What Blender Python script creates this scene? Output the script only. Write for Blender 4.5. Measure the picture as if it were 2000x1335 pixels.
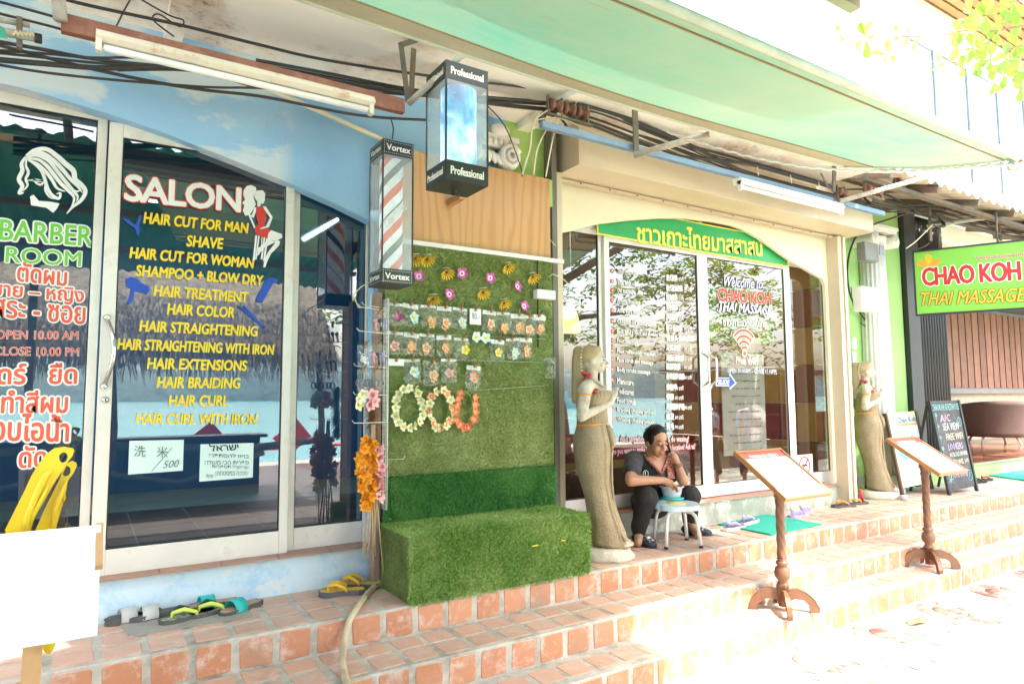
import bpy, bmesh, math, random
import numpy as np
from math import sin, cos, pi, radians, sqrt, atan2
from mathutils import Vector, Matrix, noise as mnoise
from mathutils.geometry import tessellate_polygon
for o in list(bpy.data.objects): bpy.data.objects.remove(o)
S = bpy.context.scene
COL = S.collection
rnd = random.Random(7)
# ------------------------------------------------------------------ camera
EYE = 1.6
FOC = 1297.0
def _rot(a, b, c):
    Rx = np.array([[1,0,0],[0,cos(b),-sin(b)],[0,sin(b),cos(b)]])
    Ry = np.array([[cos(a),0,sin(a)],[0,1,0],[-sin(a),0,cos(a)]])
    Rz = np.array([[cos(c),-sin(c),0],[sin(c),cos(c),0],[0,0,1]])
    return Rz @ Rx @ Ry
RC = _rot(-.5665, -.083, -.006)
def wv(r): return Vector((RC[r][0], RC[r][2], -RC[r][1]))
cam = bpy.data.objects.new('camera', bpy.data.cameras.new('camera'))
COL.objects.link(cam)
cr, cu, cb = wv(0), -wv(1), -wv(2)
cam.matrix_world = Matrix(((cr.x,cu.x,cb.x,0),(cr.y,cu.y,cb.y,0),(cr.z,cu.z,cb.z,EYE),(0,0,0,1)))
cam.data.sensor_width = 36; cam.data.lens = FOC/2000*36
cam.data.clip_start = .05; cam.data.clip_end = 3000
S.camera = cam
def _ray(px, py):
    d = RC.T @ np.array([(px-1000)/FOC, (py-667.5)/FOC, 1.])
    return Vector((d[0], d[2], -d[1]))
def Y(px, py, y): d = _ray(px, py); t = y/d.y; return Vector((0,0,EYE)) + d*t    # point of the photo on the wall plane y
def Z(px, py, z): d = _ray(px, py); t = (z-EYE)/d.z; return Vector((0,0,EYE)) + d*t
def X(px, py, x): d = _ray(px, py); t = x/d.x; return Vector((0,0,EYE)) + d*t
# ------------------------------------------------------------------ world, sun, exposure
W = bpy.data.worlds.new('World'); S.world = W; W.use_nodes = True
SUN = Vector((-.16, .55, -1)).normalized()
nt = W.node_tree; bg = nt.nodes['Background']
sky = nt.nodes.new('ShaderNodeTexSky'); sky.sky_type = 'NISHITA'; sky.sun_disc = False
sky.sun_elevation = math.asin(-SUN.z); sky.sun_rotation = atan2(-SUN.x, -SUN.y)
sky.dust_density = 5.0; sky.air_density = 1.0
nt.links.new(sky.outputs[0], bg.inputs[0]); bg.inputs[1].default_value = .15
sl = bpy.data.lights.new('sun', 'SUN'); sl.energy = 2.1; sl.angle = radians(.6); sl.color = (1, .96, .9)
so = bpy.data.objects.new('sun', sl); COL.objects.link(so)
so.rotation_euler = SUN.to_track_quat('-Z', 'Y').to_euler()
S.view_settings.view_transform = 'Standard'; S.view_settings.look = 'None'
S.view_settings.gamma = 1; S.view_settings.use_curve_mapping = False
S.view_settings.exposure = 2.93
S.cycles.max_bounces = 7; S.cycles.diffuse_bounces = 4; S.cycles.transparent_max_bounces = 12
S.cycles.caustics_reflective = False; S.cycles.caustics_refractive = False
# ------------------------------------------------------------------ materials
MC = {}
def nmat(name):
    m = bpy.data.materials.new(name); m.use_nodes = True
    return m, m.node_tree.nodes, m.node_tree.links, m.node_tree.nodes['Principled BSDF']
def nd(N, t, **k):
    n = N.new(t)
    for a, b in k.items():
        if a in n.inputs.keys() if isinstance(a, str) and hasattr(n.inputs, 'keys') else False: n.inputs[a].default_value = b
        else: setattr(n, a, b)
    return n
def rgba(c, k=1): return (min(c[0]*k,1), min(c[1]*k,1), min(c[2]*k,1), 1)
def coords(N, L, kind='Object', scale=(1,1,1)):
    t = N.new('ShaderNodeTexCoord'); mp = N.new('ShaderNodeMapping'); mp.inputs['Scale'].default_value = scale
    if kind == 'World':
        g = N.new('ShaderNodeNewGeometry'); L.new(g.outputs['Position'], mp.inputs[0])
    else: L.new(t.outputs[kind], mp.inputs[0])
    return mp.outputs[0]
def noise(N, L, vec, sc=5, det=4, rough=.6, dist=0):
    n = N.new('ShaderNodeTexNoise'); n.inputs['Scale'].default_value = sc; n.inputs['Detail'].default_value = det
    n.inputs['Roughness'].default_value = rough; n.inputs['Distortion'].default_value = dist
    L.new(vec, n.inputs['Vector']); return n.outputs['Fac']
def ramp(N, L, f, p):
    r = N.new('ShaderNodeValToRGB'); e = r.color_ramp.elements
    while len(e) < len(p): e.new(.5)
    for i, (x, c) in enumerate(p): e[i].position = x; e[i].color = rgba(c) if not isinstance(c, (int, float)) else (c, c, c, 1)
    L.new(f, r.inputs[0]); return r.outputs[0]
def mixc(N, L, f, a, b, mode='MIX'):
    m = N.new('ShaderNodeMix'); m.data_type = 'RGBA'; m.blend_type = mode
    for v, i in ((f, 0), (a, 6), (b, 7)):
        if isinstance(v, (int, float)): m.inputs[i].default_value = v
        elif isinstance(v, tuple): m.inputs[i].default_value = rgba(v)
        else: L.new(v, m.inputs[i])
    return m.outputs[2]
def bump(N, L, P, h, strength=.3, dist=.01):
    b = N.new('ShaderNodeBump'); b.inputs['Strength'].default_value = strength; b.inputs['Distance'].default_value = dist
    L.new(h, b.inputs['Height']); L.new(b.outputs[0], P.inputs['Normal'])
def mat(name, col, rough=.6, var=.12, scale=6, metal=0, bmp=0, bscale=60, spec=.5, kind='World', rand=0, emit=0, dirt=None, dpos=(.5,.7), dscale=3, sheen=0):
    if name in MC: return MC[name]
    m, N, L, P = nmat(name)
    P.inputs['Roughness'].default_value = rough; P.inputs['Metallic'].default_value = metal
    P.inputs['Specular IOR Level'].default_value = spec
    v = coords(N, L, kind); f = noise(N, L, v, scale, 5, .65)
    c = ramp(N, L, f, [(.3, tuple(x*(1-var) for x in col)), (.7, tuple(min(1, x*(1+var)) for x in col))])
    if dirt:
        d = noise(N, L, v, dscale, 7, .7); c = mixc(N, L, ramp(N, L, d, [(dpos[0], 0.), (dpos[1], 1.)]), c, dirt)
    if rand:
        oi = N.new('ShaderNodeObjectInfo'); hs = N.new('ShaderNodeHueSaturation')
        mr = N.new('ShaderNodeMapRange'); mr.inputs['To Min'].default_value = 1-rand; mr.inputs['To Max'].default_value = 1+rand
        L.new(oi.outputs['Random'], mr.inputs[0]); L.new(mr.outputs[0], hs.inputs['Value']); L.new(c, hs.inputs['Color']); c = hs.outputs[0]
    L.new(c, P.inputs['Base Color'])
    if emit: L.new(c, P.inputs['Emission Color']); P.inputs['Emission Strength'].default_value = emit
    if bmp: bump(N, L, P, noise(N, L, v, bscale, 4, .6), bmp)
    MC[name] = m; return m
# ------------------------------------------------------------------ mesh builder
WL = {}      # world position of each Empty, so that children can be built in world coordinates
class MB:
    def __init__(s): s.v = []; s.f = []; s.m = []; s.smooth = []
    def add(s, vs, fs, m=0, sm=False):
        b = len(s.v); s.v += [tuple(v) for v in vs]
        for f in fs: s.f.append(tuple(b+i for i in f)); s.m.append(m); s.smooth.append(sm)
        return s
    def box(s, a, b, m=0):
        x0, y0, z0 = [min(a[i], b[i]) for i in range(3)]; x1, y1, z1 = [max(a[i], b[i]) for i in range(3)]
        return s.add([(x0,y0,z0),(x1,y0,z0),(x1,y1,z0),(x0,y1,z0),(x0,y0,z1),(x1,y0,z1),(x1,y1,z1),(x0,y1,z1)],
            [(0,3,2,1),(4,5,6,7),(0,1,5,4),(1,2,6,5),(2,3,7,6),(3,0,4,7)], m)
    def obox(s, p, q, w, h, m=0, up=(0,0,1)):            # bar of section w x h from p to q
        p = Vector(p); q = Vector(q); d = (q-p).normalized(); up = Vector(up)
        a = d.cross(up)
        if a.length < 1e-4: a = d.cross(Vector((0,1,0)))
        a.normalize(); b = a.cross(d).normalized(); a *= w/2; b *= h/2
        vs = [p-a-b, p+a-b, p+a+b, p-a+b, q-a-b, q+a-b, q+a+b, q-a+b]
        return s.add(vs, [(0,1,2,3),(4,7,6,5),(0,4,5,1),(1,5,6,2),(2,6,7,3),(3,7,4,0)], m)
    def prism(s, pts, y0, y1, m=0, axis='y'):             # outline in (x, z) pushed from y0 to y1
        n = len(pts)
        mk = {'y': lambda p, t: (p[0], t, p[1]), 'x': lambda p, t: (t, p[0], p[1]), 'z': lambda p, t: (p[0], p[1], t)}[axis]
        vs = [mk(p, y0) for p in pts] + [mk(p, y1) for p in pts]
        tri = tessellate_polygon([[Vector((p[0], p[1], 0)) for p in pts]])
        fs = [tuple(t) for t in tri] + [tuple(i+n for i in reversed(t)) for t in tri]
        fs += [(i, (i+1) % n, (i+1) % n+n, i+n) for i in range(n)]
        return s.add(vs, fs, m)
    def poly(s, pts3, m=0):
        tri = tessellate_polygon([[Vector(p) for p in pts3]])
        return s.add(pts3, [tuple(t) for t in tri], m)
    def tube(s, pts, r, n=8, m=0, caps=True, sm=True, closed=False):
        pts = [Vector(p) for p in pts]; k = len(pts); rs = r if isinstance(r, (list, tuple)) else [r]*k
        vs = []; ref = None
        for i, p in enumerate(pts):
            if closed: d = pts[(i+1) % k]-pts[i-1]
            else: d = pts[min(i+1, k-1)]-pts[max(i-1, 0)]
            d.normalize()
            if ref is None: ref = Vector((0,0,1)) if abs(d.z) < .9 else Vector((1,0,0))
            a = d.cross(ref)
            if a.length < 1e-5: a = d.cross(Vector((0,1,0)))
            a.normalize(); b = a.cross(d).normalized(); ref = b
            for j in range(n):
                t = 2*pi*j/n; vs.append(p + (a*cos(t)+b*sin(t))*rs[i])
        fs = []
        for i in range(k if closed else k-1):
            i2 = (i+1) % k
            for j in range(n): fs.append((i*n+j, i*n+(j+1) % n, i2*n+(j+1) % n, i2*n+j))
        if caps and not closed: fs += [tuple(range(n-1, -1, -1)), tuple(range((k-1)*n, k*n))]
        return s.add(vs, fs, m, sm)
    def lathe(s, prof, c=(0,0,0), n=20, m=0, sm=True, fn=None):   # prof: (radius, z)
        vs = []
        for (r, z) in prof:
            for j in range(n):
                t = 2*pi*j/n; rr = r if fn is None else fn(r, z, t)
                vs.append((c[0]+rr*cos(t), c[1]+rr*sin(t), c[2]+z))
        fs = [(i*n+j, i*n+(j+1) % n, (i+1)*n+(j+1) % n, (i+1)*n+j) for i in range(len(prof)-1) for j in range(n)]
        fs += [tuple(range(n-1, -1, -1)), tuple(range((len(prof)-1)*n, len(prof)*n))]
        return s.add(vs, fs, m, sm)
    def ball(s, c, r, n=12, m=0, rot=None):
        r = (r, r, r) if isinstance(r, (int, float)) else r
        vs = [Vector((0,0,-1))]; k = n//2
        for i in range(1, k):
            a = -pi/2+pi*i/k
            for j in range(n): t = 2*pi*j/n; vs.append(Vector((cos(a)*cos(t), cos(a)*sin(t), sin(a))))
        vs.append(Vector((0,0,1))); T = len(vs)-1
        fs = [(0, 1+(j+1) % n, 1+j) for j in range(n)]
        for i in range(k-2):
            for j in range(n): fs.append((1+i*n+j, 1+i*n+(j+1) % n, 1+(i+1)*n+(j+1) % n, 1+(i+1)*n+j))
        b = 1+(k-2)*n; fs += [(b+j, b+(j+1) % n, T) for j in range(n)]
        out = []
        for v in vs:
            v = Vector((v.x*r[0], v.y*r[1], v.z*r[2]))
            if rot is not None: v = rot @ v
            out.append(v+Vector(c))
        return s.add(out, fs, m, True)
    def cap(s, p, q, r0, r1, n=10, m=0):                  # tapered capsule for bodies
        s.tube([p, q], [r0, r1], n, m); s.ball(p, r0, n, m); s.ball(q, r1, n, m); return s
    def mesh(s, name, mats, off=(0,0,0)):
        me = bpy.data.meshes.new(name)
        V = np.array([tuple(v) for v in s.v], dtype=float)-np.array(tuple(off)) if s.v else np.zeros((0,3))
        me.from_pydata(V.tolist(), [], s.f)
        for m in (mats if isinstance(mats, (list, tuple)) else [mats]): me.materials.append(m)
        me.polygons.foreach_set('material_index', s.m); me.polygons.foreach_set('use_smooth', s.smooth)
        me.update(); return me
    def build(s, name, mats, parent=None, world=True, kind=None, bevel=0, label=None):
        off = WL.get(parent.name, (0,0,0)) if (parent is not None and world) else (0,0,0)
        me = s.mesh(name, mats, off)
        return obj(name, me, parent, kind, bevel, label)
def obj(name, me, parent=None, kind=None, bevel=0, label=None):
    o = bpy.data.objects.new(name, me); COL.objects.link(o)
    if parent is not None:
        o.parent = parent; WL[o.name] = WL.get(parent.name, (0,0,0))
    if kind: o['kind'] = kind
    if label: o['label'] = label
    if bevel:
        b = o.modifiers.new('bevel', 'BEVEL'); b.width = bevel; b.segments = 2; b.limit_method = 'ANGLE'; b.harden_normals = False
    return o
def tag(o, label, cat, group=None, kind=None):
    if label: o['label'] = label
    if cat: o['category'] = cat
    if group: o['group'] = group
    if kind: o['kind'] = kind
    return o
def thing(name, label, cat, loc=(0,0,0), group=None, rz=0, kind=None):
    o = bpy.data.objects.new(name, None); COL.objects.link(o); o.empty_display_size = .05
    o.location = loc; o.rotation_euler = (0,0,rz); WL[o.name] = tuple(loc)
    return tag(o, label, cat, group, kind)
def struct(name, mb, mats, bevel=0):
    return mb.build(name, mats, kind='structure', bevel=bevel)
def inst(name, me, parent, loc, rot=(0,0,0), sc=(1,1,1), kind=None, label=None):     # linked copy placed in world coords under parent
    o = obj(name, me, parent, kind, 0, label); w = WL.get(parent.name, (0,0,0)) if parent is not None else (0,0,0)
    o.location = (loc[0]-w[0], loc[1]-w[1], loc[2]-w[2]); o.rotation_euler = rot; o.scale = sc
    return o
# ------------------------------------------------------------------ lettering
_tc = {}
def glyphs(s, offset=0, shear=0, space=1, res=3):
    key = (s, offset, shear, space, res)
    if key in _tc: return _tc[key]
    cu = bpy.data.curves.new('t', 'FONT'); cu.body = s; cu.size = 1; cu.offset = offset; cu.shear = shear
    cu.space_character = space; cu.resolution_u = res; cu.fill_mode = 'BOTH' if False else 'FRONT'
    cu.dimensions = '2D'; cu.fill_mode = 'BOTH'
    o = bpy.data.objects.new('t', cu); COL.objects.link(o)
    dg = bpy.context.evaluated_depsgraph_get(); me = bpy.data.meshes.new_from_object(o.evaluated_get(dg))
    V = [v.co.copy() for v in me.vertices]; F = [tuple(p.vertices) for p in me.polygons]
    bpy.data.objects.remove(o); bpy.data.curves.remove(cu); bpy.data.meshes.remove(me)
    _tc[key] = (V, F); return V, F
def lettering(name, s, p0, p1, h, mats, parent, base, layers=((0, 0),), nrm=(0,-1,0), up=(0,0,1), shear=0, space=1, label=None, res=3, eps=.0015, fit=True):
    """flat print from p0 to p1 (centre of the line at its left and right end), letter height h"""
    p0 = Vector(p0); p1 = Vector(p1); ux = (p1-p0); w = ux.length; ux.normalize()
    nrm = Vector(nrm).normalized(); upv = Vector(up).normalized()
    V0, F0 = glyphs(s, 0, shear, space, res); base = max(0, base)
    if not V0: return None
    xs = [v.x for v in V0]; ys = [v.y for v in V0]; x0, x1, y0, y1 = min(xs), max(xs), min(ys), max(ys)
    sx = w/(x1-x0); sy = h/(y1-y0); cy = (y0+y1)/2
    mb = MB()
    V, F = V0, F0
    for k, (off, mi) in enumerate(layers):
        r = (base+off)*h*1.2; n = 1 if r < h*.004 else (12 if off else 8)     # bold and outline: the letter spread outwards in a ring
        for q in range(n):
            dx, dz = (r*cos(2*pi*q/n), r*sin(2*pi*q/n)) if n > 1 else (0, 0)
            mb.add([p0+ux*((v.x-x0)*sx+dx)+upv*((v.y-cy)*sy+dz)+nrm*(eps*(k+1)+q*.00003+(.0005 if k else 0)) for v in V], F, mi)
    return mb.build(name, mats, parent, label=label)
# ================================================================== SETTING
H = .48
def tile_mat():
    m, N, L, P = nmat('terracotta'); P.inputs['Roughness'].default_value = .55
    oi = N.new('ShaderNodeObjectInfo'); v = coords(N, L, 'World')
    base = ramp(N, L, oi.outputs['Random'], [(0, (.44,.17,.085)), (.35, (.52,.225,.11)), (.7, (.48,.195,.11)), (1, (.58,.27,.14))])
    f = noise(N, L, v, 14, 6, .7); base = mixc(N, L, ramp(N, L, f, [(.3, .0), (.75, .6)]), base, (.56,.27,.15))
    e = noise(N, L, v, 9, 9, .75, .4); base = mixc(N, L, ramp(N, L, e, [(.50, .0), (.66, .7)]), base, (.64,.53,.46))
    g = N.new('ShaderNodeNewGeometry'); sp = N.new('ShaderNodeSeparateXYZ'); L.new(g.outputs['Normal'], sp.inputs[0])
    base = mixc(N, L, ramp(N, L, sp.outputs[2], [(.5, .0), (.9, .55)]), base, (.64,.47,.39))      # upward faces are mixed paler
    d = noise(N, L, v, 2.2, 8, .7); base = mixc(N, L, ramp(N, L, d, [(.54, .0), (.70, .6)]), base, (.27,.23,.16))
    L.new(base, P.inputs['Base Color']); bump(N, L, P, noise(N, L, v, 90, 5, .7), .25, .004)
    return m
TILE = tile_mat()
MORTAR = mat('mortar', (.50,.465,.40), .85, .16, 12, bmp=.3, bscale=120, dirt=(.22,.20,.15), dpos=(.47,.72), dscale=5)
CONC = mat('concrete', (.46,.44,.40), .85, .14, 3, bmp=.3, bscale=80, dirt=(.3,.29,.26), dpos=(.5,.8))
def rtile(w, d, t, r=.012, jit=0):                      # flat tile with clipped corners, centred, top at z=0
    j = lambda: rnd.uniform(-jit, jit)
    a, b = w/2, d/2; o = []
    for (sx, sy) in ((-1,-1),(1,-1),(1,1),(-1,1)):
        cx, cy = sx*(a-r)+j(), sy*(b-r)+j(); st = atan2(sy, sx)-pi/4
        for k in range(3): t_ = st+pi/4*k; o.append((cx+r*cos(t_), cy+r*sin(t_)))
    n = len(o); ins = .0035
    vs = [(x, y, -t) for x, y in o]+[(x, y, -ins) for x, y in o]+[(x*(1-ins/a), y*(1-ins/b), 0) for x, y in o]
    fs = [(i, (i+1) % n, (i+1) % n+n, i+n) for i in range(n)]+[(i+n, (i+1) % n+n, (i+1) % n+2*n, i+2*n) for i in range(n)]
    fs.append(tuple(range(2*n, 3*n)))
    return MB().add(vs, fs)
T_W = .149; PITCH = .1838; X0 = .0785
topM = [rtile(T_W, .155, .012, jit=.003).mesh('tile', TILE) for _ in range(4)]
halfM = [rtile(T_W, .14, .012, jit=.003).mesh('tile', TILE) for _ in range(3)]
risM = [rtile(T_W, .138, .012, .012, jit=.003).mesh('tile', TILE) for _ in range(5)]
def step(name, yf, yb, z0, z1, xa, xb, rows, shift=0):
    mb = MB(); mb.box((xa, yf, z0-.3), (xb, yb, z1))
    o = struct(name, mb, MORTAR, .006)
    n0 = int((xa-X0)/PITCH)+1; n1 = int((xb-X0)/PITCH)-1
    for i in range(n0, n1):
        cx = X0+PITCH*(i+.5)+shift
        if cx > 11: continue
        r = risM[rnd.randrange(5)]
        if cx < 10.5:
            q = inst('tile', r, o, (cx+rnd.uniform(-.002,.002), yf-.004, z0+.078), (radians(90)+rnd.uniform(-.01,.01), 0, rnd.uniform(-.006,.006)))
        for (yc, hm) in rows:
            if cx > 8.6 and len(rows) > 2: continue
            q = inst('tile', (halfM if hm else topM)[rnd.randrange(3)], o, (cx+rnd.uniform(-.003,.003), yc+rnd.uniform(-.003,.003), z1+.004+rnd.uniform(-.001,.001)), (rnd.uniform(-.006,.006), rnd.uniform(-.006,.006), rnd.choice((0,pi))+rnd.uniform(-.01,.01)))
    return o
terr = step('terrace', 3.43, 6.0, .32, .48, -1.0, 14, [(3.43+.105, 0), (3.43+.105+.185, 0), (3.43+.105+.37, 0)])
mid = step('steps', 3.06, 3.43, .16, .32, -1.0, 14, [(3.06+.1, 1), (3.06+.275, 1)])
low = step('steps', 2.79, 3.06, 0, .16, -.4, 14, [(2.79+.13, 0)], .05)
# street
def street_mat():
    m, N, L, P = nmat('street paving'); P.inputs['Roughness'].default_value = .8; v = coords(N, L, 'World')
    f = noise(N, L, v, 2.5, 6, .7); c = ramp(N, L, f, [(.3, (.50,.45,.33)), (.7, (.64,.60,.48))])
    d = noise(N, L, v, .8, 8, .7); c = mixc(N, L, ramp(N, L, d, [(.5,.0),(.75,.5)]), c, (.50,.38,.16))
    L.new(c, P.inputs['Base Color']); bump(N, L, P, noise(N, L, v, 60, 5, .7), .2, .01); return m
mb = MB(); mb.box((-60,-9,-.4), (80, 2.8, 0)); street = struct('street', mb, street_mat())
PAV = mat('red paver', (.30,.12,.10), .8, .2, 20, rand=.15, bmp=.3, dirt=(.5,.45,.36), dpos=(.4,.6), dscale=6)
pm = MB().box((-.095,-.045,0), (.095,.045,.006)).mesh('brick', PAV)
for i in range(60):
    for j in range(3):
        x = 2.6+i*.205+(.1 if j % 2 else 0)
        q = inst('brick', pm, street, (x, 2.16+j*.105, 0), (0,0,0)); 
cm = []
for k in range(3):
    b = MB(); a0 = 0
    for s_ in range(10): b.add([], [])
    for s_ in range(8):
        t0, t1 = s_*pi/4+.06, (s_+1)*pi/4-.06; r0, r1 = .13, .2
        p = [(r0*cos(t0), r0*sin(t0)), (r1*cos(t0), r1*sin(t0)), (r1*cos((t0+t1)/2)*1.02, r1*sin((t0+t1)/2)*1.02), (r1*cos(t1), r1*sin(t1)), (r0*cos(t1), r0*sin(t1))]
        b.prism(p, 0, .006, 0, 'z')
    b.lathe([(.1,0),(.1,.006)], n=12); cm.append(b.mesh('brick', PAV)); break
for i in range(14): inst('brick', cm[0], street, (2.9+i*.85, 2.56, 0), (0,0,i*.3))
mb = MB(); mb.box((-9,-8.5,-.2),(4.2,-.4,.012)); struct('dark_ground', mb, mat('shaded ground brown', (.07,.045,.03), .6, .3, 4, bmp=.4, bscale=20))  # added dark sheet: shade on the ground, as the salon glass mirrors it
mb = MB(); mb.box((4.2,-8.5,-.2),(18,-1.6,.010)); struct('dark_ground', mb, mat('added dark ground', (.13,.08,.05), .9, .3, 3, bmp=.5, bscale=12))  # added unseen dark ground, so the shop doors reflect brown instead of white
# ground beyond and sea
mb = MB(); mb.box((-300,-14,-1.4),(300,-9,-.4)); struct('beach', mb, mat('sand', (.55,.48,.36), .9, .15, 2, bmp=.3, bscale=20))
mb = MB(); mb.box((-300, 9.5,-.6),(300, 60,-.05)); struct('ground', mb, mat('earth', (.25,.22,.17), .9, .2, 1))
def sea_mat():
    m, N, L, P = nmat('sea water'); P.inputs['Roughness'].default_value = .12
    v = coords(N, L, 'World'); f = noise(N, L, v, .02, 3, .5)
    L.new(ramp(N, L, f, [(.3,(.07,.42,.42)),(.7,(.12,.52,.50))]), P.inputs['Base Color'])
    bump(N, L, P, noise(N, L, coords(N, L, 'World', (1,1,1)), 1.2, 5, .6), .6, .15); return m
mb = MB(); mb.box((-1500,-2500,-3),(1500,-13.5,-1.2)); struct('sea', mb, sea_mat())
# hills across the bay, two ridges of real terrain
HILL = mat('hazy wooded hill', (.14,.20,.17), .95, .3, .05, dirt=(.20,.27,.25), dpos=(.4,.6), dscale=.1)  # pale bluish tone: distance haze is put into the colour
for nm, y0, hh, seed in (('hills', -900, 95, 3), ('hills', -1300, 150, 9)):
    mb = MB(); nx, ny = 60, 8; vs = []
    for i in range(nx):
        for j in range(ny):
            x = -1500+3000*i/(nx-1)*1.0; t = j/(ny-1); e = sin(pi*t)
            z = e*hh*(.45+.75*abs(mnoise.noise(Vector((x*.0025+seed, t*.7, seed)))+.25*mnoise.noise(Vector((x*.012, t*3, seed)))))
            vs.append((x, y0-200*t, z-2))
    mb.add(vs, [(i*ny+j, (i+1)*ny+j, (i+1)*ny+j+1, i*ny+j+1) for i in range(nx-1) for j in range(ny-1)], 0, True)
    struct(nm, mb, HILL)
# ================================================================== materials of the shops
WHITE = mat('white aluminium', (.72,.71,.69), .4, .05, 5, dirt=(.55,.5,.42), dpos=(.58,.85), dscale=5)
BEIGEF = mat('old beige aluminium', (.74,.69,.62), .45, .07, 5, dirt=(.42,.36,.28), dpos=(.58,.85), dscale=5)
CHROME = mat('chrome', (.75,.75,.74), .18, .03, 5, metal=1)
BLACK = mat('black rubber', (.02,.02,.02), .5, .2, 10)
STEEL = mat('rusty grey steel', (.13,.12,.10), .6, .2, 12, metal=.2, dirt=(.25,.13,.07), dpos=(.45,.7), dscale=10)
CABLE = mat('black cable', (.035,.032,.03), .5, .2, 4)
CREAMW = mat('cream wire', (.62,.56,.38), .5, .1, 4)
def glass_mat(name, tint, refl, rough=0.0):
    m, N, L, P = nmat(name); N.remove(P); out = N['Material Output']
    T = N.new('ShaderNodeBsdfTransparent'); T.inputs[0].default_value = rgba(tint)
    G = N.new('ShaderNodeBsdfGlossy'); G.inputs['Roughness'].default_value = rough; G.inputs['Color'].default_value = (1,1,1,1)
    F = N.new('ShaderNodeFresnel'); F.inputs[0].default_value = 1.5
    ma = N.new('ShaderNodeMath'); ma.operation = 'MULTIPLY_ADD'; ma.inputs[1].default_value = 1.2; ma.inputs[2].default_value = refl
    g = N.new('ShaderNodeNewGeometry'); bf = N.new('ShaderNodeMath'); bf.operation = 'SUBTRACT'; bf.inputs[0].default_value = 1; L.new(g.outputs['Backfacing'], bf.inputs[1])
    mu = N.new('ShaderNodeMath'); mu.operation = 'MULTIPLY'     # only the outer surface of a pane reflects
    L.new(F.outputs[0], ma.inputs[0]); mx = N.new('ShaderNodeMixShader'); L.new(ma.outputs[0], mu.inputs[0]); L.new(bf.outputs[0], mu.inputs[1])
    L.new(mu.outputs[0], mx.inputs[0]); L.new(T.outputs[0], mx.inputs[1]); L.new(G.outputs[0], mx.inputs[2]); L.new(mx.outputs[0], out.inputs[0])
    return m
GLASS_S = glass_mat('salon glass', (.56,.74,.80), .125)
GLASS_M = glass_mat('shop glass', (.76,.76,.74), .13)
GLASS_C = glass_mat('clear glass', (.92,.93,.93), .03)
def dusty():
    m, N, L, P = nmat('dusty pane'); T = N.new('ShaderNodeBsdfTransparent'); T.inputs[0].default_value = (.93,.95,.95,1); P.inputs['Base Color'].default_value = (.7,.74,.74,1); P.inputs['Roughness'].default_value = .15
    mx = N.new('ShaderNodeMixShader'); f = noise(N, L, coords(N, L, 'World'), 6, 5, .7); L.new(ramp(N, L, f, [(.3,.12),(.7,.34)]), mx.inputs[0]); L.new(T.outputs[0], mx.inputs[1]); L.new(P.outputs[0], mx.inputs[2]); L.new(mx.outputs[0], N['Material Output'].inputs[0]); return m
GLASS_D = dusty()
def bluewall():
    m, N, L, P = nmat('sky blue wall'); P.inputs['Roughness'].default_value = .7; v = coords(N, L, 'World')
    c = ramp(N, L, noise(N, L, v, 1.6, 4), [(.3,(.25,.47,.72)),(.7,(.34,.57,.80))])
    sp = N.new('ShaderNodeSeparateXYZ'); L.new(v, sp.inputs[0])
    gx = ramp(N, L, sp.outputs[0], [(0,1.),(.9,1.),(1,.0)])    # painted clouds only over the doors
    cl = noise(N, L, coords(N, L, 'World', (1,1,2.6)), 2.6, 5, .55, .3)
    msk = ramp(N, L, cl, [(.455,.0),(.54,.85)])
    mm = N.new('ShaderNodeMath'); mm.operation = 'MULTIPLY'; L.new(gx, mm.inputs[0]); L.new(msk, mm.inputs[1])
    c = mixc(N, L, mm.outputs[0], c, (.62,.68,.72))
    st = noise(N, L, coords(N, L, 'World', (1,1,.12)), 14, 5, .7); c = mixc(N, L, ramp(N, L, st, [(.6,.0),(.8,.25)]), c, (.35,.38,.4))
    L.new(c, P.inputs['Base Color']); bump(N, L, P, noise(N, L, v, 40, 5), .15); return m
BLUEW = bluewall()
def peel(name, base, under, pos=(.45,.55), sc=3.2, extra=None):
    m, N, L, P = nmat(name); P.inputs['Roughness'].default_value = .8; v = coords(N, L, 'World')
    c = mixc(N, L, ramp(N, L, noise(N, L, v, sc, 9, .75, .3), [(pos[0], 0.), (pos[1], 1.)]), base, under)
    if extra: c = mixc(N, L, ramp(N, L, noise(N, L, v, sc*2.3, 8, .7), [(.55, 0.), (.62, .9)]), c, extra)
    L.new(c, P.inputs['Base Color']); bump(N, L, P, noise(N, L, v, sc*4, 8), .3); return m
PEELB = peel('peeling pale blue plaster', (.60,.72,.80), (.27,.52,.78), (.50,.68), 3.0, (.72,.73,.72))
PEELG = peel('stained grey plaster', (.46,.47,.40), (.30,.31,.25), (.45,.6), 3, (.72,.70,.60))
LIME = mat('lime green wall', (.36,.56,.14), .7, .08, 3, dirt=(.55,.66,.42), dpos=(.5,.8), dscale=1.5)
PALEGRN = mat('pale green wall', (.33,.55,.18), .7, .07, 3)
CREAM = mat('cream wall', (.74,.68,.50), .6, .04, 3, dirt=(.66,.58,.4), dpos=(.55,.8), dscale=2)
TAN = mat('tan painted steel', (.58,.49,.36), .5, .05, 3, dirt=(.45,.38,.28), dpos=(.55,.8), dscale=3)
TANR = mat('tan roller box', (.60,.51,.37), .32, .04, 2)
GREYP = mat('grey post', (.16,.145,.12), .6, .1, 3)
SILLT = mat('brown floor tile', (.36,.21,.15), .5, .12, 3, rand=.08)
GROUT = mat('grout', (.4,.36,.3), .8)
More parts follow.
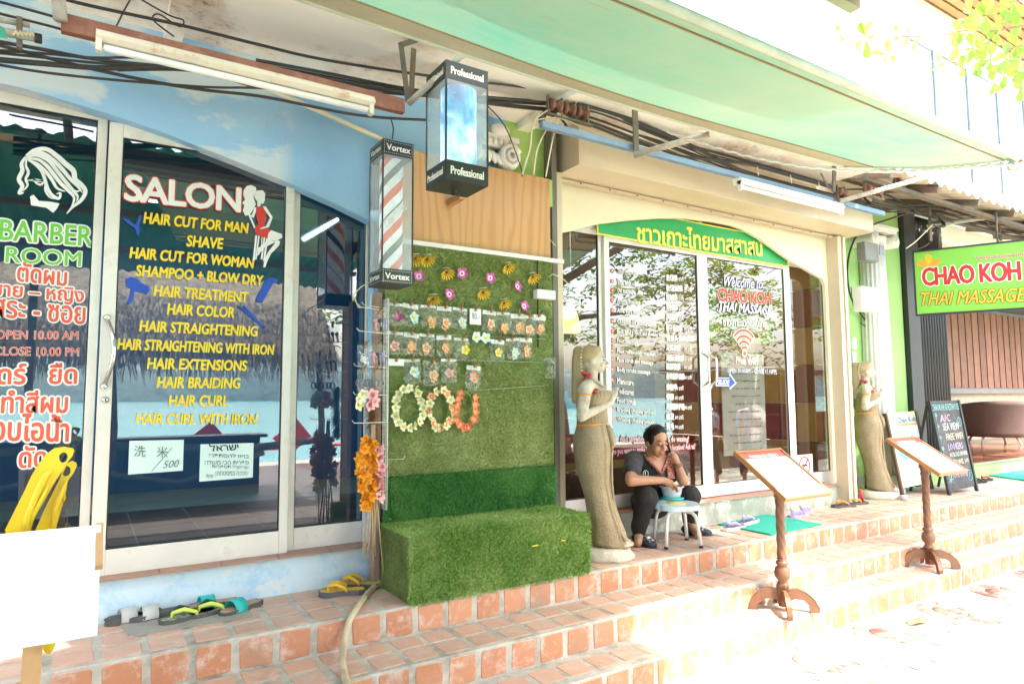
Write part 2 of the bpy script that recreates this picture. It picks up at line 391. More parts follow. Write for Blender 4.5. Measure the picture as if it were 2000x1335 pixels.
def soffit_mat():
    m, N, L, P = nmat('stained white soffit'); P.inputs['Roughness'].default_value = .85; v = coords(N, L, 'World')
    c = mixc(N, L, ramp(N, L, noise(N, L, v, .9, 4), [(.35,.0),(.65,1.)]), (.86,.80,.73), (.88,.85,.81))
    a = ramp(N, L, noise(N, L, v, 1.3, 6, .6), [(.52,.0),(.68,1.)]); b = ramp(N, L, noise(N, L, v, 18, 8, .85), [(.5,.0),(.62,1.)])
    mm = N.new('ShaderNodeMath'); mm.operation = 'MULTIPLY'; L.new(a, mm.inputs[0]); L.new(b, mm.inputs[1])
    c = mixc(N, L, a, c, (.66,.50,.40)); c = mixc(N, L, mm.outputs[0], c, (.20,.15,.12))
    L.new(c, P.inputs['Base Color']); bump(N, L, P, noise(N, L, v, 6, 6), .3); return m
SOFF = soffit_mat()
# ================================================================== SALON BUILDING
salon = thing('salon_building', 'sky blue barber salon front with clouds painted over its glass doors', 'building', (.5, 4.02, .48))
GY = 4.12
arch = [(-2.4,2.7),(-1.7,3.0),(-1.0,3.16),(-.353,3.151),(.047,3.100),(.309,3.050),(.628,2.975),(.963,2.890),(1.257,2.805),(1.50,2.72)]
mb = MB(); mb.prism([(-2.6,3.62)]+[(-2.6,.7),(-2.45,.7)]+arch+[(1.50,.7),(1.56,.7),(1.56,3.62)], 4.0, 4.095)
mb.box((1.56,4.0,2.3),(2.5,4.095,3.62)); mb.build('wall', BLUEW, salon)
mb = MB(); mb.box((-2.6,4.02,.44),(1.52,4.3,.688)); mb.build('base_wall', PEELB, salon, bevel=.006)
si = MB().box((-2.6,3.985,.688),(1.50,4.28,.692)).build('sill', GROUT, salon)
stm = MB().box((-.147,-.14,-.006),(.147,.14,.006)).mesh('tile', SILLT)
for i in range(13): inst('tile', stm, si, (-2.2+i*.3, 4.125, .697))
def door(name, parent, x0, x1, z0, z1, fl, fr, fb, ft, y, fm, gm, th=.04, top=None):
    d = MB(); yy = (y-th/2, y+th/2)
    d.box((x0,yy[0],z0),(x0+fl,yy[1],z1)); d.box((x1-fr,yy[0],z0),(x1,yy[1],z1))
    d.box((x0+fl,yy[0]+.002,z0),(x1-fr,yy[1]-.002,z0+fb)); d.box((x0+fl,yy[0]+.002,z1-ft),(x1-fr,yy[1]-.002,z1))
    o = d.build(name, fm, parent, bevel=.004)
    MB().box((x0+fl-.005,y-.003,z0+fb-.005),(x1-fr+.005,y+.003,z1-ft+.005)).build('pane', gm, o)
    g = MB()
    for (a, b, c_, e) in ((x0+fl,z0+fb,x0+fl+.006,z1-ft),(x1-fr-.006,z0+fb,x1-fr,z1-ft),(x0+fl+.006,z0+fb,x1-fr-.006,z0+fb+.006),(x0+fl+.006,z1-ft-.006,x1-fr-.006,z1-ft)):
        g.box((a,y-.012,b),(c_,y-.0035,e))
    g.build('gasket', BLACK, o)
    return o
dl = door('fixed_window', salon, -2.3, .030, .70, 3.19, .05, .045, .13, .09, GY+.012, BEIGEF, GLASS_S)
sd = door('sliding_door', salon, .038, 1.018, .70, 3.09, .065, .05, .13, .075, GY-.03, BEIGEF, GLASS_S)
dr = door('fixed_window', salon, 1.022, 1.54, .70, 3.09, .042, .05, .13, .05, GY+.012, BEIGEF, GLASS_S)
GYS = GY-.03-.003; GYF = GY+.012-.003
hp = [Vector((.066, GY-.05, 2.03))]+[Vector((.066+.035*sin(t*pi)*1.0, GY-.055-.07*sin(t*pi), 2.02-.34*t)) for t in np.linspace(0,1,14)]+[Vector((.066,GY-.05,1.67))]
mb = MB(); mb.tube(hp, .011, 10); mb.ball((.066,GY-.052,2.03),.018); mb.ball((.066,GY-.052,1.67),.018); mb.build('handle', CHROME, sd)
mb = MB(); mb.tube([(.075,GY-.05,1.60),(.075,GY-.058,1.60)], .016, 16); mb.box((.071,GY-.0605,1.592),(.079,GY-.0575,1.608),1); mb.build('lock', [CHROME, BLACK], sd)
# interior of the salon
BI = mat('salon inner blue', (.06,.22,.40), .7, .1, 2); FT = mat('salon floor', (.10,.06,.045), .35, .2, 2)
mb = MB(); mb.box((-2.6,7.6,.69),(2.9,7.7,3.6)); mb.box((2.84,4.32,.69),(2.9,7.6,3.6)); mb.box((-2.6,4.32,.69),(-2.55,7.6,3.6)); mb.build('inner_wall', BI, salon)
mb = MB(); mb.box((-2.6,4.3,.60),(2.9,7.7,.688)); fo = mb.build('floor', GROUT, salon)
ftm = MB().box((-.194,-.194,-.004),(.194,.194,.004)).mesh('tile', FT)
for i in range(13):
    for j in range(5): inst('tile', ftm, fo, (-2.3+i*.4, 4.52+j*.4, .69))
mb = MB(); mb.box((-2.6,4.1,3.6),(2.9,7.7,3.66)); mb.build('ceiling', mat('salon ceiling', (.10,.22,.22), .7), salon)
# ================================================================== SOFFIT over the walk
mb = MB(); mb.box((-4,2.55,3.62),(5.9,4.4,3.68)); mb.box((-2.0,3.05,3.57),(-1.9,4.0,3.62)); mb.box((.27,3.05,3.57),(.36,4.0,3.62)); mb.box((2.60,3.0,3.57),(2.70,4.0,3.62))
sof = mb.build('soffit', SOFF); tag(sof, 'mould stained white plaster soffit overhanging the salon and massage shop', 'soffit')
# ================================================================== GRASS WALL PANEL between the shops
WOOD = None
def wood_mat(name, c1, c2, sc=(1,1,1), rough=.4):
    m, N, L, P = nmat(name); P.inputs['Roughness'].default_value = rough; v = coords(N, L, 'World', sc)
    w = N.new('ShaderNodeTexNoise'); w.inputs['Scale'].default_value = 3; w.inputs['Detail'].default_value = 8; w.inputs['Distortion'].default_value = .8; L.new(v, w.inputs['Vector'])
    f = N.new('ShaderNodeTexWave'); f.wave_type = 'BANDS'; f.bands_direction = 'X'; f.inputs['Scale'].default_value = 3.2; f.inputs['Distortion'].default_value = 14; f.inputs['Detail'].default_value = 3; f.inputs['Detail Scale'].default_value = .8; L.new(v, f.inputs['Vector'])
    c = ramp(N, L, f.outputs['Fac'], [(.0, c2), (.5, c1), (1, c1)]); c = mixc(N, L, ramp(N, L, w.outputs['Fac'], [(.4,.0),(.62,.55)]), c, c2)
    fg = noise(N, L, coords(N, L, 'World', (60,60,1.5)), 3, 4); c = mixc(N, L, ramp(N, L, fg, [(.5,.0),(.7,.25)]), c, c2)
    L.new(c, P.inputs['Base Color']); return m
PLY = wood_mat('printed plywood', (.56,.31,.13), (.47,.245,.095), (1.3,1,.26))
pw = thing('display_wall', 'wood panelled display wall covered below in artificial grass between the two shops', 'display wall', (2.15, 3.95, .48))
MB().box((1.53,3.872,2.60),(2.80,3.89,3.195)).build('panel', PLY, pw)
nl = MB()
for x in (1.6,1.9,2.2,2.5,2.78):
    for z in (2.63,3.17): nl.tube([(x,3.873,z),(x,3.868,z)], .004, 6)
nl.build('nail', CHROME, pw)
MB().box((1.52,3.842,2.572),(2.90,3.874,2.600)).build('trim', WHITE, pw)
MB().box((1.53,3.875,.48),(2.80,4.1,2.57)).build('backing_board', mat('board', (.2,.16,.1), .8), pw)
def grass_mat(name, c1, c2, c3):
    m, N, L, P = nmat(name); P.inputs['Roughness'].default_value = .5; v = coords(N, L, 'World')
    c = ramp(N, L, noise(N, L, v, 60, 3, .7), [(.3, c1), (.5, c2), (.72, c3)])
    c = mixc(N, L, ramp(N, L, noise(N, L, v, 4, 5), [(.4,.0),(.65,.55)]), c, tuple(min(1,x*1.25+.03) for x in c3))
    L.new(c, P.inputs['Base Color']); bump(N, L, P, noise(N, L, v, 300, 3), .8, .01); return m
GR1 = grass_mat('short turf', (.135,.19,.035), (.205,.265,.06), (.30,.36,.12))
GR2 = grass_mat('long turf', (.08,.24,.03), (.20,.40,.06), (.50,.60,.18))
GR3 = grass_mat('dark turf', (.03,.18,.035), (.075,.30,.055), (.17,.42,.085))
MB().box((1.53,3.855,1.12),(2.80,3.874,2.571)).build('turf_backing', GR1, pw)
MB().box((1.53,3.850,.48),(2.80,3.873,1.12)).build('turf_backing', GR3, pw)
def blades(origin, ux, uy, n_, w, h, count, ln, tilt, width, seed, cross=.5):
    r = np.random.RandomState(seed); O = np.array(origin, float); ux = np.array(ux, float); uy = np.array(uy, float); n_ = np.array(n_, float)
    a = r.rand(count)*w; b = r.rand(count)*h; base = O+a[:,None]*ux+b[:,None]*uy
    an = r.rand(count)*2*pi; lean = tilt*(.4+r.rand(count)*.9); L_ = ln*(.6+.6*r.rand(count))
    dirn = n_+np.cos(an)[:,None]*ux*lean[:,None]+np.sin(an)[:,None]*uy*lean[:,None]; dirn[:,2] -= .25*(1-abs(n_[2])); dirn /= np.linalg.norm(dirn, axis=1)[:,None]
    sd_ = np.cross(dirn, r.randn(count,3)); sd_ /= np.linalg.norm(sd_, axis=1)[:,None]; sd_ *= width/2
    m1 = base+dirn*(L_*.55)[:,None]; bend = np.cos(an+1)[:,None]*ux+np.sin(an+1)[:,None]*uy
    tip = base+dirn*L_[:,None]+bend*(L_*.35)[:,None]
    V = np.stack([base-sd_, base+sd_, m1+sd_*.8, m1-sd_*.8, tip], 1).reshape(-1,3)
    k = np.arange(count)[:,None]*5
    return V, k
def blade_obj(name, parts, mats, parent):
    Vs = []; F = []; o = 0
    for V, k in parts:
        k = k+o
        F += np.concatenate([k, k+1, k+2, k+3], 1).tolist(); F += np.concatenate([k+3, k+2, k+4], 1).tolist(); Vs.append(V); o += len(V)
    V = np.concatenate(Vs)-np.array(WL.get(parent.name, (0,0,0)))
    me = bpy.data.meshes.new(name); me.from_pydata(V.tolist(), [], F); me.materials.append(mats)
    return obj(name, me, parent, 'stuff')
blade_obj('turf', [blades((1.53,3.855,1.12),(1,0,0),(0,0,1),(0,-1,0),1.27,1.45,52000,.011,.8,.0035,1)], GR1, pw)
blade_obj('turf', [blades((1.53,3.85,.84),(1,0,0),(0,0,1),(0,-1,0),1.27,.285,16000,.034,.9,.0045,2)], GR3, pw)
bench = thing('bench', 'low box bench wrapped in long artificial grass below the green display wall', 'bench', (2.13, 3.6, .48))
MB().box((1.51,3.43,.482),(2.755,3.845,.835)).build('seat', GR2, bench, bevel=.015)
blade_obj('turf', [blades((1.51,3.43,.485),(1,0,0),(0,0,1),(0,-1,0),1.245,.35,30000,.034,1.0,.0045,3),
    blades((1.51,3.43,.835),(1,0,0),(0,1,0),(0,0,1),1.245,.415,24000,.03,1.1,.0045,4),
    blades((2.755,3.43,.485),(0,1,0),(0,0,1),(1,0,0),.41,.35,3000,.03,1.0,.0045,5)], GR2, bench)
blade_obj('turf', [blades((1.51,3.43,.485),(0,1,0),(0,0,1),(-1,0,0),.41,.35,14000,.008,.8,.0035,6)], GR1, bench)
sm_ = MB(); sm_.box((2.66,3.835,1.95),(2.663,3.848,2.57)); sm_.box((1.53,3.835,1.119),(2.80,3.846,1.123)); sm_.build('seam', mat('dark seam', (.05,.07,.02), .9), pw)
st = MB(); st.box((2.30,3.402,.70),(2.345,3.406,.706)); st.box((2.52,3.402,.705),(2.555,3.406,.711)); st.build('staple', mat('yellow tape', (.7,.5,.05), .5), bench)
# ================================================================== MASSAGE SHOP
shop = thing('massage_shop_building', 'cream massage shop front with arched surround, tan roller box and white glass doors', 'building', (4.8, 4.1, .48))
SY = 4.23
MB().box((2.84,3.90,.48),(2.885,4.35,3.62)).build('post', GREYP, shop)
MB().box((2.89,3.93,.48),(2.955,4.35,3.29)).build('post', TAN, shop, bevel=.004)
# tan metal roller box with its underside in view
mb = MB(); mb.prism([(3.73,3.30),(4.35,3.285),(4.35,3.75),(3.73,3.75)], 2.96, 6.86, 0, 'x'); mb.build('roller_box', TANR, shop, bevel=.006)
mb = MB(); mb.box((3.0,4.02,3.262),(6.78,4.045,3.284)); mb.box((3.0,4.055,3.262),(6.78,4.07,3.284)); 
for i in range(12): mb.box((3.2+i*.3,4.015,3.266),(3.212+i*.3,4.02,3.276),1)
mb.build('guide_rail', [TAN, BLACK], shop)
ar = [(3.0,2.86),(3.15,2.90),(3.455,3.003),(3.792,3.08),(4.152,3.150),(4.45,3.19),(4.76,3.21),(5.08,3.215),(5.25,3.195),(5.504,3.135),(5.907,2.99),(6.235,2.90),(6.50,2.83),(6.551,2.76)]
mb = MB(); mb.prism([(2.96,3.28),(2.96,2.85)]+ar+[(6.551,.70),(6.64,.70),(6.64,3.28)], 4.10, 4.135); mb.build('arch_surround', CREAM, shop)
mb = MB(); mb.prism([(6.60,3.275),(6.60,.48),(6.66,.48),(6.66,3.275)], 3.97, 4.10); mb.build('guide_post', TAN, shop, bevel=.004)
mb = MB(); mb.box((6.665,3.99,.48),(6.70,4.10,3.27)); mb.build('guide_post', mat('brown post', (.30,.2,.14), .5), shop)
mb = MB(); mb.box((6.705,3.97,.48),(6.745,4.10,3.28)); mb.build('guide_post', CREAM, shop, bevel=.004)
mb = MB(); mb.box((2.96,4.10,.44),(6.64,4.35,.672)); mb.build('base_wall', PEELG, shop, bevel=.006)
so_ = MB().box((2.96,4.075,.672),(6.60,4.33,.676)).build('sill', GROUT, shop)
SILLM = mat('red floor tile', (.40,.17,.11), .45, .12, 3, rand=.08)
stm2 = MB().box((-.147,-.095,-.006),(.147,.095,.006)).mesh('tile', SILLM)
for i in range(12): inst('tile', stm2, so_, (3.12+i*.3, 4.175, .679))
mw = door('fixed_window', shop, 2.98, 3.585, .69, 3.0, .03, .035, .10, .05, SY+.02, WHITE, GLASS_M)
d1 = door('sliding_door', shop, 3.59, 4.785, .69, 2.985, .055, .075, .11, .085, SY-.01, WHITE, GLASS_M)
d2 = door('sliding_door', shop, 4.79, 6.06, .69, 2.985, .055, .065, .11, .085, SY-.01, WHITE, GLASS_M)
mw2 = door('fixed_window', shop, 6.065, 6.75, .69, 3.0, .07, .03, .11, .05, SY+.02, WHITE, glass_mat('side glass', (.72,.70,.66), .05))
mb = MB(); mb.box((2.98,SY-.02,2.99),(6.6,SY+.03,3.04)); mb.box((4.76,SY-.02,3.04),(4.80,SY+.02,3.25)); mb.build('transom', WHITE, shop)
MB().box((2.98,SY+.002,3.04),(6.6,SY+.008,3.25)).build('pane', GLASS_M, shop)
SYD = SY-.013
for dd, xx in ((d1, 4.745), (d2, 4.835)):
    s_ = -1 if dd is d1 else 1
    pts = [(xx, SY-.03, 2.0)]+[(xx+s_*.01*sin(t*pi), SY-.03-.075*min(1, sin(t*pi)*2.2), 1.99-.30*t) for t in np.linspace(0,1,14)]+[(xx,SY-.03,1.68)]
    mb = MB(); mb.tube(pts, .011, 10); mb.ball(pts[0], .018); mb.ball(pts[-1], .018); mb.build('handle', CHROME, dd)
mb = MB(); mb.tube([(4.84,SY-.028,1.48),(4.84,SY-.04,1.48)], .015, 14); mb.build('lock', CHROME, d2)
# interior of the massage shop
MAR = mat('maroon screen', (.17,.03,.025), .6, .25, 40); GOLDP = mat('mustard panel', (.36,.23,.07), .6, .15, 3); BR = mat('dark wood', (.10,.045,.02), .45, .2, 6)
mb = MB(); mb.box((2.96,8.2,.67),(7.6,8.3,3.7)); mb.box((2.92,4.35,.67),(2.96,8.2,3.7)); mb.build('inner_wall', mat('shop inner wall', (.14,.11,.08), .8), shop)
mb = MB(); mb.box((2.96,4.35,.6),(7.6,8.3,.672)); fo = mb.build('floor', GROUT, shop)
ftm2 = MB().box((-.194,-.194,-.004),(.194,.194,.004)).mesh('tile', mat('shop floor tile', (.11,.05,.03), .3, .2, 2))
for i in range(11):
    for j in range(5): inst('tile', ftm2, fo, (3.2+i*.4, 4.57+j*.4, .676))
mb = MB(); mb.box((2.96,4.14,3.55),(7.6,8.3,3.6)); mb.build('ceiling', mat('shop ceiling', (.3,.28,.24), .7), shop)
cw = MB()
for i in range(9):
    for j in range(7): cw.box((6.70,4.29+i*.42,.68+j*.42),(6.745,4.70+i*.42,1.09+j*.42),(i+j) % 2)
cw.build('checkered_wall', [MAR, GOLDP], shop)
la = bpy.data.lights.new('shop lamp light', 'AREA'); la.energy = 12; la.size = 1.2; la.color = (1,.85,.62); lo = bpy.data.objects.new('shop_lamp_light', la); COL.objects.link(lo); lo.location = (4.9,5.6,3.5)
# furniture seen through the glass
t = thing('reception_counter', 'dark maroon counter with wooden base behind the left shop door', 'counter', (4.2,5.1,.67))
MB().box((3.2,4.9,.68),(4.75,4.95,1.05)).build('front_board', BR, t); MB().box((3.2,4.88,1.0),(4.75,4.96,1.36)).build('screen', MAR, t)
MB().box((3.15,4.86,1.36),(4.8,5.3,1.40)).build('top', BR, t); MB().box((3.2,4.885,.92),(4.75,4.899,1.0)).build('band', GOLDP, t)
t = thing('notice_board', 'grey printed notice hanging inside behind the right shop door', 'notice', (5.6,4.9,1.2))
na, nb = Y(1408,688,4.30), Y(1498,884,4.30); MB().box((na.x,4.30,nb.z),(nb.x,4.31,na.z)).build('sheet', mat('grey paper', (.78,.80,.74), .8), t)
for i in range(12): lettering('lettering', ['Full moon party', 'Island tour one day', 'Massage package', 'Boat ticket'][i % 4]+' '+['private', 'group'][i % 2], (nb.x-.08,4.30,na.z-.12-i*.075), (na.x+.08+.05*(i%3),4.30,na.z-.12-i*.075), .024, [BLACK], t, .01, res=1)
t = thing('mirrored_sign', 'green board with mirrored maroon lettering behind the glass of the right door', 'sign', (5.6,5.4,2.0))  # board with back-to-front letters, set close behind the right door pane
pa, pb_ = Y(1384,555,4.40), Y(1512,672,4.40); MB().box((pa.x,4.40,pb_.z),(pb_.x,4.42,pa.z)).build('board', mat('mirrored board green', (.34,.62,.08), .6), t); lettering('lettering', 'CHAO KOH', (pb_.x-.1,4.40,pa.z-.2), (pa.x+.1,4.40,pa.z-.2), .16, [mat('maroon print', (.35,.02,.03), .6)], t, .04); lettering('lettering', 'THAI MASSAGE', (pb_.x-.1,4.40,pa.z-.45), (pa.x+.1,4.40,pa.z-.45), .12, [mat('mustard print', (.5,.3,.02), .6)], t, .03)
t = thing('wall_lamp', 'lit amber lamp glowing inside the left glass door', 'lamp', (4.6,6.0,2.3))
mb = MB(); mb.lathe([(.02,.16),(.07,.1),(.11,-.1),(.10,-.12)], (4.62,6.0,2.45), 16); mb.build('lamp_shade', mat('lit amber shade', (.9,.5,.08), .5, emit=1.2), t)
MB().tube([(4.62,6.0,2.6),(4.62,6.0,3.55)], .006).build('cord', BLACK, t)
t = thing('no_smoking_notice', 'white notice with red crossed ring inside the right side window', 'notice', (6.4,4.24,1.0))
sa, sb = Y(1552,889,4.225), Y(1589,945,4.225); MB().box((sa.x,4.225,sb.z),(sb.x,4.229,sa.z)).build('sheet', mat('white sheet', (.8,.8,.8), .6), t); rc = Y(1572,908,4.22)
m = MB(); m.tube([(rc.x+.085*cos(a),4.222,rc.z+.085*sin(a)) for a in np.linspace(0,2*pi,24,endpoint=False)], .006, 6, closed=True); m.obox((rc.x-.055,4.221,rc.z-.055),(rc.x+.055,4.221,rc.z+.055),.010,.003); m.build('ring', mat('dark red print', (.35,.02,.03), .6), t)
m = MB(); m.box((rc.x-.045,4.2195,rc.z-.008),(rc.x+.045,4.2215,rc.z+.008)); m.build('cigarette', BLACK, t)
# ================================================================== LIME WALL WITH COLUMN
lime = thing('lime_green_wall', 'lime green end wall behind the white column and the second statue', 'wall', (7.6,4.4,.48))
MB().box((6.75,4.36,.48),(8.60,4.6,4.3)).build('wall', PALEGRN, lime)
MB().box((2.50,4.0,3.195),(2.84,4.09,3.62)).build('wall', LIME, lime)
mb = MB(); mb.box((1.6,3.895,3.0),(2.84,3.99,3.2)); mb.build('wall', LIME, lime)
WPL = mat('white plaster', (.76,.73,.68), .7, .05, 8, dirt=(.5,.45,.38), dpos=(.6,.85), dscale=4, bmp=.2, bscale=50)
def ionic(t, c, zb, zt, r, sh=WPL):
    def fl(rr, z, a): return rr*(1-.09*max(0, cos(a*20))**.6)
    MB().lathe([(r,zb+.22),(r*.98,(zb+zt)/2),(r*.88,zt-.22)], (c[0],c[1],0), 80, fn=fl).build('shaft', sh, t)
    MB().lathe([(r*1.35,zb+.0),(r*1.35,zb+.06),(r*1.25,zb+.08),(r*1.32,zb+.12),(r*1.2,zb+.15),(r*1.1,zb+.17),(r*1.15,zb+.2),(r*1.02,zb+.225)], (c[0],c[1],0), 40).build('base', sh, t)
    m = MB(); m.lathe([(r*.9,zt-.22),(r*1.02,zt-.2),(r*.95,zt-.17),(r*1.05,zt-.1)], (c[0],c[1],0), 40)
    m.box((c[0]-r*1.5,c[1]-r*1.1,zt-.06),(c[0]+r*1.5,c[1]+r*1.1,zt-.02)); m.box((c[0]-r*1.6,c[1]-r*1.2,zt-.02),(c[0]+r*1.6,c[1]+r*1.2,zt+.02))
    for s in (-1,1):
        for k in range(3):
            rr = r*(.48-.15*k); m.tube([(c[0]+s*r*1.32, c[1]-r*1.12-.012*k, zt-.14),(c[0]+s*r*1.32, c[1]+r*.9, zt-.14)], rr, 18)
    m.build('capital', sh, t, bevel=.004)
t = thing('column', 'white fluted ionic column against the lime green wall', 'column', (7.9,4.2,.48)); ionic(t, (7.78,4.27), .48, 3.55, .165)
t = thing('column_capital', 'broken white plaster capital with scrolls above the wood panel', 'capital', (2.32,3.93,3.2))
m = MB()
for s in (-1, 1):
    cx = 2.30+s*.17
    sp = [(cx+(.085-.075*k/40)*cos(k*.34*s+.5), 3.885-.001*k, 3.30+(.085-.075*k/40)*sin(k*.34*s+.5)) for k in range(40)]
    m.tube(sp, [.022-.0003*k for k in range(40)], 8)
    m.tube([(cx,3.90,3.30),(cx,3.97,3.30)], .085, 20)
m.box((2.08,3.90,3.36),(2.52,3.99,3.42)); m.box((2.05,3.895,3.42),(2.55,3.99,3.455))
for k in range(9): m.ball((2.12+k*.045,3.895,3.40), (.02,.02,.028), 8)
for k in range(7):
    a = -.9+k*.3; m.ball((2.30+.13*sin(a),3.90,3.235+.05*cos(a)), (.022,.02,.05), 8, rot=Matrix.Rotation(-a,3,'Y'))
m.ball((2.18,3.92,3.50),(.13,.05,.07),14); m.ball((2.40,3.92,3.49),(.08,.05,.05),14)
m.build('capital', WPL, t)
# ================================================================== CHAO KOH LOUNGE (third unit)
lg = thing('lounge_building', 'dark open fronted lounge with wooden slatted windows and raised brown floor', 'building', (11,5,.48))
DARK = mat('black corrugated wall', (.03,.032,.032), .5, .15, 5); DG = mat('charcoal wall', (.10,.095,.095), .7)
mb = MB(); mb.box((8.62,4.30,.48),(8.9,4.7,4.3)); mb.build('wall', DARK, lg)
mb = MB()
for i in range(14): mb.tube([(8.92+i*.07,4.42+.02,.48),(8.92+i*.07,4.42+.02,4.3)], .024, 8)
mb.box((8.9,4.46,.48),(9.9,4.6,4.3)); mb.build('folded_shutter', DARK, lg)
MB().box((8.9,4.30,.40),(22,8.5,.66)).build('plinth', PALEGRN, lg, bevel=.01)
pl = MB().box((8.9,4.28,.66),(22,8.6,.672)).build('floor', GROUT, lg)
pm2 = MB().box((-.6,-.062,0),(.6,.062,.012)).mesh('plank', mat('brown floor plank', (.19,.07,.035), .18, .25, 8, rand=.25))
for i in range(10):
    for j in range(30): inst('plank', pm2, pl, (9.6+i*1.21+(.5 if j % 2 else 0), 4.36+j*.13, .672))
mb = MB(); mb.box((8.9,6.5,.66),(22,6.6,1.64)); mb.build('back_wall', mat('tan wall', (.42,.38,.27), .7), lg)
mb = MB(); mb.box((8.9,4.6,3.3),(22,4.7,4.3)); mb.build('lintel', DG, lg)
mb = MB(); mb.box((9.9,6.45,3.3),(22,6.6,4.2)); mb.box((9.9,6.45,1.60),(13.42,6.6,3.3)); mb.build('back_wall', DG, lg)
mb = MB(); mb.box((8.9,4.6,4.2),(22,8.6,4.3)); mb.build('ceiling', DG, lg)
FR = mat('window frame grey', (.22,.22,.21), .5)
fr = MB(); yb = 6.40
# large window with vertical wooden slats behind its panes
x0w, x1w = 13.4, 22.0
fr.box((x0w,yb,1.62),(x1w,yb+.08,1.74)); fr.box((x0w,yb,3.30),(x1w,yb+.08,3.38))
for x in (13.4, 16.45, 19.5): fr.box((x,yb,1.74),(x+.14,yb+.08,3.30))
wi = fr.build('window', FR, lg)
MB().box((13.5,yb+.03,1.74),(21.7,yb+.035,3.3)).build('pane', glass_mat('lounge glass', (.85,.85,.85), .0), wi)
slm = MB().box((-.12,-.012,-.78),(.12,.012,.78)).mesh('slat', mat('brown slat', (.26,.12,.07), .6, .2, 5, rand=.2))
for i in range(26): inst('slat', slm, wi, (13.62+i*.285, yb-.03, 2.52))
MB().box((13.4,7.2,1.6),(22,7.25,3.4)).build('back_wall', mat('dark room wall', (.05,.045,.04), .8), lg); MB().box((21.9,4.4,.66),(22,8.6,4.3)).build('end_wall', DG, lg)
# ================================================================== UPPER STOREY
up = thing('upper_storey', 'sunlit white upper storey with tall glazed windows and a slatted eave', 'building', (9,4.5,3.7))
UW = mat('pale green-white upper wall', (.78,.84,.72), .7, .03, 2)
mb = MB(); mb.box((-4,4.45,3.69),(5.1,4.6,8.6)); mb.box((6.2,4.45,3.69),(8.95,4.6,8.6)); mb.box((5.1,4.45,5.45),(6.2,4.6,8.6)); mb.box((5.1,4.45,3.69),(6.2,4.6,4.6)); mb.box((8.95,4.45,3.69),(14,4.6,4.6)); mb.box((8.95,4.45,6.55),(14,4.6,8.6)); mb.build('wall', UW, up)
UG = glass_mat('upper glass', (.45,.55,.55), .10)
def upwin(x0, x1, z0, z1, n):
    f = MB(); f.box((x0,4.40,z0),(x1,4.46,z0+.08)); f.box((x0,4.40,z1-.08),(x1,4.46,z1))
    for i in range(n+1):
        x = x0+(x1-x0-.08)*i/n; f.box((x,4.398,z0+.08),(x+.08,4.46,z1-.08))
    w = f.build('window', mat('white frame', (.78,.82,.83), .5), up, bevel=.005)
    for i in range(n): 
        a = x0+(x1-x0-.08)*i/n; MB().box((a+.08,4.43,z0+.08),(a+(x1-x0-.08)/n,4.436,z1-.08)).build('pane', UG, w)
upwin(5.1,6.2,4.6,5.45,1); upwin(8.95,14,4.6,6.55,5)
mb = MB(); mb.box((8.9,5.4,4.5),(14,5.5,6.7)); mb.build('inner_wall', mat('upper room', (.16,.22,.22), .8), up)
mb = MB(); mb.box((6.02,4.385,3.69),(6.09,4.45,8.6)); mb.build('drain_pipe', mat('teal pipe', (.2,.5,.5), .5), up)
ea = MB(); ea.box((8.9,3.75,7.22),(16,4.6,7.26)); eo = ea.build('eave', mat('eave board', (.3,.17,.08), .6), up)
es = MB().box((-3.5,-.05,0),(3.5,.05,.03)).mesh('slat', mat('eave slat', (.42,.24,.10), .6, rand=.15))
for i in range(6): inst('slat', es, eo, (12.45,3.82+i*.135,7.185))
# fascia of the right unit : pale gutter board and corrugated roof in front
t = thing('corrugated_roof', 'bright corrugated sheet roof projecting over the lounge front', 'roof', (9,3.4,3.7))
CS = mat('pale corrugated sheet', (.78,.80,.80), .5, .05, 3); 
xs = np.linspace(5.95, 13.5, 400); vs = []
for x in xs:
    w_ = .022*sin((x-5.9)*2*pi/.19)
    for (yy, zz) in ((3.12,3.66),(4.32,3.98)): vs.append((x, yy, zz+w_))
m = MB(); m.add(vs, [(2*i,2*i+1,2*i+3,2*i+2) for i in range(len(xs)-1)], 0, True)
vs2 = [(v[0],v[1],v[2]-.006) for v in vs]; m.add(vs2, [(2*i,2*i+2,2*i+3,2*i+1) for i in range(len(xs)-1)], 1, True)
m.build('sheet', [CS, mat('dusty pink soffit', (.62,.53,.46), .8, .1, 3)], t)
rf = MB()
for x in np.arange(6.1,13,.85): rf.obox((x,3.12,3.60),(x,4.32,3.92),.05,.06)
for yy, zz in ((3.3,3.585),(3.9,3.75)): rf.box((5.95,yy-.03,zz-.02),(13.5,yy+.03,zz+.02))
rf.build('rafters', STEEL, t)
t = thing('fascia', 'pale blue-white fascia with yellowish mossy ledge above the corrugated roof', 'fascia', (9,4.3,4.0))
MB().box((6.0,4.34,3.95),(14,4.40,4.52)).build('board', mat('pale blue fascia', (.70,.78,.80), .6), t)
MB().box((6.9,4.20,4.26),(14,4.34,4.31)).build('ledge', mat('mossy ledge', (.55,.50,.28), .9, .3, 20, bmp=.5), t)
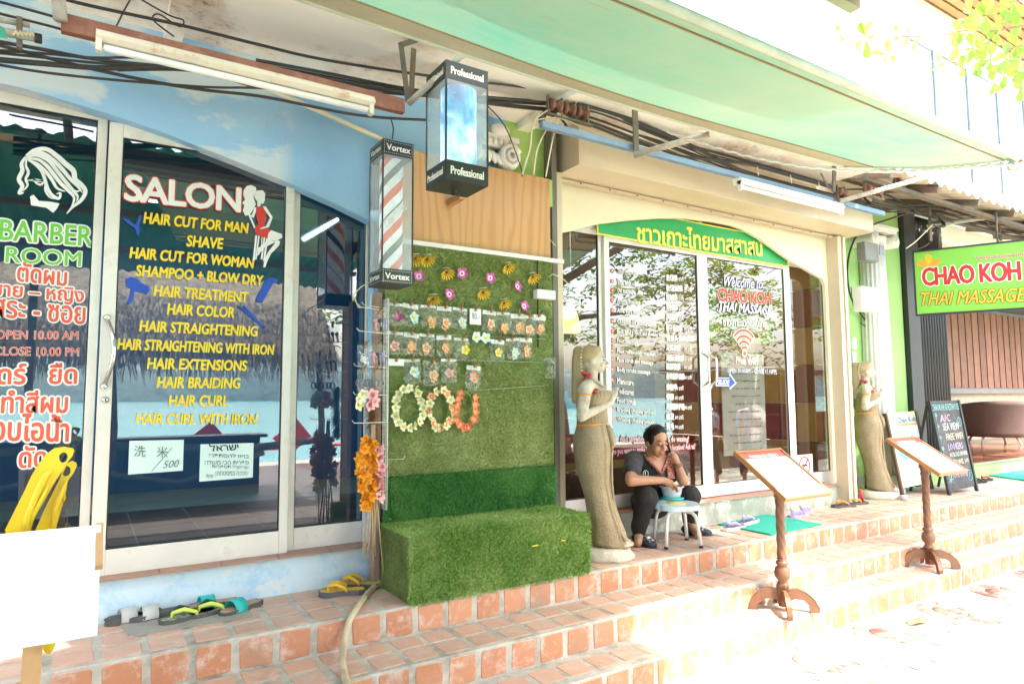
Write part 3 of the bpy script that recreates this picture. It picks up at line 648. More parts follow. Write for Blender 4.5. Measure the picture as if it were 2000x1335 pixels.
# ================================================================== TARPAULIN AWNING
def tarp_mat():
    m, N, L, P = nmat('green tarpaulin'); P.inputs['Roughness'].default_value = .7
    v = coords(N, L, 'World', (1,1,1)); vs_ = coords(N, L, 'World', (.6,5,5))
    c = ramp(N, L, noise(N, L, v, .9, 5, .6), [(.32,(.44,.60,.46)),(.55,(.30,.58,.43)),(.7,(.18,.57,.44))])
    c = mixc(N, L, ramp(N, L, noise(N, L, vs_, 2.2, 8, .75, .6), [(.48,.0),(.72,.6)]), c, (.40,.60,.43))
    c = mixc(N, L, ramp(N, L, noise(N, L, vs_, 5, 8, .8), [(.6,.0),(.66,.5)]), c, (.45,.36,.24))
    L.new(c, P.inputs['Base Color'])
    T = N.new('ShaderNodeBsdfTranslucent'); L.new(c, T.inputs[0]); mx = N.new('ShaderNodeMixShader'); mx.inputs[0].default_value = .05
    L.new(P.outputs[0], mx.inputs[1]); L.new(T.outputs[0], mx.inputs[2]); L.new(mx.outputs[0], N['Material Output'].inputs[0])
    return m
TARP = tarp_mat(); TARPB = mat('beige tarpaulin hem', (.46,.44,.31), .75, .12, 3, dirt=(.30,.22,.13), dpos=(.58,.8), dscale=6)
t = thing('tarpaulin_awning', 'weathered green tarpaulin stretched overhead and tied to a rope at its corner', 'awning', (3,2.4,3.3))
def tp(u, v):     # u along the shops 0..1, v from the inner hem 0 to the outer hem 1
    xi = 0.2+(4.85-.2)*u; xo = .6+(4.72-.6)*u
    inner = Vector((xi, 2.84, 3.36)); outer = Vector((xo, 1.66, 3.03))
    p = inner.lerp(outer, v)
    p.z -= .05*sin(pi*v)*(.4+.6*sin(pi*u)) + .045*sin(pi*u)*(1-v) - .03*sin(u*9+v*3)*sin(pi*v)*.4
    if u > .8: k = (u-.8)/.2; p.x -= .14*k*k*(1-v)*0; 
    return p
NU, NV = 70, 24; m = MB(); vs = [tp(i/NU, j/NV) for i in range(NU+1) for j in range(NV+1)]
fs = [(i*(NV+1)+j, i*(NV+1)+j+1, (i+1)*(NV+1)+j+1, (i+1)*(NV+1)+j) for i in range(NU) for j in range(NV)]
m.add(vs, fs, 0, True)
for k, f_ in enumerate(fs):
    if k % NV < 5: m.m[k] = 1
m.build('sheet', [TARP, TARPB], t)
m = MB(); m.tube([tp(i/60, 0) for i in range(61)], .012, 6); m.tube([tp(i/60, 1)+Vector((0,0,.0)) for i in range(61)], .022, 8); m.tube([tp(1, i/20) for i in range(21)], .012, 6)
m.build('hem', mat('tarp hem', (.52,.60,.50), .7), t)
m = MB(); m.tube([tp(i/60, 5/24)+Vector((0,0,-.004)) for i in range(61)], .005, 5); m.tube([tp(i/60, .93)+Vector((0,0,-.004)) for i in range(61)], .005, 5); m.build('seam', mat('rusty seam', (.35,.25,.14), .8), t)
co = tp(1,1); m = MB(); m.tube([co+Vector((.02*cos(a),.02*sin(a)*.6, .02*sin(a))) for a in np.linspace(0,2*pi,16,endpoint=False)], .006, 6, closed=True); m.build('grommet', mat('rust', (.28,.12,.06), .7), t)
t = thing('tie_rope', 'twisted white rope tying the tarpaulin corner back along its lower edge', 'rope', tuple(co))
pts = []
a0 = tp(.60,0)+Vector((0,.05,-.06)); a1 = co+Vector((0,.03,-.03))
for i in range(120):
    k = i/119; p = a0.lerp(a1, k); p.z -= .18*sin(pi*k)*(1-k*.4); pts.append(p+Vector((0,.004*sin(i*1.3),.004*cos(i*1.3))))
m = MB(); m.tube(pts, [.007+(.004*(1+sin(i*1.5)) if i > 70 else 0) for i in range(120)], 6)
for q in range(3): m.tube([co+Vector((.01*q, .03+.035*cos(a), -.035+.03*sin(a))) for a in np.linspace(0,2*pi,14,endpoint=False)], .007, 6, closed=True)
m.build('strand', mat('white rope', (.62,.62,.62), .8, .1, 40), t)
# ================================================================== BEAMS, BRACKETS, POLES
RUSTB = mat('brown painted steel', (.25,.09,.05), .55, .15, 8, dirt=(.35,.18,.10), dpos=(.5,.7), dscale=8)
BLUEB = mat('blue painted steel', (.17,.28,.42), .6, .1, 8, dirt=(.28,.2,.15), dpos=(.55,.7), dscale=9)
POLE = mat('weathered pole', (.42,.40,.35), .7, .15, 15, dirt=(.25,.2,.14), dpos=(.52,.7), dscale=12)
t = thing('steel_beam', 'rusty brown square steel beam carrying the left tube light', 'beam', (.6,3.3,3.2))
t2 = MB().box((-.16,3.28,3.155),(1.40,3.32,3.215)); t2.box((-.16,3.285,3.215),(1.40,3.29,3.235)); t2.build('beam', RUSTB, t)
m = MB(); m.tube([Y(118,40,3.26), Y(104,-120,3.26)], .026, 12); m.build('hanger', POLE, t)
m = MB(); m.obox(Y(797,200,3.3), Y(783,85,3.3), .03, .006, up=(0,1,0)); m.obox(Y(803,190,3.32), Y(808,95,3.32), .03, .006, up=(0,1,0)); m.obox(Y(783,88,3.3), Y(822,75,3.36), .03, .03); m.build('bracket', STEEL, t)
m = MB(); m.tube([Y(797,203,3.28), Y(905,105,3.0)], .018, 10); m.build('brace', POLE, t)
m = MB(); m.obox(Y(873,20,3.55), Y(868,150,3.55), .045, .045); m.build('hanger', RUSTB, t)
t = thing('steel_beam', 'blue painted steel beam in front of the tan roller box', 'beam', (4,3.35,3.35))
m = MB(); m.box((2.36,3.33,3.305),(6.35,3.37,3.345)); m.build('beam', BLUEB, t)
def hangers(t, lst):
    for a, b, w in lst:
        m = MB(); m.obox(a, b, w, w*.25, up=(0,1,0)); m.build('hanger', STEEL, t)
hangers(t, [(Y(1243,305,3.3), Y(1240,215,3.3), .045), (Y(1628,375,3.3), Y(1630,318,3.3), .045), (Y(1618,365,3.32), Y(1603,338,3.32), .02)])
for a, b in (((1238,303,3.28),(1385,262,2.86)), ((1640,393,3.28),(1812,345,2.98)), ((1812,442,3.7),(2020,412,3.1))):
    m = MB(); m.tube([Y(*a), Y(*b)], .022, 10); m.build('brace', POLE, t)
hangers(t, [(Y(1818,470,3.6), Y(1812,350,3.6), .05), (Y(1955,470,3.6), Y(1948,400,3.6), .05), (Y(1940,460,3.6), Y(1925,425,3.6), .03)])
# insulators
INS = mat('brown insulator', (.16,.06,.035), .35, .2, 10); 
def rack(label, p, n, dx):
    t = thing('insulator_rack', label, 'insulator', tuple(p))
    m = MB(); m.obox(p+Vector((-.06,0,-.07)), p+Vector((dx*n,0,-.07)), .03, .012)
    for k in range(n+1): m.obox(p+Vector((dx*k-.04,0,-.07)), p+Vector((dx*k-.04,0,.06)), .012, .02)
    m.build('bracket', STEEL, t)
    for k in range(n):
        c = p+Vector((dx*(k+.5)-.04,0,0)); pr = [(.012,-.045),(.04,-.045),(.042,-.02),(.022,-.012),(.022,.012),(.042,.02),(.04,.045),(.012,.045)]
        m = MB(); b = len(m.v); m.lathe(pr, (0,0,0), 16); m.v = [(c.x+v[2], c.y+v[1], c.z+v[0]) for v in m.v]; m.build('spool', INS, t)
rack('brown spool insulators above the middle of the blue beam end', Y(1695,368,3.3), 2, .13)
rack('single pair of brown insulators nearest the corrugated roof', Y(1752,356,3.3), 1, .15)
rack('brown insulator at the right end of the massage shop tube light', Y(1640,375,3.3), 1, .11)
rack('cluster of insulators above the broken plaster capital', Y(1080,205,3.4), 3, .11)
rack('insulator bracket hanging under the lounge roof', Y(1850,400,3.5), 2, .13)
# ================================================================== TUBE LIGHTS
TUBE = mat('white tube', (.82,.82,.80), .3); OLDW = mat('rust stained white enamel', (.72,.66,.54), .45, .06, 4, dirt=(.42,.2,.07), dpos=(.55,.72), dscale=9)
def tubelight(label, x0, x1, y, z, m1, t_=None):
    t = thing('tube_light', label, 'tube light', ((x0+x1)/2, y, z))
    m = MB(); m.prism([(y-.03,z+.02),(y-.045,z-.012),(y-.02,z-.03),(y+.03,z-.03),(y+.04,z+.02)], x0, x1, 0, 'x'); m.build('housing', m1, t, bevel=.003)
    m = MB(); m.tube([(x0+.03,y-.018,z-.052),(x1-.03,y-.018,z-.052)], .016, 14); m.build('tube', TUBE, t)
    for x in (x0+.012, x1-.012): m = MB(); m.box((x-.012,y-.035,z-.075),(x+.012,y+.003,z+.0)); m.build('socket', m1, t, bevel=.003)
    return t
tubelight('old rust stained fluorescent tube light hanging over the salon doors', -.035, 1.205, 3.26, 3.155, OLDW)
tl = tubelight('clean white fluorescent tube light hanging under the blue beam', Y(1440,350,3.25).x, Y(1640,392,3.25).x, 3.25, 3.235, WHITE)
m = MB(); 
for px in (1480, 1545, 1600):
    p = Y(px, 350+(px-1480)*.23, 3.25); m.tube([p+Vector((0,0,.1)), p+Vector((.01,0,.03))], .004, 6)
m.build('hook', CREAMW, tl)
t = thing('tube_holder', 'wrapped pipe end with black cap on green bracket at top left', 'pipe', tuple(Y(40,65,3.4)))
m = MB(); m.tube([Y(-20,58,3.4), Y(75,75,3.4)], .018, 12); m.build('pipe', POLE, t); m = MB(); m.tube([Y(68,74,3.4), Y(82,77,3.4)], .021, 12); m.build('cap', BLACK, t)
m = MB(); m.tube([Y(-20,35,3.44), Y(58,50,3.44)], .012, 10); m.build('pipe', POLE, t); m = MB(); m.obox(Y(38,35,3.42), Y(38,95,3.42), .03, .02); m.build('bracket', STEEL, t)
m = MB(); m.poly([Y(-10,45,3.38), Y(8,55,3.38), Y(15,76,3.38), Y(-10,72,3.38)]); m.build('bracket', mat('green plastic', (.02,.30,.17), .4), t)
m = MB(); m.tube([Y(25+i*2,66+6*sin(i*1.6),3.38) for i in range(22)], .004, 5); m.build('tape', CREAMW, t)
t = thing('wall_pipe', 'thin off-white conduit sloping across the blue wall above the salon side window', 'pipe', tuple(Y(525,175,3.93)))
m = MB(); m.tube([Y(522,172,3.93), Y(775,285,3.93)], .014, 10); m.build('conduit', CREAM, t)
# ================================================================== CABLES
def cable(label, pts, r, mt=CABLE, n=40, name='cable', grp=None):
    P = []
    for i in range(len(pts)-1):
        a, b = Vector(pts[i]), Vector(pts[i+1])
        p0 = Vector(pts[i-1]) if i else a; p3 = Vector(pts[i+2]) if i+2 < len(pts) else b
        for k in range(8):
            s = k/8; P.append(.5*((2*a)+(b-p0)*s+(2*p0-5*a+4*b-p3)*s*s+(3*a-p0-3*b+p3)*s**3))
    P.append(Vector(pts[-1])); m = MB(); m.tube(P, r, 6)
    o = m.build(name, mt); tag(o, label, 'cable', grp); return o
YC = 3.5
def C(label, px, r=.006, mt=CABLE, y=YC, grp=None): return cable(label, [Y(a, b, (y if len(q) == 0 else q[0])) for a, b, *q in px], r, mt, grp=grp)
C('thick black cable running highest across the white soffit', [(60,-35),(130,0),(355,50),(500,86),(640,118),(850,150),(1020,170),(1110,186)], .008)
C('black cable meeting the left end of the old tube light', [(-40,16),(0,27),(100,52),(187,77)], .006)
C('black cable crossing just under the soffit at top left', [(-40,-8),(0,4),(95,30),(180,55)], .006)
for i, (lab, px, r) in enumerate([
  ('uppermost black cable of the left bundle, passing under the tube light', [(-30,77),(0,82),(90,98),(180,115),(290,127),(380,133),(520,140),(700,165),(860,185),(1000,200),(1090,205)], .008),
  ('black cable dipping through the middle of the left bundle', [(-30,84),(0,89),(100,115),(190,137),(300,160),(400,176),(520,190),(700,225),(840,235)], .008),
  ('straight black cable crossing the left bundle', [(-30,97),(0,99),(90,105),(180,113),(280,114),(400,135)], .006),
  ('brown lower cable of the left bundle', [(-30,102),(0,104),(90,113),(200,124),(340,132),(480,150),(650,172),(850,190),(980,196)], .006),
  ('thickest black cable low in the left bundle', [(-30,113),(0,117),(90,125),(200,133),(330,131),(460,138),(640,160),(860,190),(1000,202)], .012),
  ('lowest thin black cable over the painted clouds', [(-30,122),(0,127),(90,142),(220,156),(400,170),(500,172),(640,180),(720,190)], .006),
  ('thin black cable joining the bundle beside the conduit', [(230,138),(380,140),(500,172)], .005)]):
    C(lab, px, r)
ORD = ['the','second','third','fourth','fifth','sixth','seventh','eighth','ninth','tenth']; AR = [rnd.uniform(-9,9) for _ in range(9)]
for i in range(9):
    a, b = AR[i], rnd.uniform(-14,14)
    C(ORD[sorted(AR).index(AR[i])]+' highest at left of the tangled black cables running over the display wall', [(500,124+a),(640,150+a),(800,178+a*.6),(950,197+b*.6),(1085,210+b*.8)], rnd.choice((.004,.006,.007)), y=3.46+.02*i, grp='tangled black cables over the display wall')
ORD = ['the','second','third','fourth','fifth','sixth','seventh','eighth','ninth','tenth','eleventh','twelfth','thirteenth','fourteenth']
AR = [rnd.uniform(-22,26) for _ in range(14)]
for i in range(14):
    a, b = AR[i], rnd.uniform(-16,22)
    C(ORD[sorted(AR).index(AR[i])]+' highest of the black cables strung above the tan roller box', [(1085,208+a*.3),(1180,232+a),(1330,290+a*.9),(1480,335+b),(1640,378+b*.7)], rnd.choice((.006,.008,.010)), y=3.42+.02*i, grp='black cables above the roller box')
AR = [rnd.uniform(-25,20) for _ in range(8)]
for i in range(8):
    a, b = AR[i], rnd.uniform(-20,20)
    C(ORD[sorted(AR).index(AR[i])]+' highest at left of the black cables strung under the lounge roof', [(1640,378+a*.4),(1720,395+a),(1830,415+b),(1930,440+b*.8),(2040,470+b)], rnd.choice((.006,.008,.010)), y=3.55+.03*i, grp='black cables under the lounge roof')
for lab, px, r in [('cream wire looping down from the insulator cluster to the wood panel', [(1090,205),(1045,235),(1035,290),(1020,340)], .006),
  ('cream wire hanging right of the plaster capital', [(1100,210),(1075,240),(1050,290),(1042,342)], .005),
  ('cream wire hanging beside the lime post edge', [(1098,215),(1080,270),(1066,345)], .005),
  ('cream wire running along the blue beam', [(1040,236),(1095,232),(1170,262),(1300,300),(1420,345),(1500,370)], .005),
  ('cream wire hanging from the lounge roof bracket', [(1822,438),(1790,470),(1770,485)], .005)]:
    C(lab, px, r, CREAMW, y=3.4)
C('loose black wire crossing in front of the capital', [(940,195),(985,245),(1015,320),(1020,345)], .004, y=3.8)
C('thin black wire hooked from the cable to the barber pole box', [(762,228),(768,250),(766,272)], .004, y=3.6)
C('tangled thin dark wires hanging from the soffit at top left', [(260,-10),(243,20),(228,50),(222,55)], .004)
C('looped thin dark wire near the soffit joint', [(268,-5),(330,30),(358,40),(350,52),(310,28),(300,40),(340,72)], .004)
C('black cables looping from the column down to the meter box', [(1703,432,3.9),(1670,465,4.2),(1655,520,4.3),(1662,580,4.3),(1690,625,4.3),(1695,640,4.3)], .012)
C('black cable loop hanging below the white meter box', [(1662,560,4.3),(1668,600,4.3),(1690,615,4.3),(1698,640,4.3),(1680,630,4.3)], .006)
C('black cable fanning out from the column capital', [(1700,440,3.9),(1760,420,3.9),(1815,400,3.8)], .012)
for i, (cx, cy, rr) in enumerate(((1085,238,.07),(1690,392,.06),(1835,432,.08),(1120,205,.06))):
    c = Y(cx, cy, 3.47); m = MB(); r = np.random.RandomState(i)
    for q in range(5): m.tube([c+Vector((rr*(1+.2*q/5)*cos(a)*1.3, .02*sin(a*2)+.01*q, rr*(.8+.15*r.rand())*sin(a)+.006*q)) for a in np.linspace(0,2*pi,18,endpoint=False)], .0045, 5, closed=True)
    o = m.build('cable_coil', CABLE, kind=None); tag(o, ['coil of black cable bundled left of the blue beam end','coil of black cable bundled beside the tube light end','coil of black cable bundled above the hanging sign','coil of black cable bundled over the insulator cluster'][i], 'cable')
# meter boxes
t = thing('meter_box', 'grey electricity meter box high on the column', 'meter box', tuple(Y(1685,495,4.05)))
MB().box(tuple(Y(1672,474,4.05)), tuple(Vector((Y(1700,515,4.05).x, 3.95, Y(1700,515,4.05).z)))).build('case', mat('grey box', (.20,.20,.19), .5), t, bevel=.01)
MB().box((7.36,3.943,3.15),(7.46,3.95,3.27)).build('dial', mat('dial', (.2,.22,.22), .3), t)
t = thing('junction_box', 'white plastic junction box with cables below it on the column', 'junction box', tuple(Y(1680,580,4.05)))
MB().box(tuple(Y(1664,560,4.06)), tuple(Vector((Y(1700,612,4.06).x, 3.95, Y(1700,612,4.06).z)))).build('case', WHITE, t, bevel=.012)
for k, lab in ((670,'upper white light switch on the lime wall edge'), (698,'lower white light switch on the lime wall edge')):
    t = thing('light_switch', lab, 'switch', tuple(Y(1663,k,4.33))); a = Y(1659,k-11,4.34); b = Y(1667,k+12,4.34)
    MB().box(tuple(a), (b.x, 4.30, b.z)).build('plate', WHITE, t, bevel=.004); MB().box((a.x+.02,4.296,(a.z+b.z)/2-.02),(b.x-.02,4.30,(a.z+b.z)/2+.02)).build('rocker', mat('rocker', (.6,.6,.58), .4), t)
# ================================================================== LIGHT BOXES
def lightbox(label, name, x0, x1, y0, y1, z0, z1, hb, ht, words, core):
    cx, cy = (x0+x1)/2, (y0+y1)/2
    t = thing('light_box', label, 'light box', (cx, cy, z0))
    BK = mat('black plastic', (.025,.03,.027), .4, .15, 6)
    MB().box((x0,y0,z0),(x1,y1,z0+hb)).build('lower_band', BK, t, bevel=.003); MB().box((x0,y0,z1-ht),(x1,y1,z1)).build('upper_band', BK, t, bevel=.003)
    e = .004
    for x in (x0, x1-e*2):
        for y in (y0, y1-e*2): MB().box((x,y,z0+hb),(x+e*2,y+e*2,z1-ht)).build('corner_bar', BK, t)
    for nm, a, b in (('pane',(x0+.002,y0+.002,z0+hb),(x1-.002,y0+.004,z1-ht)),('pane',(x0+.002,y0+.009,z0+hb),(x0+.004,y1-.009,z1-ht)),('pane',(x1-.004,y0+.009,z0+hb),(x1-.002,y1-.009,z1-ht)),('pane',(x0+.009,y1-.004,z0+hb),(x1-.009,y1-.002,z1-ht))):
        MB().box(a, b).build(nm, GLASS_D, t)
    core.append((t, cx, cy, z0+hb, z1-ht))
    WT = mat('white print', (.85,.83,.78), .6)
    for z, h in ((z0+hb/2, hb), (z1-ht/2, ht)):
        w = x1-x0; d = y1-y0
        lettering('lettering', words, (x0+w*.12,y0,z), (x1-w*.12,y0,z), h*.40, [WT], t, .035)
        lettering('lettering', words, (x0,y1-d*.12,z), (x0,y0+d*.12,z), h*.36, [WT], t, .035, nrm=(-1,0,0))
    return t
cores = []
pb = lightbox('larger light box with glowing blue and white column, hanging before the wood panel', 'p', 1.508, 1.765, 3.0, 3.24, 2.725, 3.365, .105, .10, 'Professional', cores)
vb = lightbox('tall narrow barber pole box with dotted bands hanging beside the salon side window', 'v', 1.360, 1.552, 3.5, 3.71, 2.245, 3.08, .085, .09, 'Vortex', cores)
WT = mat('white print', (.85,.83,.78), .6)
m = MB()
for z0, z1 in ((2.245,2.33),(2.99,3.08)):
    for z in (z0+.012, z1-.012):
        for k in range(15): m.box((1.370+k*.0123-.0018,3.4985,z-.0018),(1.370+k*.0123+.0018,3.4995,z+.0018)); m.box((1.3585,3.512+k*.0135-.0018,z-.0018),(1.3595,3.512+k*.0135+.0018,z+.0018))
    for k in range(1,5):
        for x in (1.371,1.541): z = z0+.012+(z1-z0-.024)*k/5; m.box((x-.0018,3.4985,z-.0018),(x+.0018,3.4995,z+.0018))
m.build('dots', WT, vb)
def pole_mat():
    m, N, L, P = nmat('barber pole print'); v = coords(N, L, 'Object'); sp = N.new('ShaderNodeSeparateXYZ'); L.new(v, sp.inputs[0])
    at = N.new('ShaderNodeMath'); at.operation = 'ARCTAN2'; L.new(sp.outputs[1], at.inputs[0]); L.new(sp.outputs[0], at.inputs[1])
    a = N.new('ShaderNodeMath'); a.operation = 'MULTIPLY_ADD'; a.inputs[1].default_value = 1/(2*pi)*1.0; L.new(at.outputs[0], a.inputs[0])
    zz = N.new('ShaderNodeMath'); zz.operation = 'MULTIPLY'; zz.inputs[1].default_value = -2.2; L.new(sp.outputs[2], zz.inputs[0]); L.new(zz.outputs[0], a.inputs[2])
    f = N.new('ShaderNodeMath'); f.operation = 'FRACT'; L.new(a.outputs[0], f.inputs[0])
    r = N.new('ShaderNodeValToRGB'); r.color_ramp.interpolation = 'CONSTANT'; e = r.color_ramp.elements
    seq = [(0,(.80,.83,.84)),(.14,(.70,.10,.03)),(.27,(.82,.85,.85)),(.42,(.02,.025,.025)),(.45,(.8,.82,.84)),(.62,(.72,.12,.03)),(.75,(.82,.84,.84)),(.88,(.03,.04,.04))]
    while len(e) < len(seq): e.new(.5)
    for i, (x, c) in enumerate(seq): e[i].position = x; e[i].color = rgba(c)
    L.new(f.outputs[0], r.inputs[0]); L.new(r.outputs[0], P.inputs['Base Color']); L.new(r.outputs[0], P.inputs['Emission Color']); P.inputs['Emission Strength'].default_value = .08
    return m
t, cx, cy, za, zb = cores[1]
m = MB(); m.lathe([(.068,za-.28),(.068,zb-.28)], (0,0,0), 32)
q = inst('pole', m.mesh('pole', pole_mat()), t, (cx,cy,.28))
lettering('lettering', 'HAIR', (cx-.0,cy-.071,za+.34), (cx+.062,cy-.071,za+.39), .045, [WT], t, .03, up=(-.3,0,1))
lettering('lettering', 'CARE', (cx-.066,cy-.071,za+.26), (cx-.01,cy-.071,za+.31), .045, [WT], t, .03, up=(-.3,0,1))
def glow_mat():
    m, N, L, P = nmat('blue lit cylinder'); v = coords(N, L, 'Object'); 
    c = ramp(N, L, noise(N, L, coords(N, L, 'Object', (1,1,.7)), 6, 3, .5, .6), [(.32,(.01,.12,.45)),(.45,(.05,.42,.75)),(.58,(.70,.92,1.))])
    L.new(c, P.inputs['Base Color']); L.new(c, P.inputs['Emission Color']); P.inputs['Emission Strength'].default_value = .20; return m
t, cx, cy, za, zb = cores[0]
m = MB(); m.lathe([(.098,za-3),(.098,zb-3)], (0,0,0), 32); inst('lit_cylinder', m.mesh('lit_cylinder', glow_mat()), t, (cx+.01,cy,3))
m = MB(); m.box((cx-.06,cy-.02,zb+.10),(cx+.06,cy+.02,zb+.13)); m.build('mount', STEEL, t)
m = MB(); m.tube([(cx-.02+.012*cos(a*3), cy+.02*sin(a*3), za-.105-.01-.002*a) for a in np.linspace(0,12,40)], .004, 5); m.build('wire', BLACK, t)
m = MB(); m.tube([Y(735,545,3.62),Y(705,560,3.62),Y(690,575,3.62),Y(700,600,3.62),Y(722,600,3.62),Y(726,570,3.62)], .0035, 6); m.build('cord', CREAMW, vb)
MB().box((1.96,3.70,2.87),(2.0,3.87,2.915)).build('batten', mat('raw wood', (.45,.24,.11), .7), pw)
# ================================================================== LETTERING ON THE GLASS
YEL = mat('yellow vinyl', (.85,.60,.02), .5, .03); WV = mat('white vinyl', (.80,.78,.75), .5, .03); REDV = mat('red vinyl', (.62,.04,.03), .5, .03)
REDO = mat('orange red vinyl', (.72,.10,.05), .5, .03); GRV = mat('green vinyl', (.16,.50,.05), .5, .03); BLV = mat('blue vinyl', (.015,.07,.42), .5, .03); MAGV = mat('maroon vinyl', (.38,.02,.06), .5, .03)
def T(s, a, b, h, mats, parent, y, base=.02, layers=((0,0),), hp=True, **k):
    p0 = Y(a[0], a[1], y); p1 = Y(b[0], b[1], y)
    hh = (Y(a[0], a[1]-h/2, y).z-Y(a[0], a[1]+h/2, y).z) if hp else h
    z = (p0.z+p1.z)/2
    return lettering('lettering', s, (p0.x, y, p0.z), (p1.x, y, p1.z), hh, mats, parent, base, layers, **k)
OUT = ((.05,1),(0,0))
T('SALON', (245,366),(469,391), 50, [WV, REDV], sd, GYS-.012, .032, ((.035,1),(0,0)), space=.92)
for s, a, b in (('HAIR CUT FOR MAN',(281,425),(485,446)),('SHAVE',(365,470),(436,476)),('HAIR CUT FOR WOMAN',(254,493),(496,514)),('SHAMPOO + BLOW DRY',(266,528),(514,548)),
    ('HAIR TREATMENT',(301,567),(485,581)),('HAIR COLOR',(327,603),(457,610)),('HAIR STRAIGHTENING',(273,636),(503,647)),('HAIR STRAIGHTENING WITH IRON',(230,671),(535,683)),
    ('HAIR EXTENSIONS',(288,709),(482,714)),('HAIR BRAIDING',(307,746),(469,748)),('HAIR CURL',(330,782),(445,782)),('HAIR CURL WITH IRON',(266,817),(502,818))):
    T(s, a, b, 21, [YEL], sd, GYS-.012, .034, shear=.12)
O2 = ((.06,1),(0,0))
T('BARBER', (0,448),(180,462), 40, [GRV, WV], dl, GYF-.003, .015, ((.06,1),(0,0)))
T('ROOM', (12,497),(158,506), 30, [GRV, WV], dl, GYF-.003, .015, ((.06,1),(0,0)))
for s, a, b, h in (('ตัดผม',(35,530),(130,540),38),('ชาย – หญิง',(-14,566),(163,580),34),('สระ - ซอย',(-14,600),(166,616),36),('ไดร์   ยืด',(-24,728),(150,728),44),
    ('ทำสีผม',(4,784),(132,784),44),('อบไอน้ำ',(-14,832),(134,836),54),('ดัด',(38,892),(90,890),42)):
    T(s, a, b, h, [REDO, WV], dl, GYF-.003, .02, O2)
T('OPEN 10.00 AM', (-8,653),(153,655), 17, [REDO, WV], dl, GYF-.003, .0, ((.03,1),(0,0)))
T('CLOSE 10.00 PM', (-12,685),(154,687), 17, [REDO, WV], dl, GYF-.003, .0, ((.03,1),(0,0)))
def decal(name, polys, mats, parent, y, conv, label=None):
    m = MB()
    for k, (pts, mi) in enumerate(polys):
        m.poly([(lambda q: (q.x, y-.0005*k-.001, q.z))(Y(*conv(p), y)) for p in pts], mi)
    return m.build(name, mats, parent, label=label)
c1 = lambda p: (p[0]/2.966, p[1]/2.966)
def ribbon(pts, w):      # tapered strand of hair
    L_, R_ = [], []
    n = len(pts)
    P = [Vector(p) for p in pts]; Q = []
    for i in range(n-1):
        p0 = P[max(i-1,0)]; a = P[i]; b = P[i+1]; p3 = P[min(i+2,n-1)]
        for k in range(5): s = k/5; Q.append(.5*((2*a)+(b-p0)*s+(2*p0-5*a+4*b-p3)*s*s+(3*a-p0-3*b+p3)*s**3))
    Q.append(P[-1]); N_ = len(Q)
    for i, q in enumerate(Q):
        d = Q[min(i+1,N_-1)]-Q[max(i-1,0)]; d.normalize(); nn = Vector((-d.y, d.x)); ww = w*(max(0, sin(pi*(.08+.92*i/(N_-1))))**.6)/2+.3
        L_.append(tuple(q+nn*ww)); R_.append(tuple(q-nn*ww))
    return L_+R_[::-1]
hair = [(ribbon(p, w), 0) for p, w in [
 ([(150,905),(200,870),(270,865),(330,905),(380,950),(425,990),(435,1040),(470,1070),(495,1110),(470,1160),(420,1200),(385,1240)], 30),
 ([(150,905),(185,885),(250,890),(310,930),(360,980),(410,1040),(450,1080),(480,1120)], 24),
 ([(155,915),(210,900),(280,930),(330,990),(370,1040),(420,1100),(450,1140),(440,1170)], 22),
 ([(160,920),(220,925),(270,960),(310,1010),(350,1060),(390,1100),(430,1150),(400,1230)], 22),
 ([(165,930),(215,950),(260,990),(300,1040),(330,1090),(380,1110)], 20),
 ([(160,925),(200,950),(240,990),(260,1040),(275,1090),(300,1130),(340,1150),(350,1120),(325,1125)], 20),
 ([(150,910),(125,950),(130,990),(110,1040),(130,1080),(110,1120),(140,1115)], 26),
 ([(155,920),(150,960),(165,1000),(150,1040),(160,1075),(130,1110)], 16),
 ([(165,990),(185,1030),(215,1050),(250,1050),(240,1070),(215,1065),(190,1045),(150,1050)], 12),
 ([(255,1010),(265,1060),(262,1100),(285,1140),(320,1155)], 12),
 ([(300,960),(350,1010),(395,1080),(440,1110),(470,1100)], 14)]]
hair.append(([(175,1140),(195,1130),(225,1165),(290,1170),(345,1180),(330,1210),(308,1234),(270,1205),(180,1190)], 0))
decal('lettering', hair, [WV], dl, GYF-.003, c1, 'white silhouette of a long haired woman')
c4 = lambda p: (200+p[0]/3.3375, 300+p[1]/3.3375)
girl = [([(920,240),(940,212),(970,205),(1000,220),(1005,245),(990,260),(985,290),(1000,330),(985,360),(960,400),(930,405),(915,370),(925,340),(912,320),(930,300),(918,270)],0),
 ([(990,262),(1010,240),(1045,240),(1062,262),(1058,290),(1060,300),(1050,325),(1030,328),(1030,345),(1010,345),(1008,310),(992,290)],0),
 ([(1005,348),(1030,342),(1055,350),(1075,375),(1060,400),(1070,420),(1055,455),(1050,480),(1100,500),(1075,558),(1010,530),(990,510),(995,480),(1015,455),(1005,420),(1000,380)],1),
 ([(1045,345),(1065,345),(1110,415),(1085,480),(1035,492),(1025,488),(1068,470),(1092,418),(1062,375)],0),
 ([(1000,380),(1002,350),(990,352),(975,400),(950,400),(990,490),(996,478),(968,410),(985,420)],0),
 ([(1100,500),(1168,525),(1172,548),(1130,570),(1075,560),(1080,520)],0),([(1130,560),(1158,572),(1150,600),(1100,650),(1075,700),(1060,742),(1048,738),(1055,690),(1080,640),(1120,590)],0),
 ([(1080,560),(1130,575),(1040,620),(1020,660),(1008,665),(1015,640),(1005,620),(1030,605)],0),
 ([(996,530),(1008,535),(992,698),(980,695)],0),([(1015,535),(1024,538),(1004,690),(994,690)],0),([(1050,545),(1060,548),(1042,690),(1030,690)],0),([(1066,552),(1078,556),(1058,700),(1046,700)],0),([(1036,545),(1042,545),(1036,640),(1030,640)],0)]
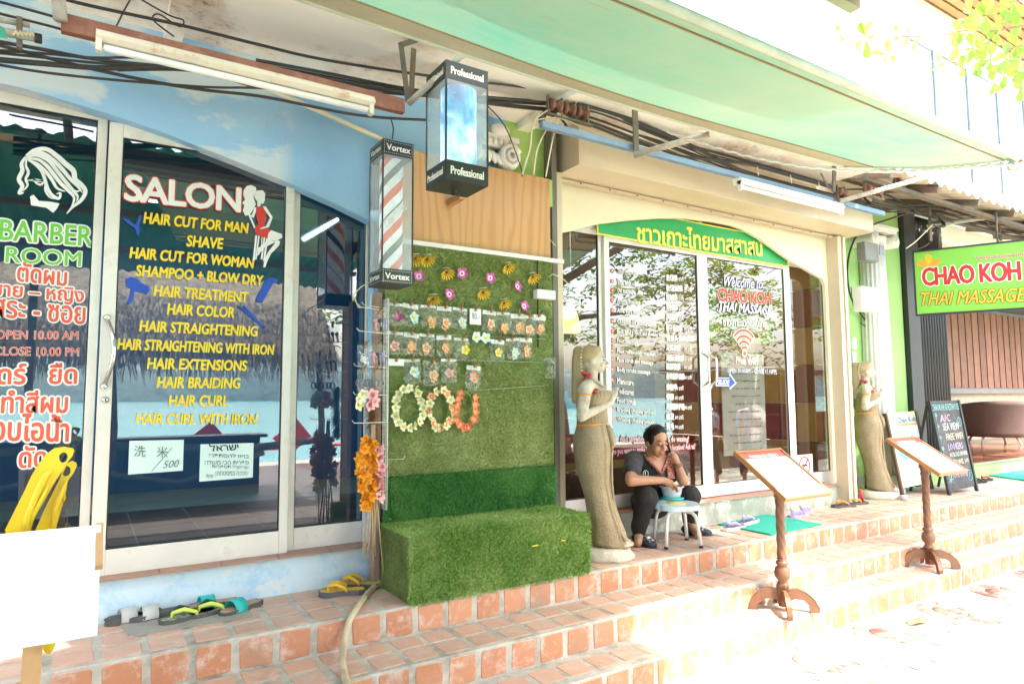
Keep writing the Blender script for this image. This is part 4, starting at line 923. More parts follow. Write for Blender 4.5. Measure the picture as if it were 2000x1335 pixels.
decal('lettering', girl, [WV, REDV], sd, GYS-.012, c4, 'white and red silhouette of a woman on a bar stool')
tools = [([(150,815),(185,802),(225,812),(250,840),(305,865),(308,890),(290,915),(245,900),(210,895),(200,950),(180,978),(155,980),(175,930),(185,880),(155,860)],0),
 ([(1000,950),(1060,830),(1090,808),(1140,815),(1145,835),(1110,850),(1060,940),(1040,970),(1010,965)],0),
 ([(880,990),(895,990),(980,1060),(1060,1120),(1065,1135),(1040,1125),(960,1060)],0),([(915,990),(930,992),(1010,1080),(1015,1100),(1000,1095)],0),
 ([(130,425),(150,420),(215,465),(245,400),(255,405),(240,470),(245,520),(232,542),(222,520),(215,490),(170,460)],0)]
decal('lettering', tools, [BLV], sd, GYS-.012, c4, 'blue cut-outs of hair dryer, tube, comb and scissors')
# paper notices taped to the salon door
PAPER = mat('pale paper', (.62,.76,.72), .8, .02); PEN = mat('grey pen', (.12,.18,.18), .8); MARK = mat('black marker', (.02,.02,.02), .7)
def paper(label, px, y):
    c = [Y(a, b, y) for a, b in px]; x0 = (c[0].x+c[3].x)/2; x1 = (c[1].x+c[2].x)/2; z1 = (c[0].z+c[1].z)/2; z0 = (c[2].z+c[3].z)/2
    t = thing('paper_notice', label, 'notice', ((x0+x1)/2, y, z0)); m = MB(); 
    m.add([(x0,y,z0),(x1,y,z0+.004),(x1,y,z1-.004),(x0,y,z1),(x0,y+.001,z0),(x1,y+.001,z0+.004),(x1,y+.001,z1-.004),(x0,y+.001,z1)], [(0,1,2,3),(4,7,6,5),(0,4,5,1),(1,5,6,2),(2,6,7,3),(3,7,4,0)])
    m.build('sheet', PAPER, t); return t
py = GYS-.014
t = paper('pale handwritten paper with foreign characters and 500 on the salon door', [(253,859),(360,858),(356,923),(250,923)], py)
T('洗   米', (262,880),(328,883), 22, [PEN], t, py-.001, -.005, res=2); T('500', (318,907),(350,904), 14, [PEN], t, py-.001, -.005, shear=.3)
m = MB(); m.obox(Y(336,874,py-.002), Y(296,920,py-.002), .003, .001, up=(0,1,0)); m.build('pen_stroke', PEN, t)
t = paper('pale paper densely written by hand in Hebrew beside the first paper', [(393,865),(497,865),(492,935),(388,938)], py)
T('ישראל'[::-1], (408,874),(466,871), 14, [MARK], t, py-.001, .015, shear=-.2)
for i, (s, a, b) in enumerate((('בואו להסתפר!',(408,888),(486,890)),('ספרית הכי מעולה',(400,902),(486,902)),('שראון!!! תספורות',(414,911),(485,913)),('סככה במסטחה!',(421,923),(483,923)),('נשיקות',(403,930),(416,931)))):
    T(s[::-1], a, b, 9, [PEN], t, py-.001, 0, res=1)
# massage shop glass
yd = SYD-.005
FLW = [(cos(a)*(1+.35*cos(5*a)), sin(a)*(1+.35*cos(5*a))) for a in np.linspace(0,2*pi,30,endpoint=False)]
menu = ['Thai massage','Thai with oil','Oil massage','Aroma massage','Aloe vera massage','Coconut Oil massage','Back, head + Neck and shoulder massage','Foot massage','Foot reflexology massage','Face scrub and massage','Body scrubs massage','Manicure','Pedicures','Foot scrub','Braiding (Asking price)','Waxing (Asking price)']
ends = [1243,1241,1240,1250,1260,1267,1306,1246,1280,1275,1269,1237,1237,1241,1275,1276]
chn = ['泰式按摩','泰式精油按摩','精油按摩','芳香按摩','芦荟按摩','椰子油按摩','背部头颈肩按摩','足底按摩','足部反射按摩','面部按摩','身体磨砂按摩','修指甲','修脚','足部磨砂护理','编发','脱毛']
cend = [1322,1332,1322,1322,1322,1331,1355,1328,1335,1328,1336,1321,1315,1336,1316,1316]
ys = [529,549,567,586,606,627,647,665,685,702,721,742,761,780,799,818]
SH = mat('grey print shadow', (.30,.27,.27), .6)
for i, s in enumerate(menu):
    q = Y(1196, ys[i]-.5, yd); r = .021
    m = MB(); m.poly([(q.x+r*a*.8, yd-.001, q.z+r*b*.8) for a, b in FLW], 0); m.poly([(q.x+r*.25*a, yd-.0015, q.z+r*.25*b) for a, b in FLW], 1); m.build('flower_print', [REDO, WV], d1)
    T(s, (1205,ys[i]+1),(ends[i],ys[i]+3+(ends[i]-1205)*.06), 12, [WV, SH], d1, yd, .01, ((.03,1),(0,0)), res=1)
    T(chn[i], (1301,ys[i]+13),(cend[i],ys[i]+14), 13, [WV, SH], d1, yd, .02, ((.03,1),(0,0)), res=1)
for i in range(0, 16):
    T(['60 นาที','90 นาที'][i % 2], (1318 if cend[i] < 1326 else 1336, ys[i]+15),(1334 if cend[i] < 1326 else 1350, ys[i]+15), 9, [WV, SH], d1, yd-.002, .01, ((.02,1),(0,0)), res=1)
T('And anywhere you want to do waxing!', (1210,858),(1345,858), 16, [WV, MAGV], d1, yd, .0, ((.06,1),(0,0)), res=1)
T('Do you want to make appointment with location? Ask us!', (1194,883),(1357,872), 16, [WV, MAGV], d1, yd, .0, ((.06,1),(0,0)), res=1)
T('Welcome to...', (1414,549),(1497,555), 20, [WV, BLV], d2, yd, -.005, ((.035,1),(0,0)), shear=.35)
T('CHAO KOH', (1402,575),(1505,583), 24, [REDV, WV], d2, yd, .035, ((.03,1),(0,0)), space=.9)
T('THAI MASSAGE', (1404,597),(1507,607), 18, [WV, BLV], d2, yd, .01, ((.03,1),(0,0)), shear=.35)
T('ชาวเกาะนวดแผนไทย', (1412,627),(1497,631), 18, [WV, SH], d2, yd, .01, ((.03,1),(0,0)), res=1)
m = MB(); c0 = Y(1454, 690, yd)
for k, r in enumerate((.06,.115,.17,.225)):
    for lay, (w, mi, e) in enumerate(((.044,1,.001),(.028,0,.002))):
        A = np.linspace(pi*.25-.05*(lay == 0), pi*.75+.05*(lay == 0), 12)
        P1 = [(c0.x+(r+w/2)*cos(a)*.9, yd-e, c0.z+(r+w/2)*sin(a)) for a in A]; P2 = [(c0.x+(r-w/2)*cos(a)*.9, yd-e, c0.z+(r-w/2)*sin(a)) for a in A]
        m.add(P1+P2, [(i, i+1, 12+i+1, 12+i) for i in range(11)], mi)
for r, mi, e in ((.034,1,.0012),(.024,0,.0022)): m.poly([(c0.x+r*cos(a), yd-e, c0.z+r*sin(a)) for a in np.linspace(0,2*pi,16,endpoint=False)], mi)
m.build('wifi_symbol', [REDO, WV], d2)
T('Free WiFi', (1437,703),(1479,706), 13, [WV, REDV], d2, yd, .01, ((.04,1),(0,0)))
T('OPEN 10.00AM. - CLOSE 11.00PM.', (1420,723),(1517,726), 10, [WV, BLV], d2, yd, .0, ((.03,1),(0,0)), res=1)
m = MB()
for k, (s, mi) in enumerate(((1.12,1),(1,0))):
    cx, cz = 1416, 745
    m.poly([(lambda q: (q.x, yd-.001-.0006*k, q.z))(Y(cx+(a-cx)*s, cz+(b-cz)*(s+.1*(1-k)), yd)) for a, b in ((1400,738),(1424,739),(1424,731),(1436,747),(1424,758),(1424,752),(1400,752))], mi)
m.build('arrow_print', [BLV, WV], d2); T('SLIDE', (1402,745),(1425,746), 9, [WV], d2, yd-.003, .03, shear=.3)
# green Thai banner over the doors
bn = thing('shop_banner', 'green banner with yellow Thai letters under the cream arch', 'banner', (4.7,4.17,3.0))
GBN = mat('green banner', (.02,.33,.09), .4, .12, 1.2); YB = mat('banner yellow', (.85,.70,.12), .5)
yb_ = 4.165
top = [(3.50,3.075),(3.60,3.10),(3.80,3.14),(4.10,3.185),(4.40,3.20)]; 
outl = [(3.49,2.935),(3.49,3.06),(3.8,3.13),(4.13,3.20),(6.02,3.20),(6.02,2.915)]
def inset(o, d): 
    cx, cz = 4.7, 3.05; return [(x+(d if x < cx else -d), z+(d if z < cz else -d)) for x, z in o]
m = MB(); m.prism(outl, yb_, yb_+.012, 1); m.prism(inset(outl,.012), yb_-.002, yb_, 0); m.build('cloth', [GBN, YB], bn)
T('ชาวเกาะไทยมาสสาสน์', (1244,452),(1489,482), 42, [YB, GRV], bn, yb_-.003, .02, ((.02,1),(0,0)))
# hanging sign of the massage shop, seen obliquely
sg = thing('hanging_sign', 'bright green CHAO KOH THAI MASSAGE sign with orange flower hanging from the lounge roof', 'sign', (8,3.5,2.9))
A = Y(1787,494,3.9); B = Y(1790,613,3.9); zt, zb_ = A.z, B.z; xl = (A.x+B.x)/2
# direction of the sign: from its left edge towards the street and right
def meet(px, py, z): 
    return Z(px, py, z)
Rt = meet(2070, 463, zt)
ux = Vector((Rt.x-xl, Rt.y-3.9, 0)); wid = ux.length; ux.normalize(); nn = Vector((ux.y, -ux.x, 0))
if nn.dot(Vector((xl,3.9,0))) > 0: nn = -nn
def SP(u, v, e=0): return Vector((xl,3.9,zb_))+ux*u+Vector((0,0,v))+nn*e
hS = zt-zb_
def qbox(m, u0, u1, v0, v1, e0, e1, mi=0):
    vs = [SP(u,v,e) for e in (e0,e1) for u, v in ((u0,v0),(u1,v0),(u1,v1),(u0,v1))]
    m.add(vs, [(0,3,2,1),(4,5,6,7),(0,1,5,4),(1,2,6,5),(2,3,7,6),(3,0,4,7)], mi)
SGG = mat('sign green', (.20,.52,.05), .45, .08, .8); 
m = MB(); qbox(m, 0, wid, 0, hS, -.04, 0); m.build('board', SGG, sg)
m = MB(); qbox(m, -.02, wid+.02, -.02, 0, -.045, .006); qbox(m, -.02, wid+.02, hS, hS+.02, -.045, .006); qbox(m, -.02, 0, 0, hS, -.045, .006); m.build('frame', BLACK, sg)
def ST(s, u0, v0, u1, v1, h, mats, base, layers, **k):
    return lettering('lettering', s, SP(u0,v0,.003), SP(u1,v1,.003), h, mats, sg, base, layers, nrm=nn, **k)
k_ = wid/(2070-1787)
def su(px): # position along the board of a photo column
    d = _ray(px, 540); # intersect vertical plane of the sign
    den = d.x*nn.x+d.y*nn.y; t = (xl*nn.x+3.9*nn.y)/den; p = Vector((d.x*t, d.y*t)); return (p-Vector((xl,3.9))).dot(Vector((ux.x,ux.y)))
def sv(px, py):
    d = _ray(px, py); den = d.x*nn.x+d.y*nn.y; t = (xl*nn.x+3.9*nn.y)/den; return EYE+d.z*t-zb_
SR = mat('sign red', (.50,.02,.015), .6); SW = mat('sign white', (.85,.85,.8), .5); SYE = mat('sign yellow', (.75,.42,.01), .5); SB = mat('sign dark', (.05,.04,.02), .5); SO = mat('sign orange', (.85,.30,.02), .5, .2, 9)
m = MB()
fc = (su(1815), sv(1815,517)); fr_ = .125
for k in range(5):
    a0 = k*2*pi/5+.3; pts = []
    for s in np.linspace(-.55,.55,9): rr = fr_*(1-.55*abs(s/.55)**2.5); pts.append(SP(fc[0]+rr*cos(a0+s)*.95, fc[1]+rr*sin(a0+s), .002+.0004*k))
    pts.append(SP(fc[0], fc[1], .002+.0004*k)); m.poly(pts, k % 2)
m.build('flower_print', [SO, SYE], sg)
ST('CHAO KOH', su(1802), sv(1802,541), su(1993), sv(1993,528), .20, [SR, SW], .035, ((.035,1),(0,0)), space=.92)
ST('THAI MASSAGE', su(1797), sv(1797,584), su(2003), sv(2003,575), .15, [SYE, SB], .015, ((.03,1),(0,0)), shear=.35)
ST('ชาวเกาะนวดแผนไทย', su(1908), sv(1908,503), su(2004), sv(2004,495), .05, [SR, SW], .01, ((.03,1),(0,0)), res=1)
m = MB(); m.tube([SP(.03,hS+.02,-.02), SP(.03,hS+.12,-.02)], .008, 6); m.tube([SP(.03,hS+.04,-.02), SP(.10,hS+.06,-.02), SP(.16,hS+.10,-.02)], .008, 6); m.tube([SP(.25,hS+.0,-.02), SP(.26,hS+.35,-.02)], .012, 6); m.tube([SP(wid*.6,hS,-.02), SP(wid*.6,hS+.35,-.02)], .012, 6); m.build('hanger', STEEL, sg)
# ================================================================== FIGURES
def voxel(mb, size, smooth=4, fac=.5, dec=None):
    me = mb.mesh('tmp', []); o = bpy.data.objects.new('tmp', me); COL.objects.link(o)
    r = o.modifiers.new('r', 'REMESH'); r.mode = 'VOXEL'; r.voxel_size = size; r.use_smooth_shade = True
    if smooth: s = o.modifiers.new('s', 'SMOOTH'); s.iterations = smooth; s.factor = fac
    dg = bpy.context.evaluated_depsgraph_get(); m2 = bpy.data.meshes.new_from_object(o.evaluated_get(dg))
    bpy.data.objects.remove(o); bpy.data.meshes.remove(me)
    return m2
def fig(name, mb, size, mats, parent, smooth=4, world=True, fn=None, disp=None, label=None):
    m2 = voxel(mb, size, smooth); m2.name = name
    off = Vector(WL.get(parent.name, (0,0,0))) if world else Vector((0,0,0))
    if disp:
        for v in m2.vertices: v.co = v.co + v.normal*disp(v.co)
    if fn:
        for p in m2.polygons: p.material_index = fn(p.center, p.normal)
    m2.transform(Matrix.Translation(-off)); m2.materials.clear()
    for m in (mats if isinstance(mats, (list, tuple)) else [mats]): m2.materials.append(m)
    if fn: 
        pass
    for p in m2.polygons: p.use_smooth = True
    return obj(name, m2, parent, label=label)
SST = mat('painted stone skin', (.52,.465,.37), .7, .12, 14, dirt=(.30,.25,.18), dpos=(.46,.72), dscale=9, kind='Object')
SHAIR = mat('sandstone hair', (.42,.31,.17), .7, .12, 30, bmp=.6, bscale=150, kind='Object')
def weave():
    m, N, L, P = nmat('carved dress'); P.inputs['Roughness'].default_value = .75; v = coords(N, L, 'Object')
    c = ramp(N, L, noise(N, L, v, 7, 6, .7), [(.3,(.24,.19,.12)),(.7,(.40,.33,.22))])
    vo = N.new('ShaderNodeTexVoronoi'); vo.inputs['Scale'].default_value = 75; L.new(v, vo.inputs['Vector'])
    c = mixc(N, L, ramp(N, L, vo.outputs['Distance'], [(.1,.0),(.5,.5)]), c, (.24,.17,.08)); L.new(c, P.inputs['Base Color'])
    bump(N, L, P, vo.outputs['Distance'], .7, .004); return m
SDR = weave(); SRED = mat('rose paint', (.45,.05,.04), .5); SOR = mat('orange paint', (.75,.28,.05), .5); SEYE = mat('eye paint', (.10,.22,.38), .5); SBR = mat('brow paint', (.10,.06,.04), .6)
SCONC = mat('rough cement', (.52,.47,.38), .9, .18, 20, bmp=.8, bscale=50, kind='Object')
def statue(label, loc, rz, grp):
    t = thing('statue', label, 'statue', loc, grp, rz)
    P = lambda u, w, z: Vector((w, -u, z))
    m = MB(); r0 = np.random.RandomState(3)
    m.lathe([(.175,0),(.18,.03),(.165,.055),(.155,.075),(.13,.085)], (0,-.03,0), 28, fn=lambda r, z, a: r*(1+.06*sin(a*3+1)+.03*sin(a*7+z*60)))
    m.build('base', SCONC, t, world=False)
    # body: one continuous figure
    m = MB()
    m.cap(P(-.035,0,.80), P(-.035,0,1.00), .085, .08, 16); m.cap(P(-.035,0,1.0), P(-.04,0,1.16), .08, .092, 16)
    for s in (-1,1):
        m.ball(P(.02,s*.055,1.12), .048, 12); m.cap(P(-.05,s*.05,1.19), P(-.055,s*.155,1.19), .06, .045, 12)
        m.cap(P(-.06,s*.165,1.18), P(-.085,s*.185,.985), .042, .035, 12); m.cap(P(-.085,s*.185,.985), P(.085,s*.025,1.075), .035, .022, 12)
        # hand: palm and five fingers pointing up
        m.cap(P(.088,s*.017,1.075), P(.098,s*.013,1.115), .019, .018, 10)
        for k in range(4): m.cap(P(.082+.012*k,s*.010,1.11), P(.098+.011*k,s*.006,1.188-.009*abs(k-1.4)), .0078, .0062, 8)
        m.cap(P(.075,s*.018,1.09), P(.066,s*.010,1.135), .009, .007, 8)
        m.ball(P(.115,s*.045,.108), (.035,.085,.028), 12)
        for k in range(5): m.ball(P(.200-.01*k,s*(.022+.0145*k),.100), (.0085,.020,.0095), 8)
    m.cap(P(-.045,0,1.2), P(-.03,0,1.31), .042, .038, 12)
    for s in (-1,1): m.cap(P(-.03,s*.05,.82), P(.03,s*.05,.30), .06, .04, 10); m.cap(P(.03,s*.05,.30), P(.08,s*.045,.125), .04, .035, 10)
    m.ball(P(-.022,0,1.385), (.066,.078,.088), 20); m.ball(P(.012,0,1.345), (.043,.046,.052), 16); m.ball(P(.030,0,1.312), (.018,.020,.016), 10)
    m.cap(P(.055,0,1.385), P(.071,0,1.357), .007, .010, 8); m.ball(P(.053,0,1.332), (.018,.011,.009), 8)
    for s in (-1,1): m.ball(P(-.025,s*.066,1.365), (.010,.018,.026), 8); m.ball(P(.036,s*.028,1.352), (.022,.02,.022), 8)
    fig('body', m, .006, [SST, SRED], t, 3, False, fn=lambda c, n: 1 if (c.z < .112 and -c.y > .196) else 0)
    m = MB()
    for s in (-1,1):
        m.obox(P(.055,s*.018,1.384), P(.044,s*.038,1.383), .003, .006); 
    m.build('eyes', SEYE, t, world=False)
    m = MB()
    for s in (-1,1): m.tube([P(.058,s*.012,1.398), P(.054,s*.028,1.404), P(.038,s*.046,1.398)], .0022, 5); m.tube([P(.057,s*.016,1.378), P(.050,s*.032,1.377), P(.042,s*.042,1.380)], .0018, 5)
    m.build('brows', SBR, t, world=False)
    m = MB(); m.ball(P(.066,0,1.331), (.014,.005,.005), 8); m.build('lips', SRED, t, world=False)
    m = MB(); m.ball(P(-.045,0,1.415), (.076,.082,.078), 20); m.ball(P(-.02,0,1.455), (.055,.055,.035), 14); m.ball(P(-.11,0,1.44), (.045,.05,.05), 14)
    m.cap(P(-.12,0,1.40), P(-.135,0,1.10), .045, .035, 12); m.cap(P(-.10,0,1.36), P(-.12,.03,1.15), .04, .03, 12)
    fig('hair', m, .007, SHAIR, t, 3, False)
    m = MB()
    for k in range(9): a = k/8; m.ball(P(-.088-.012*sin(a*3), .055, 1.47-.19*a), .010, 8)
    for k in range(9): a = k/8; m.ball(P(-.088-.012*sin(a*3), -.055, 1.47-.19*a), .010, 8)
    m.build('hair_beads', SST, t, world=False)
    m = MB()
    for c in (P(-.075,-.075,1.285), P(-.045,-.085,1.265), P(-.075,.075,1.285), P(.0,-.12,1.16), P(.0,.12,1.16)):
        m.ball(c, .019, 10); 
        for k in range(5): m.ball(c+Vector((.012*cos(k*1.26), .012*sin(k*1.26), .004)), .010, 8)
    m.build('roses', SRED, t, world=False)
    m = MB()
    for s in (-1,1): m.tube([P(-.068+.045*cos(a), s*.170+.046*sin(a), 1.135) for a in np.linspace(0,2*pi,20,endpoint=False)], .006, 6, closed=True)
    m.tube([P(-.035+.100*cos(a), .112*sin(a), .925+.008*cos(a)) for a in np.linspace(0,2*pi,30,endpoint=False)], .007, 8, closed=True)
    m.build('belt', SOR, t, world=False)
    m = MB()
    m.tube([P(-.01+.055*cos(a), .085*sin(a), 1.225-.035*cos(a)) for a in np.linspace(-1.9,1.9,24)], .006, 6)
    for s in (-1,1): m.tube([P(.07+.026*cos(a), s*.030+.02*sin(a), 1.065+.01*sin(a)) for a in np.linspace(0,2*pi,16,endpoint=False)], .005, 6, closed=True)
    m.build('jewellery', SHAIR, t, world=False)
    # bodice with pleats
    n = 96; m = MB(); vs = []
    prof = [(.93,.100,.112,-.035),(1.0,.097,.108,-.037),(1.06,.100,.112,-.035),(1.10,.112,.118,-.022),(1.135,.112,.118,-.020),(1.155,.100,.112,-.022)]
    for (z, ru, rw, cu_) in prof:
        for j in range(n): a = 2*pi*j/n; k = 1+.022*cos(a*30); vs.append(P(cu_+ru*cos(a)*k, rw*sin(a)*k, z+.012*cos(a)))
    m.add(vs, [(i*n+j, i*n+(j+1)%n, (i+1)*n+(j+1)%n, (i+1)*n+j) for i in range(len(prof)-1) for j in range(n)], 0, True); m.build('bodice', SDR, t, world=False)
    # long skirt, hem swept forward, with a folded front seam
    prof = [(.098,.060,.128,.105),(.118,.062,.130,.106),(.15,.054,.122,.100),(.22,.040,.108,.102),(.32,.018,.098,.102),(.42,.0,.094,.105),(.52,-.02,.10,.112),(.62,-.03,.115,.126),(.72,-.032,.128,.142),(.80,-.035,.128,.150),(.86,-.037,.115,.135),(.92,-.037,.100,.115),(.945,-.037,.098,.110)]
    vs = []; n = 120
    for (z, cu_, ru, rw) in prof:
        for j in range(n):
            a = 2*pi*j/n; f = max(0, 1-z/.9); k = 1+.018*f*sin(a*9+z*9)+.01*sin(a*5-z*22)
            fold = .012*math.exp(-((a-(.62 if True else 0))/.10)**2)+.010*math.exp(-((a-.80)/.06)**2)
            vs.append(P(cu_+(ru*k+fold)*cos(a), (rw*k+fold)*sin(-a), z+(.018*cos(a*1.0+2.6) if z < .2 else 0)))
    m = MB(); fs = [(i*n+j, i*n+(j+1)%n, (i+1)*n+(j+1)%n, (i+1)*n+j) for i in range(len(prof)-1) for j in range(n)]
    m.add(vs, fs+[tuple(range(n-1,-1,-1))], 0, True); m.build('skirt', SDR, t, world=False)
    m = MB()
    m.tube([P(.062,-.055,.92), P(.085,-.06,.86), P(.098,-.06,.80), P(.085,-.05,.74)], [.018,.024,.018,.008], 10)
    m.tube([P(.088,-.062,.74), P(.085,-.055,.55), P(.094,-.052,.40), P(.105,-.06,.25), P(.165,-.075,.13)], [.007,.008,.008,.009,.009], 8)
    m.build('sash', SDR, t, world=False)
    t.scale = (1.12, 1.10, 1.0); return t
p1_ = Z(1180,1088,.48); statue('nearer stone statue of a woman with joined palms, beside the turf bench', (p1_.x-.02, p1_.y+.02, .48), .80, 'stone women statues greeting at the shop')
p2_ = Z(1712,972,.48); statue('farther stone statue of a woman with joined palms, before the white column', (p2_.x, p2_.y+.02, .48), .72, 'stone women statues greeting at the shop')
# ------------------------------------------------------------------ seated woman
SKIN = mat('brown skin', (.40,.21,.125), .5, .08, 10, dirt=(.36,.15,.09), dpos=(.5,.8), dscale=12); HAIRM = mat('black hair', (.006,.0045,.004), .55, .3, 60, spec=.25)
SHIRT = mat('charcoal shirt', (.036,.038,.044), .85, .12, 12, bmp=.4, bscale=60); TROU = mat('black trousers', (.011,.010,.010), .8, .2, 8, bmp=.3, bscale=30)
def trimm():
    m, N, L, P = nmat('patterned red trim'); P.inputs['Roughness'].default_value = .8; v = coords(N, L, 'World')
    vo = N.new('ShaderNodeTexVoronoi'); vo.inputs['Scale'].default_value = 90; L.new(v, vo.inputs['Vector'])
    L.new(ramp(N, L, vo.outputs['Distance'], [(.2,(.55,.36,.25)),(.5,(.26,.06,.05))]), P.inputs['Base Color']); return m
TRIM = trimm()
wm = thing('person', 'woman in charcoal shirt and black trousers sitting on the step, phoning and eating', 'person', (3.95,4.05,.48))
hd = Y(1283,861,3.84); nk = Y(1274,892,3.92); ch = Y(1276,925,4.00); pv = Y(1277,972,4.10)
rs_, re_, rw_, rh_ = Y(1238,897,3.96), Y(1232,938,3.76), Y(1296,937,3.66), Y(1310,941,3.63)
ls_, le_, lw_, lh_ = Y(1313,897,3.98), Y(1334,938,3.80), Y(1322,901,3.80), Y(1313,884,3.81)
rk, ra, rf = Y(1262,970,3.74), Y(1248,1040,3.83), Y(1246,1058,3.76)
lk, la, lf = Y(1348,968,3.78), Y(1348,1036,3.86), Y(1364,1052,3.72)
ra.z = .565; la.z = .565
m = MB()
fd = (Y(1297,884,3.70)-hd).normalized()            # where the face looks: down to the right
fd = Vector((-.10,-.92,-.40)).normalized(); sidev = fd.cross(Vector((0,0,1))).normalized(); upf = sidev.cross(fd).normalized()
def HP(f_, s_, u_): return hd+(fd*f_+sidev*s_+upf*u_)*1.07
Rh = Matrix((sidev, fd, upf)).transposed()
m.ball(HP(-.012,0,.022), (.073,.088,.088), 20, rot=Rh); m.ball(HP(.028,0,-.038), (.056,.055,.068), 16, rot=Rh); m.ball(HP(.058,0,-.088), (.024,.02,.02), 10, rot=Rh)
m.cap(HP(.082,0,.012), HP(.098,0,-.022), .009, .014, 8)
for s in (-1,1): m.ball(HP(.090,s*.012,-.026), (.010,.010,.008), 8, rot=Rh); m.ball(HP(-.005,s*.072,-.015), (.012,.022,.032), 10, rot=Rh); m.ball(HP(.052,s*.036,-.030), (.025,.028,.028), 10, rot=Rh); m.ball(HP(.071,s*.030,.012), (.016,.010,.010), 8, rot=Rh)
m.ball(HP(.078,0,-.052), (.023,.014,.008), 10, rot=Rh); m.ball(HP(.075,0,-.067), (.020,.013,.009), 10, rot=Rh)
m.cap(nk+Vector((0,.01,-.03)), hd-fd*.03-upf*.03, .055, .05, 14)
m.cap(pv, ch, .15, .135, 16); m.cap(ch, nk+Vector((0,.02,-.05)), .13, .07, 14)
m.cap(rs_, ls_, .06, .06, 12)
for a, b, c_, s in ((rs_, re_, rw_, 1), (ls_, le_, lw_, -1)):
    m.cap(a, b, .056, .045, 12); m.cap(b, c_, .044, .026, 12)
for k, a, f_ in ((rk, ra, rf), (lk, la, lf)):
    hipp = pv+Vector((-.09 if k is rk else .09, -.02, -.02)); m.cap(hipp, k, .095, .07, 14); m.cap(k, a, .065, .042, 12); m.cap(a, Vector((f_.x, f_.y, .515)), .036, .03, 10)
# right hand reaching into the bowl
hdv = (rh_-rw_).normalized(); dn = Vector((0,0,-1)); sp_ = hdv.cross(dn).normalized()
m.cap(rw_, rw_+hdv*.05+dn*.012, .027, .032, 10)
for k in range(4):
    b = rw_+hdv*(.062)+sp_*(-.03+.02*k)+dn*.005; c2 = b+hdv*.035+dn*(.012+.004*k); c3 = c2+hdv*.010+dn*.034; m.cap(b, c2, .0105, .0095, 8); m.cap(c2, c3, .0095, .008, 8)
b = rw_+hdv*.03+sp_*.038; m.cap(b, b+hdv*.035+dn*.03-sp_*.008, .012, .010, 8); m.cap(b+hdv*.035+dn*.03-sp_*.008, b+hdv*.045+dn*.055-sp_*.012, .010, .008, 8)
# left hand holding the phone to the ear
hl = (lh_-lw_).normalized(); ear = HP(-.005,-.075 if (HP(0,-.07,0)-lh_).length < (HP(0,.07,0)-lh_).length else .075,-.01); pdir = (ear-lh_).normalized()
m.cap(lw_, lw_+hl*.05, .026, .032, 10)
sp2 = hl.cross(pdir).normalized(); fingers_to = (ear-Vector((0,.0,.02)))
for k in range(4):
    b = lw_+hl*(.055+.012*k)+sp2*(-.02+.008*k)-pdir*.005; c2 = b+hl*.022+pdir*.018+sp2*(.028); c3 = c2+pdir*.03+sp2*(-.006); m.cap(b, c2, .0105, .0095, 8); m.cap(c2, c3, .0092, .008, 8)
b = lw_+hl*.035-sp2*.028; m.cap(b, b+hl*.03+pdir*.02, .012, .010, 8)
def shade(c, n): return 0
fig('body', m, .0075, SKIN, wm, 3)
# clothes
m = MB(); tuck = Vector((0,0,-.02))
m.cap(pv+Vector((0,.0,-.0)), ch, .168, .150, 18); m.cap(ch, nk+Vector((-.01,.035,-.075)), .145, .085, 16); m.cap(rs_+Vector((.01,0,-.005)), ls_+Vector((-.01,0,-.005)), .073, .073, 14)
m.ball(ch+Vector((-.07,-.09,.0)), (.085,.07,.08), 12); m.ball(ch+Vector((.07,-.10,.0)), (.085,.07,.08), 12); m.ball(pv+Vector((.02,-.06,.03)), (.16,.13,.10), 14)
for a, b in ((rs_, re_), (ls_, le_)): m.cap(a, a.lerp(b, .66), .074, .069, 12)
def shf(c, n):
    v = c; 
    for a, b in ((rs_, re_), (ls_, le_)):
        d = (b-a); tt = (v-a).dot(d)/d.dot(d)
        if tt > .58 and (v-(a+d*tt)).length < .12: return 1
    return 0
sh_ = fig('shirt', m, .009, [SHIRT, TRIM], wm, 4, fn=shf, disp=lambda v: .004*mnoise.noise(v*16)+.0025*mnoise.noise(v*40))
# V neck : skin showing between two patterned bands
vz = nk+Vector((.01,-.075,-.02)); vb = Y(1289,925,3.835)
m = MB(); L_ = Y(1262,895,3.87); Rr = Y(1305,890,3.87); vbk = Y(1290,924,3.826)
m.add([L_, vbk, Rr, Y(1284,884,3.90), (L_+vbk)/2+Vector((0,-.004,0)), (Rr+vbk)/2+Vector((0,-.004,0))], [(0,4,1,5,2,3)], 0, True); m.build('neckline', SKIN, wm)
m = MB(); m.tube([Y(1259,888,3.92), L_+Vector((0,-.006,0)), (L_+vbk)/2+Vector((0,-.012,0)), vbk+Vector((0,-.010,0)), (Rr+vbk)/2+Vector((0,-.012,0)), Rr+Vector((0,-.006,0)), Y(1311,884,3.92)], .013, 8); m.build('collar', TRIM, wm)
m = MB(); a, b = Y(1306,893,3.87), Y(1311,934,3.83); m.obox(a, b, .075, .02, up=(0,-1,0)); sc = m.build('scarf_strip', TRIM, wm, bevel=.008)
m = MB(); c = Y(1260,925,3.835)
m.tube([c+Vector((.028*cos(a), -.006, .028*sin(a))) for a in np.linspace(0,2*pi,20,endpoint=False)], .002, 5, closed=True); m.tube([c+Vector((-.006,-.008,.018)), c+Vector((-.006,-.008,-.014)), c+Vector((.014,-.008,-.014))], .0025, 5); m.build('badge', WV, wm)
m = MB()
for k, a in ((rk, ra), (lk, la)):
    s = -1 if k is rk else 1; hipp = pv+Vector((s*.10, .0, -.02)); m.cap(hipp, k, .118, .088, 16); m.cap(k, Vector((a.x, a.y, .60)), .082, .058, 14); m.cap(Vector((a.x,a.y,.63)), Vector((a.x,a.y,.59)), .060, .058, 14)
